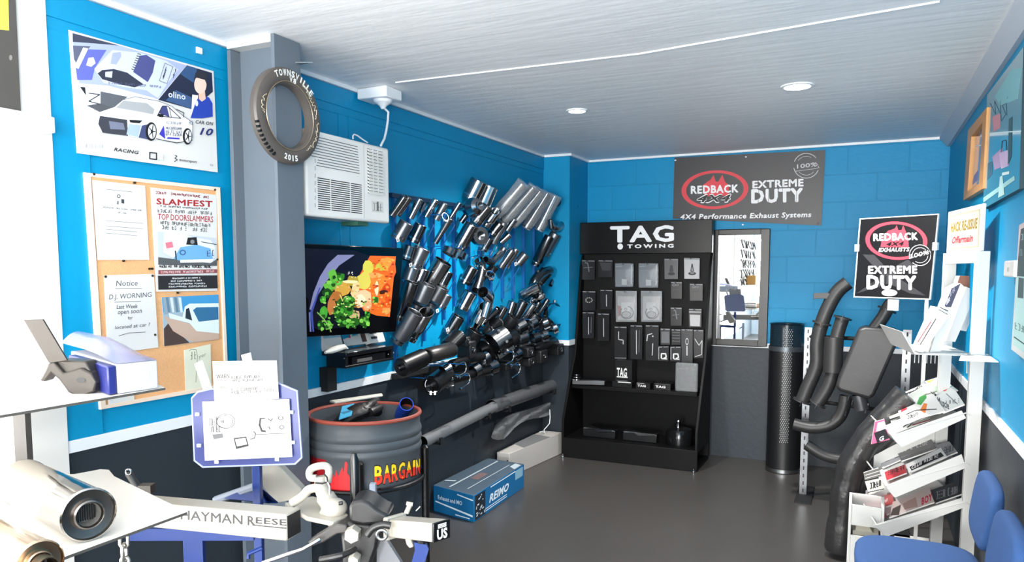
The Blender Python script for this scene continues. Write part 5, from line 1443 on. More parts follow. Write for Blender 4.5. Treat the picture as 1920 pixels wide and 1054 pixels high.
mb = MB(); mb.disc(P(1469, 612, Y=c.y-R-.003), YN, .008, blackm, 12); mb.build('top_hole', t)

# slotted posts of the exhaust stand
t = thing('exhaust_stand', 'slotted bright steel stand holding the black exhaust pipes', 'display stand', (-.32, 5.19, 0))
def slotted(name, x, y, z0, z1, w_=.022):
    mb = MB(); mb.box((x-w_, y-.008, z0), (x+w_, y+.008, z1), M('post_steel', '#74777a', .3, .9))
    n = int((z1-z0)/.05)
    for k in range(n):
        z = z0+(k+.5)*(z1-z0)/n
        mb.box((x-.004, y-.0088, z-.012), (x+.004, y-.0078, z+.012), C('#131416'))
    mb.build(name, t)
zp = P(1517, 614, Y=5.19).z
slotted('post', P(1513, 700, Y=5.19).x, 5.19, 0.012, zp)
q = P(1698, 700, D=4.25); slotted('post', q.x, q.y, .012, P(1692, 618, Y=q.y).z); q3 = q
mb = MB(); mb.box((-.37, 5.0, 0), (-.27, 5.40, .012), blackm); mb.build('base_plate', t)
mb = MB(); mb.box((q.x-.05, q.y-.2, 0), (q.x+.05, q.y+.2, .012), blackm); mb.build('base_plate', t)
A = Vector((P(1513, 700, Y=5.19).x, 5.2, zp-.06)); B = Vector((q.x, q.y+.02, P(1692, 640, Y=q.y).z))
mb = MB(); mb.tube([A, B], .012, blackm, 8); mb.build('cross_bar', t)
A2 = A-Vector((0, 0, .42)); B2 = B-Vector((0, 0, .42)); mb = MB(); mb.tube([A2, B2], .012, blackm, 8); mb.build('cross_bar', t)


def flange(mb, c, n, r, m, w=.008):
    n = n.normalized(); mb.lathe(c-n*w/2, n, [(0, .001), (0, r), (w, r), (w, .001)], m, 18)


def pipe(lbl, pts, rpx, Y, name='exhaust_pipe', flanges=(), bolts=True, slope=0):
    q = [P(x, y, Y=Y+slope*i) for i, (x, y) in enumerate(pts)]; s_ = (q[0]-EYE).dot(FW)/FPX
    qq = smooth_path(q)
    t = thing(name, lbl, 'exhaust pipe', (sum(v.x for v in q)/len(q), Y, min(v.z for v in q)-rpx*s_))
    mb = MB(); mb.tube(qq, rpx*s_, pipeblk, 20, hollow=.003, mi=void); mb.build('pipe', t, smooth=50)
    for i in flanges:
        k = min(max(i*4, 0), len(qq)-1); k2 = min(k+1, len(qq)-1); k1 = max(k2-1, 0)
        n = (qq[k2]-qq[k1]).normalized(); u, v = ortho(n)
        mb = MB(); mb.lathe(qq[k]-n*.005, n, [(0, rpx*s_), (0, rpx*s_*1.35), (.010, rpx*s_*1.35), (.010, rpx*s_)], pipeblk, 18); mb.build('flange', t)
        if bolts:
            for sg in (-1, 1):
                c = qq[k]+u*sg*rpx*s_*1.55; mb = MB(); mb.cyl(c-n*.012, c+n*.025, .004, TM[0], 8); mb.build('bolt', t)
    return t


t1 = pipe('tall curved black exhaust pipe, leftmost on the exhaust stand', [(1590, 530), (1571, 546), (1555, 572), (1541, 606), (1532, 644), (1531, 685), (1515, 725), (1504, 752)], 13, 5.05, flanges=(3, 7))
mb = MB(); q = [P(x, y, Y=5.02) for x, y in ((1525, 550), (1552, 549), (1568, 556), (1566, 562), (1540, 560), (1525, 561))]; mb.prism(q, (0, .03, 0), pipeblk); mb.build('hanger_plate', t1, bevel=.002)
t2 = pipe('black exhaust pipe with a slim round muffler, second on the exhaust stand', [(1580, 596), (1571, 625), (1563, 660), (1561, 697), (1551, 728), (1533, 757)], 12, 4.98, flanges=(0, 5))
A, B = P(1564, 631, Y=4.98), P(1561, 699, Y=4.98); s_ = (A-EYE).dot(FW)/FPX; d = (B-A).normalized(); L = (B-A).length
mb = MB(); mb.lathe(A, d, [(0, 11*s_), (.004, 17*s_), (L-.004, 17*s_), (L, 11*s_)], pipeblk, 26); mb.build('muffler', t2)
# large oval muffler
t3 = thing('exhaust_muffler', 'large flat-sided black muffler tilted in the middle of the exhaust stand', 'muffler', P(1630, 752, Y=4.75))
q = [P(x, y, Y=4.72) for x, y in ((1610, 616), (1622, 613), (1676, 617), (1687, 622), (1685, 640), (1640, 742), (1630, 750), (1574, 734), (1566, 726), (1570, 712))]
mb = MB(); mb.prism(q, (0, .16, 0), pipeblk); mb.build('muffler_body', t3, bevel=.02, bseg=4, smooth=60)
qq = smooth_path([P(x, y, Y=4.80) for x, y in ((1679, 562), (1668, 572), (1656, 594), (1640, 616))]); s_ = .0033
mb = MB(); mb.tube(qq, 11*s_, pipeblk, 18, hollow=.003, mi=void); mb.build('inlet_pipe', t3)
n = (qq[5]-qq[6]).normalized(); mb = MB(); mb.lathe(qq[6], n, [(0, 11*s_), (0, 16*s_), (.01, 16*s_), (.01, 11*s_)], pipeblk, 18); mb.build('collar', t3)
mb = MB(); mb.tube([P(1610, 740, Y=4.80), P(1617, 768, Y=4.80)], 13*s_, M('worn_pipe', '#55565a', .35, .6), 18, hollow=.003, mi=void); mb.build('outlet_pipe', t3)
for x, y in ((1597, 760), (1608, 768), (1622, 775), (1626, 766), (1590, 752), (1585, 780)):
    c = P(x, y, Y=4.78); mb = MB(); mb.cyl(c, c+Vector((.006, 0, .03)), .004, TM[0], 8); mb.build('bolt', t3)
pipe('black elbow pipe lying lowest but one on the exhaust stand', [(1488, 795), (1520, 802), (1551, 799), (1572, 785), (1582, 765), (1586, 742)], 11, 5.0, flanges=(), bolts=False)
pipe('black pipe nearest the floor on the exhaust stand', [(1512, 834), (1545, 854), (1584, 862), (1640, 862)], 10, 5.02, bolts=False)
# wrapped hoses
hose = M('black_wrinkled_bag', '#2b2b2c', .3, .1, bump=1, bscale=9)
for i, (pts, r, Y, lk) in enumerate((([(1702, 742), (1655, 790), (1612, 845), (1588, 905), (1578, 985)], 26, 4.15, 'outer black bagged pipe arching down to the floor left of the magazine rack'), ([(1716, 800), (1668, 840), (1640, 885), (1620, 960)], 20, 4.3, 'inner black bagged pipe behind the outer one by the magazine rack'))):
    q = [P(x, y, Y=Y) for x, y in pts]; q.append(Vector((q[-1].x-.01, Y, .03))) if q[-1].z > .06 else None
    qq = smooth_path(q); rnd = random.Random(i); s_ = (q[0]-EYE).dot(FW)/FPX
    mb = MB(); mb.tube(qq, [r*s_*rnd.uniform(.92, 1.08) for _ in qq], hose, 18); tag(mb.build('bagged_pipe', smooth=70), lk, 'wrapped pipe')

# ---- Redback exhausts sign
sn_ = Vector((-.5, -.866, 0)); spt = P(1680, 480, D=4.05)
t = thing('exhaust_sign', 'square black sign with red REDBACK oval and EXTREME DUTY on a white pole', 'sign', (spt.x+.1, spt.y, 0))
a = Art(spt, sn_).frame(1560, 380, 3.294)
a.sheet([(170, 98), (660, 68), (608, 600), (132, 585)], C('#c9ccce'), .012); a.build('edge_frame', t)
a = Art(spt+sn_*.001, sn_).frame(1560, 380, 3.294)
bk = C('#101013', .35)
a.p([(178, 104), (652, 75), (600, 592), (140, 578)], bk)
a.p([(188, 320), (260, 322), (370, 440), (580, 575), (480, 560), (350, 500), (150, 562), (310, 450)], C('#2e2e32'))
a.p([(470, 350), (520, 400), (370, 450), (340, 420)], C('#2e2e32'))
cx, cy, rx, ry = 398, 235, 192, 118
a.e(cx, cy, rx, ry, C('#d33a4c'), .06, 48, hole=.86)
a.p([(310, 215), (345, 175), (388, 160), (400, 140), (410, 170), (430, 168), (440, 140), (455, 175), (470, 215), (475, 275), (300, 275)], C('#c9384a'))
a.t('REDBACK', (255, 235), (530, 228), 44, wh, .07); a.t('4X4', (335, 268), (445, 264), 24, bk, .08, .3); a.t('EXHAUSTS', (288, 304), (480, 300), 24, wh, .05, .2)
a.e(545, 325, 70, 68, bk); a.e(545, 325, 68, 66, lg, 0, 36, hole=.94); a.e(545, 325, 50, 48, lg, 0, 36, hole=.94); a.p([(478, 345), (600, 285), (612, 320), (490, 375)], bk); a.l([(478, 347), (606, 300)], 3, lg); a.t('100%', (488, 345), (600, 318), 28, lg, .02)
a.t('EXTREME', (225, 438), (528, 436), 48, wh, .065); a.t('DUTY', (215, 530), (522, 535), 84, wh, .08)
for x in (262, 303, 345, 390, 440, 482): a.l([(x, 440), (x+3, 388)], 2, bk)
for x in (252, 330, 400, 480): a.l([(x, 532), (x+4, 446)], 3, bk)
a.e(357, 557, 48, 21, wh); a.scrib(325, 562, 392, 560, 6, C('#777777'), 2, 18, 1.5)
a.build('printed_face', t)
for x, y in ((640, 270), (158, 280)):
    c = P(1560+x/3.294, 380+y/3.294, pl=(spt, sn_)); mb = MB(); mb.obox(c, Vector((.866, -.5, 0))*.012, Vector((0, 0, .02)), sn_*.010, C('#e6e8ea')); mb.build('corner_clip', t)
p0 = P(1560+585/3.294, 380+600/3.294, pl=(spt-sn_*.02, sn_))
mb = MB(); mb.obox((p0.x, p0.y, p0.z/2), Vector((.009, 0, 0)), Vector((0, .009, 0)), Vector((0, 0, p0.z/2)), offw); mb.build('pole', t)
mb = MB(); mb.obox((p0.x, p0.y, .006), Vector((.1, 0, 0)), Vector((0, .1, 0)), Vector((0, 0, .006)), offw); mb.build('foot', t)
c = P(1675, 572, pl=(spt, sn_)); mb = MB(); mb.obox(c, Vector((.866, -.5, 0))*.03, Vector((0, 0, .03)), sn_*.004, C('#c2c4c6')); mb.build('lower_tab', t)

# ---- magazine rack
dD = Vector((-.174, .985, 0)); dN = Vector((-.985, -.174, 0)); LR = .46
N0 = P(1830, 700, D=3.2); nearp = (N0, dD)
t = thing('magazine_rack', 'white metal magazine rack with slanted trays standing against the right wall', 'magazine rack', (N0.x, N0.y, 0)); rack = t
ztop = P(1830, 471, pl=nearp).z
ww = .027
mb = MB(); c = Vector((N0.x, N0.y, ztop/2)); mb.obox(c, dN*ww, dD*.012, Vector((0, 0, ztop/2)), offw); mb.build('post', t, bevel=.002)
F0 = N0+dD*LR
mb = MB(); mb.obox((F0.x, F0.y, ztop/2), dN*ww, dD*.012, Vector((0, 0, ztop/2)), offw); mb.build('post', t, bevel=.002)
mb = MB(); c = N0+dD*LR/2; mb.obox((c.x, c.y, ztop-.025), dN*ww, dD*(LR/2-.012), Vector((0, 0, .025)), offw); mb.build('top_bar', t)
mb = MB(); mb.obox((c.x, c.y, .012), dN*.2, dD*(LR/2+.02), Vector((0, 0, .012)), offw); mb.build('base', t)
LIPS = [[(1678, 815), (1803, 770), (1811, 783), (1690, 838)], [(1661, 911), (1803, 852), (1811, 876), (1678, 932)], [(1638, 985), (1803, 934), (1809, 950), (1660, 1006)]]
trays = []
for k, lp in enumerate(LIPS):
    q = [P(x, y, pl=(N0-dD*.014, dD)) for x, y in lp]
    mb = MB(); mb.prism(q, dD*.003, offw); mb.build('side_panel', t)
    fl = [q[3], q[2]]; up_ = (q[0]-q[3])
    nrm = (fl[1]-fl[0]).cross(dD).normalized()
    if nrm.z < 0: nrm = -nrm
    LL = LR+.02
    mb = MB(); mb.prism([fl[0], fl[1], fl[1]+dD*LL, fl[0]+dD*LL], -nrm*.003, offw); mb.build('tray_floor', t)
    ou = (fl[0]-fl[1]).normalized()
    mb = MB(); mb.prism([fl[0], fl[0]+nrm*.055+ou*.01, fl[0]+nrm*.055+ou*.01+dD*LL, fl[0]+dD*LL], ou*.003, offw); mb.build('front_lip', t)
    mb = MB(); g = [fl[0]+dD*LL, fl[1]+dD*LL, fl[1]+dD*LL+Vector((0, 0, .10)), fl[0]+dD*LL+Vector((0, 0, .07))]; mb.prism(g, dD*.003, offw); mb.build('side_panel', t)
    mb = MB(); mb.tube([fl[0]+nrm*.06+ou*.01+dD*LL, fl[0]+nrm*.06+ou*.01, fl[1]+Vector((0, 0, .02)), fl[1]-ou*.02+Vector((0, 0, .0))], .0028, offw, 6); mb.build('tray_wire', t)
    trays.append((fl[0]+nrm*.002, nrm, fl))


def mag(lbl, tr, lift, pts, col, draw=None, th=.006, name='magazine', fr=(1560, 640, 2.547)):
    o, nrm, fl = trays[tr]
    a = Art(o+nrm*(lift+th), nrm).frame(*fr)
    a.sheet(pts, C(col, .3), th, paper)
    if draw: draw(a)
    return tag(a.build(name), lbl, 'magazine', 'magazines in the slanted trays')


def d1(a):
    a.p([(325, 298), (350, 288), (360, 325), (330, 340)], C('#c8323f')); a.t('EMI', (328, 326), (356, 317), 18, wh, .05)
    a.p([(405, 300), (425, 245), (445, 232), (452, 270), (425, 305)], C('#2f9a3c')); a.p([(420, 330), (440, 295), (455, 300), (445, 345)], C('#e07a30'))
    a.l([(350, 300), (380, 265), (470, 250)], 4, K_); a.l([(355, 350), (400, 330), (500, 325)], 4, K_); a.l([(360, 400), (430, 370), (510, 350)], 5, C('#4a4a4a')); a.scrib(360, 372, 410, 355, 14, K_, 3, 5, 3); a.l([(450, 225), (480, 250), (500, 240)], 5, C('#3d4a3f'))
def d2(a): a.t('Muscle', (505, 300), (560, 325), 34, K_, .05, .2, top=(500, 262)); a.scrib(560, 300, 610, 290, 16, C('#55585a'), 4, 6, 3); a.l([(545, 250), (600, 300)], 4, C('#777777'))
def d3(a): a.l([(330, 260), (430, 222)], 6, K_); a.scrib(345, 275, 400, 255, 18, C('#2a2a2c'), 5, 6, 4); a.p([(310, 262), (335, 255), (340, 275), (318, 280)], C('#c23a44')); a.scrib(400, 240, 440, 225, 18, C('#3a3a3c'), 6, 5, 4)
def d4(a): a.p([(455, 190), (485, 182), (495, 205), (462, 212)], C('#b9cf2e')); a.e(535, 225, 15, 14, C('#c8323f')); a.p([(485, 215), (515, 210), (520, 240), (490, 245)], C('#8bb98a')); a.l([(440, 190), (520, 165)], 4, K_)
def d5(a): a.scrib(262, 340, 310, 325, 30, K_, 7, 5, 5); a.l([(265, 320), (305, 345)], 5, K_)
def d6(a): a.l([(340, 410), (380, 380)], 6, K_); a.l([(360, 412), (400, 378)], 5, K_); a.l([(310, 375), (330, 365), (335, 385)], 3, K_); a.l([(385, 400), (470, 375)], 5, C('#9d4550'))
mag('plain magazine with black strokes at the lower left of the top tray', 0, .004, [(275, 368), (420, 322), (470, 372), (300, 436)], '#e9e8e4', d6)
mag('magazine with a dark masthead at the back of the top tray', 0, .016, [(258, 282), (445, 200), (492, 238), (275, 308)], '#dcdad2', d3)
mag('magazine with a yellow-green square and a red dot, back right of the top tray', 0, .016, [(440, 190), (510, 165), (600, 232), (505, 262)], '#d9ddd6', d4)
mag('dark patterned magazine at the left edge of the top tray', 0, .024, [(252, 300), (312, 282), (338, 345), (274, 366)], '#b9b6ac', d5)
mag('magazine with Muscle masthead at the right of the top tray', 0, .024, [(492, 262), (585, 228), (632, 300), (528, 342)], '#dfe0dd', d2)
mag('front magazine with a red box, a green and an orange figure in the top tray', 0, .032, [(302, 296), (475, 238), (540, 332), (338, 396)], '#e6e6e2', d1)
def e1(a): a.l([(240, 540), (320, 500)], 5, C('#77787c')); a.l([(255, 575), (350, 540)], 4, C('#5a5b60')); a.p([(235, 545), (290, 525), (300, 560), (250, 575)], C('#cfd0d4'))
def e2(a): a.scrib(330, 530, 460, 490, 22, C('#c9c9c9'), 8, 9, 4); a.l([(330, 555), (470, 505)], 4, C('#8d8d90'))
def e3(a): a.p([(370, 600), (520, 530), (535, 548), (380, 618)], C('#101011')); a.t('CLUB', (380, 612), (430, 588), 16, wh, .04, .2); a.scrib(440, 580, 520, 548, 14, wh, 9, 8, 3)
def e4(a): a.scrib(265, 640, 345, 612, 20, C('#40191e'), 10, 7, 4)
def e5(a): a.scrib(490, 550, 580, 520, 26, C('#3a3b3e'), 11, 8, 4)
mag('pale grey magazine at the left of the middle tray', 1, .004, [(212, 520), (330, 475), (372, 545), (240, 605)], '#b5b4ba', e1)
mag('dark magazine across the back of the middle tray', 1, .014, [(300, 505), (470, 462), (500, 512), (330, 572)], '#3b3b40', e2)
mag('red magazine at the front left corner of the middle tray', 1, .012, [(250, 625), (348, 588), (356, 628), (262, 664)], '#b0323d', e4)
mag('grey patterned magazine at the right of the middle tray', 1, .012, [(478, 500), (560, 478), (598, 528), (520, 560)], '#83858a', e5)
mag('black and white magazine lying at the front of the middle tray', 1, .022, [(352, 588), (520, 508), (548, 550), (366, 628)], '#ececea', e3)
def f1(a): a.p([(190, 800), (240, 790), (265, 840), (195, 862)], C('#d98a9d')); a.scrib(190, 770, 230, 760, 16, C('#7a6a6c'), 3, 5, 3)
def f2(a): a.t('BOY', (428, 782), (478, 758), 34, C('#d11f52'), .06); a.p([(290, 800), (330, 780), (320, 830), (280, 832)], C('#4a3f3c')); a.p([(340, 775), (400, 745), (410, 790), (345, 805)], C('#b99a92'))
def f3(a): a.scrib(495, 755, 600, 725, 34, C('#a9aaac'), 12, 9, 3)
mag('pink and white magazine at the left of the lowest tray', 2, .006, [(182, 742), (262, 722), (292, 812), (196, 864)], '#e3c9cb', f1)
mag('dark pamphlet at the right of the lowest tray', 2, .006, [(470, 712), (585, 672), (622, 728), (496, 772)], '#2a2b2d', f3)
mag('white magazine with pink BOY lettering in the lowest tray', 2, .016, [(290, 768), (465, 700), (488, 768), (272, 842)], '#d8c7c3', f2)
mag('red edged magazine between the pink one and the lettered one in the lowest tray', 2, .012, [(240, 740), (285, 722), (300, 775), (255, 790)], '#c64b4b', lambda a: a.scrib(252, 770, 285, 758, 14, wh, 2, 4, 3))
# leaflet pockets on the outer edge
def leaf(lbl, pts, col, draw=None, off=.0):
    o = trays[1][2][0]+dN*.02
    a = Art(o-dD*off, -dD).frame(1560, 640, 2.547); a.sheet(pts, C(col, .35), .008, paper)
    if draw: draw(a)
    return tag(a.build('leaflet'), lbl, 'leaflet', 'leaflets left of the trays')
leaf('pink edged leaflet sticking out left between the top and middle trays', [(205, 385), (250, 372), (275, 470), (188, 492)], '#e46a94', lambda a: (a.p([(218, 390), (250, 380), (262, 420), (210, 432)], C('#f0d3dc')), a.p([(200, 438), (255, 418), (275, 462), (215, 486)], K_), a.t('G', (225, 478), (248, 470), 20, wh, .06)))
leaf('dark white-lined leaflet pile left of the middle tray', [(152, 628), (222, 606), (238, 645), (158, 664)], '#77736c', lambda a: (a.l([(160, 640), (225, 620)], 3, wh), a.l([(160, 655), (232, 634)], 3, wh)))
leaf('white leaflet with black print left of the lowest tray', [(158, 672), (235, 655), (252, 705), (178, 735)], '#dad6cc', lambda a: (a.scrib(180, 705, 235, 690, 26, K_, 3, 5, 5), a.l([(172, 722), (248, 705)], 4, K_)))

# top shelf with catalogues
sz = P(1770, 665, pl=nearp).z
mb = MB(); A = P(1716, 664, pl=nearp); B = N0.copy(); B.z = sz; A.z = sz
mb.prism([A, B, B+dD*LR, A+dD*LR], (0, 0, -.004), offw); mb.build('catalogue_shelf', rack)
mb = MB(); A2 = P(1692, 622, pl=nearp); mb.prism([A, A2, A2+dD*LR, A+dD*LR], dN*.004, offw); mb.build('catalogue_lip', rack)
mb = MB(); C2 = P(1813, 664, pl=(N0-dD*.02, dD)); D2 = P(1813, 700, pl=(N0-dD*.02, dD)); mb.tube([A2-dD*.01, A-dD*.01, C2, D2], .003, offw, 6); mb.build('shelf_wire', rack)
mb = MB()
for k in range(7):
    p = B+dN*(.03+k*.018); mb.tube([p-Vector((0, 0, .0))+dD*(LR-.02), p+dD*(LR-.02)-Vector((0, 0, .09))], .0022, offw, 5)
mb.build('wire_back', rack)
def cat_(lbl, pts, col, off, th=.14, draw=None):
    p = (N0+dD*off, -dD); a = Art(p[0], p[1]).frame(1660, 500, 5.27)
    a.sheet(pts, C(col, .4), th, paper)
    if draw: draw(a)
    return tag(a.build('catalogue'), lbl, 'catalogue', 'catalogues leaning on the top shelf')
cat_('white catalogue leaning nearest the tray lip on the top shelf', [(322, 838), (520, 400), (570, 420), (628, 490), (372, 848)], '#e9e4dc', .02, .12, lambda a: (a.l([(500, 515), (345, 770)], 9, C('#3b2226')), a.l([(450, 545), (322, 745)], 12, C('#b06a70')), a.l([(540, 402), (620, 440)], 9, C('#2b2c30')), a.l([(530, 425), (612, 472)], 7, C('#2b2c30'))))
cat_('tall catalogue with a blue-black cover, second on the top shelf', [(585, 385), (655, 215), (745, 165), (775, 195), (545, 840), (440, 846)], '#dedbd5', .10, .10, lambda a: (a.p([(585, 385), (655, 215), (745, 165), (650, 400), (600, 400)], C('#3f3f55')), a.scrib(600, 380, 640, 330, 40, C('#c9c9cc'), 3, 4, 8), a.scrib(640, 300, 690, 230, 40, C('#8f90a0'), 4, 4, 8)))
cat_('cream catalogue, third on the top shelf', [(598, 735), (800, 200), (835, 215), (830, 420), (690, 745)], '#e2deda', .20, .08)
cat_('catalogue with a rusty red top behind the others on the top shelf', [(715, 150), (735, 92), (832, 92), (832, 560), (800, 640), (745, 630)], '#8a5a4a', .30, .06, lambda a: a.p([(750, 300), (832, 300), (832, 560), (800, 640), (745, 630)], C('#d8d4d2')))
# sign board on top of the rack
sp = (N0+dN*.03, dN)
a = Art(*sp).frame(1560, 380, 3.294)
t = thing('rack_sign', 'white sign board with faded yellow and pink lettering on top of the magazine rack', 'sign', (N0.x, N0.y+.2, ztop+.001))
z1, z2 = ztop+.001, P(1840, 380, pl=sp).z
e0 = N0-dD*.02; e1_ = F0+dD*.02
mb = MB(); mb.prism([Vector((e0.x, e0.y, z1)), Vector((e1_.x, e1_.y, z1)), Vector((e1_.x, e1_.y, z2)), Vector((e0.x, e0.y, z2))], dN*.012, offw)
mb.build('board', t, bevel=.003)
def rs(x, y, k=1):
    b = e1_.lerp(e0, x)+dN*(.0121+.0004*k); return Vector((b.x, b.y, z1+(z2-z1)*y))
mb = MB(); fq(mb, rs, .05, .08, .93, .90, C('#a9a28c')); fq(mb, rs, .07, .11, .91, .86, C('#bcb6a8'), 2)
ft(mb, rs, 'HACK RE-ISSUE', .12, .50, .88, .22, C('#8a7410'), .04, .1, 3); ft(mb, rs, 'Offermain', .18, .22, .78, .16, C('#a8303f'), .04, .3, 3); mb.build('printed_panel', t)
# low bin of the rack and rear shelf bracket
o = P(1592, 945, D=3.50)
t = thing('literature_bin', 'white open-fronted literature bin on the floor left of the magazine rack, behind the blue seat', 'bin', (o.x+.2, o.y+.1, 0))
mb = MB(); x0, x1, y0, y1, zt2 = o.x, o.x+.15, o.y, o.y+.2, o.z
for bx in (((x0, y0, 0), (x0+.012, y1, zt2)), ((x1-.012, y0, 0), (x1, y1, zt2)), ((x0, y1-.01, 0), (x1, y1, zt2)), ((x0, y0, 0), (x1, y1, .012)), ((x0+.012, y0, zt2-.10), (x1-.012, y0+.006, zt2)), ((x0+.012, y0, .012), (x1-.012, y0+.006, .25))):
    mb.box(*bx, offw)
mb.build('bin_shell', t, bevel=.002)
mb = MB(); mb.box((x0+.02, y0+.02, .03), (x1-.02, y1-.02, zt2-.13), C('#8d8b80')); mb.build('leaflet_block', t)
mb = MB(); A = P(1846, 659, X=XR-.12); 
yb0 = N0.y-.25
mb.prism([(XR-.005, yb0, sz+.0), (XR-.14, yb0, sz+.0), (XR-.10, yb0+.3, sz), (XR-.005, yb0+.3, sz)], (0, 0, .004), offw)
tag(mb.build('rack_shelf'), 'small white shelf on the wall behind the tall white rack post', 'shelf')
mb = MB(); q = [P(x, y, D=3.3) for x, y in ((1846, 536), (1866, 542), (1855, 575), (1846, 576))]; mb.prism(q, FW*.01, C('#4b4c50')); tag(mb.build('leaflet'), 'dark grey leaflet sticking out right of the tall white rack post', 'leaflet')
mb = MB(); q = [P(x, y, D=3.3) for x, y in ((1846, 516), (1856, 497), (1862, 497), (1847, 528))]; mb.prism(q, FW*.01, paper); tag(mb.build('leaflet'), 'white leaflet corner sticking out right of the tall white rack post', 'leaflet')

# ---- pictures on the right wall
gd = M('pine_frame', '#c98f4c', .4, var=.15, vscale=20)
t = thing('picture_frame', 'pine framed certificate high on the right wall nearest the corner', 'picture', P(1806, 375, X=XR))
OU = [(1815, 244), (1850, 201), (1842, 354), (1806, 376)]; IN = [(1821, 256), (1842, 229), (1835, 344), (1814, 359)]
for i in range(4):
    j = (i+1) % 4; a = Art(*onR(.03)); a.sheet([OU[i], OU[j], IN[j], IN[i]], gd, .03); a.build('frame_rail', t, bevel=.002)
a = Art(*onR(.01)); a.sheet(IN, M('framed_print', '#3f6f9e', .12, coat=.6, var=.2, vscale=12), .01); a.p([(1826, 330), (1834, 318), (1833, 338), (1822, 348)], C('#7f88b8')); a.l([(1822, 276), (1841, 272)], 2, C('#dfe8ee')); a.build('print', t)
t = thing('racing_print', 'large teal framed print of pink racing cars on the right wall', 'picture', P(1843, 392, X=XR))
a = Art(*onR(.0215)); a.sheet([(1851, 178), (1919, 88), (1911, 354), (1843, 392)], M('print_teal', '#4f9fae', .15, coat=.8, var=.12, vscale=5), .02, C('#123038'))
f = lambda x, y: (1700+x/2.395, 60+y/2.395)
ap = lambda pts, c_: a.p([f(*p_) for p_ in pts], C(c_))
ap([(385, 380), (420, 365), (420, 430), (390, 450)], '#c98a93'); ap([(395, 290), (470, 170), (520, 160), (500, 300), (420, 330)], '#79b3bb')
for pts in (((375, 320), (400, 370), (395, 310), (420, 365)), ((420, 310), (425, 400), (445, 370), (430, 330), (448, 320), (450, 375)), ((455, 290), (452, 300))): a.l([f(*p_) for p_ in pts], 1, C('#2c4d57'))
ap([(365, 590), (385, 580), (385, 640), (362, 665)], '#3f6f86'); ap([(385, 560), (430, 520), (440, 600), (395, 620)], '#b59cc4'); ap([(415, 545), (455, 530), (460, 600), (425, 615)], '#cbb4d6'); a.l([f(425, 540), f(430, 490), f(447, 485), f(450, 530)], 1.2, C('#22383f'))
ap([(460, 390), (475, 380), (472, 560), (455, 600)], '#2f5a68'); a.l([f(370, 455), f(515, 445)], 2, C('#cfe6ea')); ap([(345, 745), (485, 645), (487, 665), (346, 765)], '#9fd0d2'); ap([(420, 650), (432, 645), (440, 730), (412, 745)], '#b6dede'); ap([(430, 632), (462, 625), (462, 638), (430, 645)], '#dfeef0')
a.build('print', t)
t = thing('framed_chart', 'silver framed chart with dark top and pale bottom at the right edge', 'picture', P(1900, 654, X=XR))
a = Art(*onR(.0215)); a.sheet([(1911, 422), (1950, 400), (1940, 690), (1896, 655)], M('frame_silver', '#cfd3d4', .3, .4), .02, C('#222222'))
a.p([(1914, 430), (1950, 412), (1943, 520), (1906, 518)], C('#2c4a4e')); a.p([(1906, 518), (1943, 520), (1938, 676), (1900, 646)], C('#a7cccb'))
a.p([(1910, 520), (1920, 522), (1919, 560), (1908, 558)], C('#3c5558')); a.scrib(1914, 450, 1945, 445, 10, C('#8fb0b2'), 3, 6, 1.4); a.scrib(1912, 480, 1945, 480, 12, C('#6f8e90'), 4, 6, 1.4); a.scrib(1903, 616, 1930, 628, 12, C('#4b6a6a'), 5, 5, 1.2); a.l([(1902, 632), (1930, 652)], 2, C('#2c3c3c'))
a.build('chart', t)
A, B = P(1884, 489, X=XR-.03), P(1901, 520, X=XR-.03)
t = thing('thermostat', 'small white control box on the right wall between the rack post and the framed chart', 'control box', (XR-.015, A.y, B.z))
mb = MB(); mb.box((XR-.032, min(A.y, B.y), B.z), (XR-.001, max(A.y, B.y), A.z), offw); mb.build('housing', t, bevel=.006)
mb = MB(); y_ = (A.y+B.y)/2; mb.box((XR-.0335, y_-.02, A.z-.04), (XR-.032, y_+.02, A.z-.025), C('#9fa3a6')); mb.build('display', t)

# ---- blue chairs
fab = M('blue_upholstery', '#284d82', .85, bump=.25, bscale=350, var=.05, vscale=40)


def pad(mb, c, ax, ay, az, m, rx=.30, n=28):
    """rounded cushion: superellipse outline in ax/ay, thickness az, crowned"""
    R = []
    for (f, h) in ((.001, -1), (.86, -1), (.96, -.8), (1, -.35), (1, .35), (.96, .8), (.85, 1), (.5, 1.12), (.001, 1.16)):
        ring_ = []
        for k in range(n):
            a_ = 2*PI*k/n; e = 2/3.6
            x = math.copysign(abs(cs(a_))**e, cs(a_)); y = math.copysign(abs(sn(a_))**e, sn(a_))
            ring_.append(Vector(c)+ax*x*f+ay*y*f+az*h)
        R.append(ring_)
    mb.rings(R, m)


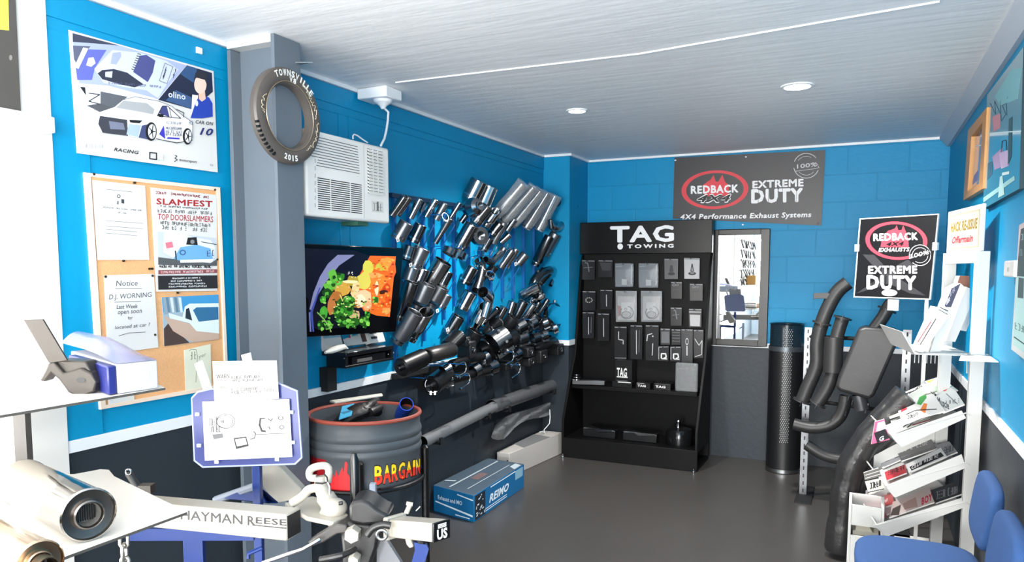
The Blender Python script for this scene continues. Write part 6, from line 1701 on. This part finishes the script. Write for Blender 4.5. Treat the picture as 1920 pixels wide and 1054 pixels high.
def chair(lbl, x0, yc, yaw=0):
    t = thing('chair', lbl, 'chair', (x0+.2, yc, 0), 'blue chairs along the right wall')
    R_ = Matrix.Rotation(yaw, 3, 'Z'); o = Vector((x0+.2, yc, 0)); T = lambda x, y, z: o+R_ @ Vector((x, y, z))
    X_, Y_ = R_ @ Vector((1, 0, 0)), R_ @ Vector((0, 1, 0)); Z_ = Vector((0, 0, 1))
    mb = MB(); pad(mb, T(0, 0, .44), X_*.205, Y_*.205, Z_*.022, fab); mb.build('seat', t, smooth=60)
    mb = MB(); pad(mb, T(.205, 0, .665), Y_*.20, (Z_*.115+X_*.015), -X_*.022, fab); mb.build('backrest', t, smooth=60)
    bl = M('chair_black_steel', '#121214', .35)
    for sx in (-1, 1):
        for sy in (-1, 1):
            mb = MB(); mb.tube([T(sx*.20, sy*.19, 0), T(sx*.17, sy*.17, .415)], .011, bl, 10); mb.build('leg', t)
    mb = MB(); mb.obox(T(0, 0, .412), X_*.17, Y_*.17, Z_*.006, bl); mb.build('seat_frame', t)
    mb = MB(); mb.tube(smooth_path([T(.10, 0, .405), T(.20, 0, .41), T(.238, 0, .46), T(.240, 0, .66)]), .014, bl, 10, flat=.5); mb.build('back_support', t)
    return t
chair('blue upholstered chair in front of the magazine rack, its whole seat edge in view', .0, 3.0)
chair('blue upholstered chair nearer the camera, only its backrest in the bottom right corner', -.01, 2.50)
# ================================================================ foreground: shelf unit, mufflers, hitch display
crm = M('cream_enamel', '#a09c92', .35, bump=.03, bscale=30)
dk = M('hitch_black', '#1b1b1c', .38, bump=.06, bscale=40)
bls = M('stand_blue_paint', '#062a6c', .35)
shm = M('white_melamine', '#d9d6d0', .4)
t = thing('shelf_unit', 'white two-level display shelf at the left edge carrying mufflers and a boxed kit', 'shelf unit', (-1.75, 1.0, 0))
ZU, ZL = 1.197, .943
q = [P(x, y, Z=ZU) for x, y in ((-260, 830), (0, 779), (310, 727), (225, 690), (90, 640), (-200, 640))]
mb = MB(); mb.prism(q, (0, 0, -.006), shm, C('#4b4945')); mb.build('upper_shelf', t)
q = [P(x, y, Z=ZL) for x, y in ((351, 960), (130, 1041), (-60, 1120), (-300, 1120), (-300, 880), (0, 893), (140, 889), (188, 880), (204, 881), (214, 893))]
mb = MB(); mb.prism(q, (0, 0, -.006), shm, C('#4b4945')); mb.build('lower_shelf', t)
c = P(42, 800, D=1.95)
mb = MB(); mb.obox((c.x, c.y, (ZU-.006)/2), RT*.016, Vector((-.43, .9, 0))*.012, Vector((0, 0, (ZU-.006)/2)), M('post_dark_grey', '#4e4b48', .4)); mb.build('post', t)
# boxed kit in clear packaging
pz = ZU+.001
NA, NB = P(221, 739, Z=pz), P(297, 728, Z=pz)
bk_ = (P(100, 692, Z=pz)-NA); bk_.z = 0; bk_ = bk_.normalized()*.42
t = thing('boxed_kit', 'long white and violet-blue carton with a clear lid lying on the upper shelf', 'carton', NA.lerp(NB, .5)+bk_*.5)
hN = .072
vio = M('violet_card', '#232a6e', .35)
mb = MB(); mb.hexa([NA, NB, NB+bk_, NA+bk_, NA+Vector((0, 0, hN)), NB+Vector((0, 0, hN)), NB+bk_+Vector((0, 0, hN*1.0)), NA+bk_+Vector((0, 0, hN))], M('white_card', '#b4b7c0', .5)); mb.build('tray', t, bevel=.003)
sd = (NA-NB).normalized()
mb = MB(); mb.prism([NA+sd*.001, NA+bk_*.85+sd*.001, NA+bk_*.85+Vector((0, 0, hN*.95))+sd*.001, NA+Vector((0, 0, hN*.98))+sd*.001], sd*.022, vio); mb.build('violet_sleeve', t, bevel=.004)
mb = MB(); lid = M('frosted_lid', '#8c8db4', .2, alpha=.75)
T0 = [NA+Vector((0, 0, hN)), NB+Vector((0, 0, hN)), NB+bk_*1.25+Vector((0, 0, hN)), NA+bk_*1.25+Vector((0, 0, hN))]
R = []
for k in range(9):
    f = k/8; p = T0[0].lerp(T0[1], f); q_ = T0[3].lerp(T0[2], f); h_ = .045*sn(PI*(f*.85+.1))
    R.append([p.lerp(q_, g/6)+Vector((0, 0, .002+h_*min(1, g/2.5))) for g in range(7)])
mb.rings(R, lid, closed=False); mb.build('clear_lid', t, smooth=70)
mb = MB(); o = NA.lerp(NB, .35); w_ = NB-NA; outw = Vector((-bk_.x, -bk_.y, 0)).normalized()*.0008
mb.poly([o+outw+Vector((0, 0, .03)), o+w_*.42+outw+Vector((0, 0, .03)), o+w_*.42+outw+Vector((0, 0, .048)), o+outw+Vector((0, 0, .048))], paper); mb.build('address_label', t)
# grey steel bracket
gs = M('bracket_grey_steel', '#45413d', .38, .5, bump=.05, bscale=50)
t = thing('tow_bracket', 'grey steel folded bracket with an oval hole standing on the upper shelf', 'bracket', P(125, 742, Z=pz))
pln = P(130, 738, Z=pz)
def br(pts, m, th=.03, name='plate', bev=.004, dd=0):
    q = [P(x, y, pl=(pln-Vector((FW.x, FW.y, 0)).normalized()*dd, Vector((FW.x, FW.y, 0)).normalized())) for x, y in pts]
    mb = MB(); mb.prism(q, Vector((FW.x, FW.y, 0)).normalized()*th, m); return mb.build(name, t, bevel=bev)
br([(44, 600), (80, 599), (126, 676), (92, 681)], gs, .006, 'flat_bar', .001, .0)
br([(74, 714), (90, 682), (100, 678), (118, 700), (150, 690), (170, 700), (180, 716), (176, 735), (160, 741), (140, 742), (128, 736), (110, 712), (96, 700), (84, 716)], gs, .035, 'folded_foot', .004, .0)
br([(96, 680), (112, 675), (160, 678), (172, 700), (150, 700), (120, 702)], gs, .05, 'upper_fold', .004, -.012)
q = P(152, 713, pl=(pln, Vector((FW.x, FW.y, 0)).normalized())); mb = MB(); mb.lathe(q-FW*.0008, -FW, [(0, .011), (.0006, .011), (.0006, .0005)], black, 20, u=RT, flat=.6); mb.build('oval_hole', t)
q = P(62, 652, D=1.9); mb = MB(); mb.tube([q-Vector((0, 0, .008)), q+Vector((0, 0, .008))], .005, blackm, 8)
# mufflers on the lower shelf
def muffler(lbl, A, B, r, m, inner, pipe_=None, recess=.03):
    d = (B-A).normalized(); L = (B-A).length
    t = thing('muffler', lbl, 'muffler', A.lerp(B, .5)-Vector((0, 0, r)))
    mb = MB(); mb.lathe(A, d, [(0, .001), (0, r*.9), (.003, r*1.03), (.010, r*1.03), (.012, r), (L-.012, r), (L-.010, r*1.03), (L-.002, r*1.03), (L, r*.97), (L-.006, r*.92)], m, 48); mb.build('shell', t, smooth=40)
    mb = MB(); mb.lathe(A+d*L, d, [(-.006, r*.92), (-.008, r*.62), (.0, r*.56), (.002, r*.50), (-.004, r*.46)], inner, 40); mb.build('end_ring', t)
    mb = MB(); mb.lathe(A+d*L, d, [(-.004, r*.46), (-recess, r*.40), (-recess, .001)], M('muffler_core', '#8c8984', .5, .6), 32)
    u, v = ortho(d)
    for k in range(-4, 5): mb.obox(A+d*(L-recess*.7)+u*k*r*.085, u*r*.018, v*r*.3, d*.002, void)
    mb.build('core', t)
    if pipe_:
        mb = MB(); e = A+d*L; mb.lathe(e, d, [(-.01, r*.46), (pipe_, r*.46), (pipe_, r*.41), (-.01, r*.38)], inner, 36); mb.build('outlet_pipe', t)
    return t
fwh = Vector((FW.x, FW.y, 0)).normalized()
A = P(44, 905, D=1.75); B = P(168, 974, D=1.52); r1 = .0535; A.z = B.z = ZL+r1*1.03+.001
muffler('polished chrome round muffler lying on the lower shelf', A, B, r1, M('mirror_chrome', '#c6c3be', .12, 1), M('brushed_end', '#8d8681', .28, 1))
A = P(-50, 980, D=1.46); B = P(74, 1030, D=1.30); r2 = .040; A.z = B.z = ZL+r2*1.03+.001
muffler('smaller warm-toned muffler with a protruding pipe at the bottom left corner', A, B, r2, M('warm_chrome', '#cfb89c', .2, 1), M('warm_end', '#a8927c', .28, 1), .03)
# chain under the lower shelf
cm = M('galvanised_chain', '#bcbab4', .3, 1)
c0 = P(232, 1004, D=1.62); c0.z = ZL-.03
t = thing('chain', 'short galvanised chain hanging below the lower shelf corner', 'chain', c0-Vector((0, 0, .14)))
for k in range(5):
    c = c0-Vector((0, 0, .030*k)); n = RT if k % 2 else fwh; u = Vector((0, 0, 1)); v = n.cross(u)
    pts = [c+u*(.010 if cs(a_) > 0 else -.010)+u*cs(a_)*.009+v*sn(a_)*.009 for a_ in [2*PI*j/16 for j in range(17)]]
    mb = MB(); mb.tube(pts, .0036, cm, 8); mb.build('chain_link', t)

# ---- towbar beam
A = P(262, 956, D=2.06); B = P(551, 983, D=1.90)
dzz = Vector((0, 0, .0345)); ax = (B-A)/2; side = ax.cross(Vector((0, 0, 1))).normalized()
if side.dot(FW) > 0: side = -side
dpt = side*.032
t = thing('towbar_beam', 'cream box-section towbar beam lettered HAYMAN REESE', 'towbar', A.lerp(B, .5)-dzz)
mb = MB(); c = A.lerp(B, .5); mb.obox(c, ax, dpt, dzz, crm); mb.build('box_tube', t, bevel=.005)
en = ax.normalized(); mb = MB(); mb.obox(B+en*.0006, en*.0006, dpt*.86, dzz*.86, M('tube_bore', '#1c1b1b', .7)); mb.build('open_bore', t)
a = Art(c+dpt+side*.0006, side).frame(220, 860, 5.053)
a.t('HAYMAN', (600, 574), (1185, 625), 92, K_, .016); a.t('R', (1235, 630), (1300, 636), 92, K_, .016); a.t('EESE', (1312, 612), (1602, 635), 60, K_, .016); a.l([(1270, 600), (1305, 632), (1600, 660)], 9, K_)
a.build('lettering', t)
# diagonal strut and plate
fpl = (P(540, 930, D=2.12), -fwh)
def slab(mb, pts, D, th, m, nrm=None):
    p0 = P(pts[0][0], pts[0][1], D=D); n = nrm or fwh
    q = [P(x, y, pl=(p0, n)) for x, y in pts]; mb.prism(q, n*th, m); return q
mb = MB(); slab(mb, [(470, 850), (500, 850), (566, 918), (560, 935), (530, 942), (516, 944), (494, 914)], 2.30, .04, crm)
tag(mb.build('support_strut', bevel=.003), 'cream diagonal strut running down from behind the blue sign to the towbar beam', 'strut')
# coupling head
t = thing('coupling_head', 'cream cast coupling with a loop handle on the end of the towbar', 'tow coupling', P(610, 965, D=1.95))
def pq(x, y, D=1.95): return P(560+x/4.503, 820+y/4.503, D=D)
mb = MB(); loop = smooth_path([pq(150, 345), pq(100, 340), pq(92, 290), pq(130, 255), pq(210, 240), pq(250, 260), pq(255, 310), pq(245, 380)], 4); mb.tube(loop, [.010]*len(loop), crm, 12); mb.build('loop_handle', t, smooth=60)
mb = MB(); neck = [pq(185, 330), pq(190, 375), pq(200, 430), pq(225, 500), pq(275, 580), pq(285, 640)]; mb.tube(smooth_path(neck), [.018]*4+[.019]*4+[.022]*4+[.027]*4+[.036]*4+[.040], crm, 20, flat=.85); mb.build('neck_casting', t, smooth=60)
mb = MB(); mb.ball(pq(300, 600, 1.93), .034, crm, 20, (1.0, 1, .8)); mb.build('ball_housing', t)
mb = MB(); arm = smooth_path([pq(175, 425), pq(90, 440), pq(30, 500), pq(-60, 560)]); mb.tube(arm, .012, crm, 12); mb.build('side_arm', t, smooth=60)
mb = MB(); zc = pq(280, 660).z; q = [Vector((v.x, v.y, zc)) for v in (pq(-120, 560, 2.02), pq(60, 600, 1.9), pq(290, 690, 1.86), pq(420, 640, 1.92), pq(330, 520, 2.02), pq(120, 500, 2.08))]
mb.prism(q, (0, 0, .012), crm); mb.build('base_plate', t, bevel=.004)
mb = MB(); mb.tube([pq(140, 385, 1.93), pq(200, 392, 1.925), pq(245, 378, 1.925), pq(240, 340, 1.925), pq(215, 310, 1.93)], .0022, blackm, 6); mb.tube([pq(245, 378, 1.92), pq(262, 420, 1.92), pq(262, 480, 1.92)], .003, satin, 6); mb.build('retaining_wire', t)
mb = MB(); mb.cyl(pq(285, 690), pq(288, 745), .013, crm, 6); mb.cyl(pq(340, 560, 1.9), pq(370, 555, 1.9), .005, dk, 8); mb.build('stud', t)
# black hitch head
t = thing('weight_distribution_hitch', 'black cast weight-distribution hitch head with pale hexagon bolts', 'tow hitch', P(660, 1054, D=1.85))
mb = MB(); slab(mb, [(653, 950), (660, 942), (676, 938), (692, 943), (704, 953), (716, 961), (729, 966), (729, 982), (704, 984), (680, 986), (655, 980)], 1.84, .10, dk); mb.build('upper_casting', t, bevel=.008)
mb = MB(); slab(mb, [(636, 985), (652, 980), (690, 984), (712, 992), (706, 1030), (696, 1056), (690, 1120), (640, 1120), (642, 1040)], 1.85, .10, dk); mb.build('lower_casting', t, bevel=.008)
mb = MB(); slab(mb, [(576, 1018), (592, 1006), (632, 982), (650, 985), (652, 1000), (632, 1002), (606, 1018), (588, 1024)], 1.84, .03, M('hitch_grey', '#3c3a38', .4)); mb.build('side_lug', t, bevel=.004)
for x, y, r in ((661, 1003, 15), (664, 1050, 11)):
    c = P(x, y, D=1.82); mb = MB(); u = RT; mb.lathe(c, -fwh, [(-.02, r*.00131), (.010, r*.00131), (.013, r*.00115), (.013, .0005)], crm, 6, u=Vector((RT.x*.9, RT.y*.9, .43))); mb.build('hexagon_bolt', t)
mb = MB(); top = P(664, 850, D=1.95); bot = Vector((top.x, top.y, P(664, 960, D=1.95).z)); mb.tube([bot, top-Vector((0, 0, .02)), top], [.012, .012, .006], M('black_leg_paint'), 14); mb.build('upright_lever', t)
mb = MB(); mb.tube(smooth_path([P(688, 1004, D=1.8), P(700, 990, D=1.8), P(718, 984, D=1.8), P(732, 986, D=1.8)]), .009, dk, 12); mb.build('curved_link', t, smooth=60)
mb = MB(); mb.torus(P(716, 1003, D=1.8), -fwh, .012, .004, satin, 20, 8); mb.build('shackle_ring', t)
mb = MB(); slab(mb, [(707, 1014), (723, 1011), (752, 1056), (768, 1090), (706, 1090)], 1.9, .02, M('grey_gusset', '#6e7075', .4)); mb.build('gusset', t)
mb = MB(); mb.tube([P(492, 1056, D=1.8), P(568, 1030, D=1.8), P(600, 1012, D=1.82)], .005, TM[0], 10); mb.build('spring_bar', t)
mb = MB(); mb.tube(smooth_path([P(600, 1050, D=1.75), P(640, 1042, D=1.75), P(665, 1030, D=1.8)]), .008, dk, 10); mb.build('spring_bar', t)
# receiver tube, right
A = P(738, 987, D=1.86); B = P(825, 995, D=1.72); ax = (B-A)/2; side = ax.cross(Vector((0, 0, 1))).normalized()
if side.dot(FW) > 0: side = -side
hz_ = Vector((0, 0, .0225)); sw = side*.024
t = thing('receiver_tube', 'short cream square hitch tube with a black end cap pointing right', 'tow hitch', A.lerp(B, .5)-hz_)
mb = MB(); mb.obox(A.lerp(B, .5), ax, sw, hz_, crm); mb.build('square_tube', t, bevel=.004)
mb = MB(); en = ax.normalized(); mb.obox(A+en*.006, en*.010, sw*1.25, hz_*1.3, crm); mb.build('collar', t, bevel=.004)
mb = MB(); mb.obox(B+en*.004, en*.004, sw*1.02, hz_*1.02, black); mb.build('end_cap', t, bevel=.002)
mb = MB(); o = B+en*.0086
for k in range(3):
    mb.obox(o+hz_*(.72-.16*k), en*.0004, sw*.5, hz_*.05, wp)
f4 = lambda x, y, k=0: o-sw.normalized()*0-sw*(x-.5)*-1.1*-1+hz_*(y*1.2-1.0)
vs, fs = text_mesh('US', .06); e1_ = en.cross(Vector((0, 0, 1))).normalized()
if e1_.dot(RT) < 0: e1_ = -e1_
mb.add([o+e1_*(x-.5)*.030+hz_*(-.8+1.05*y) for x, y in vs], fs, wp); mb.build('end_logo', t)
def pin(name, x, y, x2, y2, D, r, m):
    mb = MB(); mb.tube([P(x, y, D=D), P(x2, y2, D=D)], r, m, 10); mb.build(name, t)
pin('pin', 762, 962, 770, 944, 1.80, .006, crm)
mb = MB(); mb.tube([P(762, 944, D=1.8), P(774, 946, D=1.8)], .005, crm, 8); mb.build('pin_handle', t)
pin('clip_wire', 780, 958, 788, 950, 1.80, .0018, satin)
mb = MB(); slab(mb, [(758, 1006), (770, 1008), (776, 1026), (768, 1029), (762, 1022)], 1.8, .012, crm); mb.build('lower_latch', t, bevel=.003)
mb = MB(); slab(mb, [(776, 1017), (800, 1022), (804, 1030), (790, 1075), (766, 1075), (778, 1032)], 1.78, .01, bls); o_ = tag(mb.build('blue_strap'), 'blue strap hanging under the short cream hitch tube', 'strap')
mb = MB(); mb.ball(P(790, 1014, D=1.79), .012, blackm, 10); mb.ball(P(802, 1024, D=1.79), .010, blackm, 10) if False else None; tag(mb.build('knob'), 'black knob between the short cream hitch tube and the blue strap', 'knob')
# lever behind the lower shelf
t = thing('jockey_lever', 'small black lever with a bright tip behind the lower shelf corner', 'lever', P(262, 915, D=2.12))
mb = MB(); mb.tube([P(241, 886, D=2.12), P(258, 914, D=2.12)], .011, dk, 12); mb.build('lever_arm', t)
mb = MB(); mb.torus(P(241, 885, D=2.11), -fwh, .008, .003, chrome, 16, 6); mb.build('tip_ring', t)
mb = MB(); mb.obox(P(275, 916, D=2.12), RT*.018, fwh*.015, Vector((0, 0, .012)), gs); mb.build('mount', t)

# ---- blue display frame with the tilted board
DF = 2.2
t = thing('steel_stand', 'royal blue steel stand behind the towbar', 'frame', (P(480, 1000, D=DF).x, P(480, 1000, D=DF).y, 0))
def vpost(px, D, w_, m, zt, name='post'):
    c = P(px, 950, D=D); mb = MB(); mb.obox((c.x, c.y, zt/2), RT*w_, fwh*.012, Vector((0, 0, zt/2)), m); mb.build(name, t, bevel=.002); return c
c1 = vpost(484, DF, .012, bls, P(484, 870, D=DF).z)
c2 = vpost(362, 2.25, .030, bls, P(362, 985, D=2.25).z)
c3 = vpost(700, 2.45, .010, M('pale_grey_steel', '#9aa3b2', .4), P(700, 905, D=2.45).z)
mb = MB(); A = P(404, 938, D=2.3); B = P(478, 912, D=2.22); mb.tube([A, B], .012, C('#7f8896'), 8); mb.build('brace', t)
A = P(246, 1000, D=2.2); B = P(478, 985, D=DF); A.z = B.z = min(A.z, B.z); mb = MB(); mb.obox(A.lerp(B, .5), (B-A)/2, fwh*.015, Vector((0, 0, .018)), bls); mb.build('cross_bar', t)
mb = MB(); slab(mb, [(420, 935), (478, 908), (500, 944), (520, 944)], 2.24, .01, bls); mb.build('gusset', t)
mb = MB(); mb.tube([P(466, 1047, D=2.1), P(466, 1038, D=2.1), P(492, 1027, D=2.1)], .006, bls, 8); mb.build('hook', t)
A = P(484, 1000, D=DF); A.z = .02; B = P(700, 1000, D=2.45); B.z = .02; mb = MB(); mb.obox(A.lerp(B, .5), (B-A)/2, fwh*.02, Vector((0, 0, .02)), bls); mb.build('floor_bar', t)
C0 = P(362, 1000, D=2.25); C0.z = .02; mb = MB(); mb.obox(A.lerp(C0, .5), (A-C0)/2, fwh*.02, Vector((0, 0, .02)), bls); mb.build('floor_bar', t)
c = P(668, 1040, D=1.92); zz = P(664, 1120, D=1.85).z; mb = MB(); mb.obox((c.x, c.y, zz/2), RT*.03, fwh*.03, Vector((0, 0, zz/2)), bls); mb.build('post', t, bevel=.002)
bp_ = P(460, 800, D=2.16); bn = (-fwh+Vector((0, 0, .12))).normalized()
t = thing('display_board', 'violet-blue board with cut corners holding white sheets, on the blue frame', 'board', P(462, 875, D=2.16))
a = Art(bp_, bn).frame(340, 640, 2.546)
a.sheet([(45, 270), (75, 238), (140, 225), (460, 195), (555, 235), (578, 558), (545, 590), (100, 605), (58, 572)], M('board_rim', '#8d97b8', .4), .010); a.build('rim', t, bevel=.001)
a = Art(bp_+bn*.0008, bn).frame(340, 640, 2.546)
a.p([(52, 274), (80, 246), (140, 232), (456, 202), (548, 240), (570, 554), (540, 582), (104, 597), (66, 568)], M('board_violet_blue', '#1c2a6c', .4, var=.1, vscale=8)); a.build('blue_face', t)
for x, y in ((80, 348), (88, 497), (528, 338), (535, 482), (172, 575), (460, 562)):
    c = P(340+x/2.546, 640+y/2.546, pl=(bp_, bn)); mb = MB(); mb.obox(c+bn*.004, RT*.006, Vector((0, 0, .005)), bn*.004, C('#dfe2ee')); mb.build('clip', t, bevel=.001)
bp2 = bp_+bn*.012
a = Art(bp2, bn).frame(340, 640, 2.546)
a.sheet([(100, 288), (515, 276), (530, 552), (112, 570)], M('instruction_paper', '#b9b8b5', .7), .0015)
G1, G2 = C('#19191b'), C('#4b4b4d')
a.e(212, 382, 45, 36, G1, 0, 30, hole=.93); a.e(208, 384, 40, 30, G1, 0, 30, hole=.93); a.l([(168, 360), (168, 420)], 4, G1); a.scrib(130, 400, 165, 402, 30, G2, 3, 4, 3); a.scrib(145, 435, 200, 430, 26, G1, 4, 5, 4); a.t('fl', (190, 392), (205, 390), 16, G1, 0); a.p([(148, 445), (198, 440), (200, 460), (155, 468)], C('#5a5a5c'))
a.p([(250, 462), (310, 455), (322, 500), (262, 515)], G1); a.p([(257, 468), (306, 461), (314, 492), (266, 502)], C('#d8d8da'))
a.l([(330, 468), (350, 462), (355, 440), (345, 430)], 4, G1); a.l([(355, 445), (440, 442), (505, 440)], 3, G2)
a.l([(378, 368), (374, 400), (385, 428), (402, 430)], 9, G1); a.l([(378, 370), (400, 368)], 5, G1); a.l([(415, 370), (428, 380), (436, 368)], 4, G1); a.l([(418, 408), (425, 420)], 4, G1); a.e(475, 366, 13, 10, G1, 0, 16, hole=.7); a.e(480, 410, 12, 10, G1, 0, 16, hole=.7); a.l([(440, 360), (500, 355), (508, 435)], 1.5, C('#cccccc'))
tag(a.build('instruction_sheet'), 'white sheet with black line drawings of wiring parts on the blue board', 'sheet')
a = Art(bp2+bn*.003, bn).frame(340, 640, 2.546)
a.sheet([(148, 95), (455, 92), (466, 274), (158, 292)], C('#b3afaa', .7), .0015)
a.scrib(180, 130, 235, 128, 20, C('#8a817e'), 3, 4, 3); a.scrib(275, 135, 372, 132, 22, C('#b98f8c'), 4, 6, 3)
a.t('WARN', (168, 180), (230, 176), 22, C('#3f3a38'), .02); a.scrib(240, 178, 378, 174, 12, G2, 5, 16, 3); a.scrib(245, 194, 388, 190, 12, G2, 6, 16, 2.4); a.scrib(392, 180, 455, 176, 14, C('#7b7878'), 7, 6, 2.4)
a.t('TOWING', (172, 228), (216, 226), 14, C('#55524f'), 0); a.scrib(240, 236, 372, 232, 12, G2, 8, 15, 2.2); a.scrib(240, 250, 380, 246, 12, G2, 9, 15, 2.2); a.t('Today', (392, 240), (445, 238), 18, C('#4a4a4d'), 0)
tag(a.build('instruction_sheet'), 'white printed notice sheet standing up above the blue board', 'sheet')
a = Art(bp2-bn*.006, bn).frame(340, 640, 2.546); a.sheet([(62, 108), (100, 90), (146, 225), (104, 232)], paper, .003); tag(a.build('paper_strip'), 'narrow white card strip leaning left behind the notice sheet on the blue board', 'card')
a = Art(bp2-bn*.006, bn).frame(340, 640, 2.546); a.sheet([(285, 66), (330, 54), (342, 110), (298, 115)], C('#d7d9d6'), .003); tag(a.build('paper_tab'), 'small white tab poking up behind the notice sheet on the blue board', 'card')
# ---------------------------------------------------------------- sub-parts: fittings belong to the part that carries them
CARRY = {'header_lettering': ['header_board'], 'printed_front': ['card'], 'clear_pouch': ['card'], 'printed_face': ['edge_frame'], 'flame_artwork': ['barrel'], 'rim_edging': ['barrel'],
         'lettering': ['tyre', 'box_tube'], 'signatures': ['tyre'], 'inner_bead': ['tyre'], 'screen': ['case'], 'control_panel': ['front_panel'], 'outlet_louvre': ['front_panel'],
         'upper_vent': ['front_panel'], 'intake_grille': ['front_panel'], 'nut': ['band', 'rod'], 'bolt': ['flange', 'band', 'muffler_body'], 'price_label': ['sleeve'], 'clamp_band': ['sleeve'],
         'oval_hole': ['folded_foot'], 'end_logo': ['end_cap'], 'hand_slot': ['box'], 'printing': ['box'], 'lid_print': ['box'], 'perforations': ['casing'], 'top_hole': ['smoked_collar'],
         'clip': ['blue_face'], 'eyelet': ['block'], 'core': ['end_ring'], 'address_label': ['tray'], 'display': ['housing'], 'diffuser': ['trim_ring'], 'corner_clip': ['edge_frame'],
         'cable_gland': ['housing'], 'tray_wire': ['tray_floor'], 'front_lip': ['tray_floor'], 'bright_edge': ['tongue'], 'collar': ['inlet_pipe', 'square_tube'], 'hexagon_bolt': ['lower_casting'], 'printed_panel': ['board']}
order = {o: i for i, o in enumerate(COL.objects)}
for o in list(COL.objects):
    b = o.name.split('.')[0]
    if o.parent and o.parent.type == 'EMPTY' and b in CARRY:
        sib = [c for c in o.parent.children if c is not o and c.name.split('.')[0] in CARRY[b]]
        if sib:
            before = [c for c in sib if order[c] < order[o]]
            o.parent = max(before, key=lambda c: order[c]) if before else sib[0]
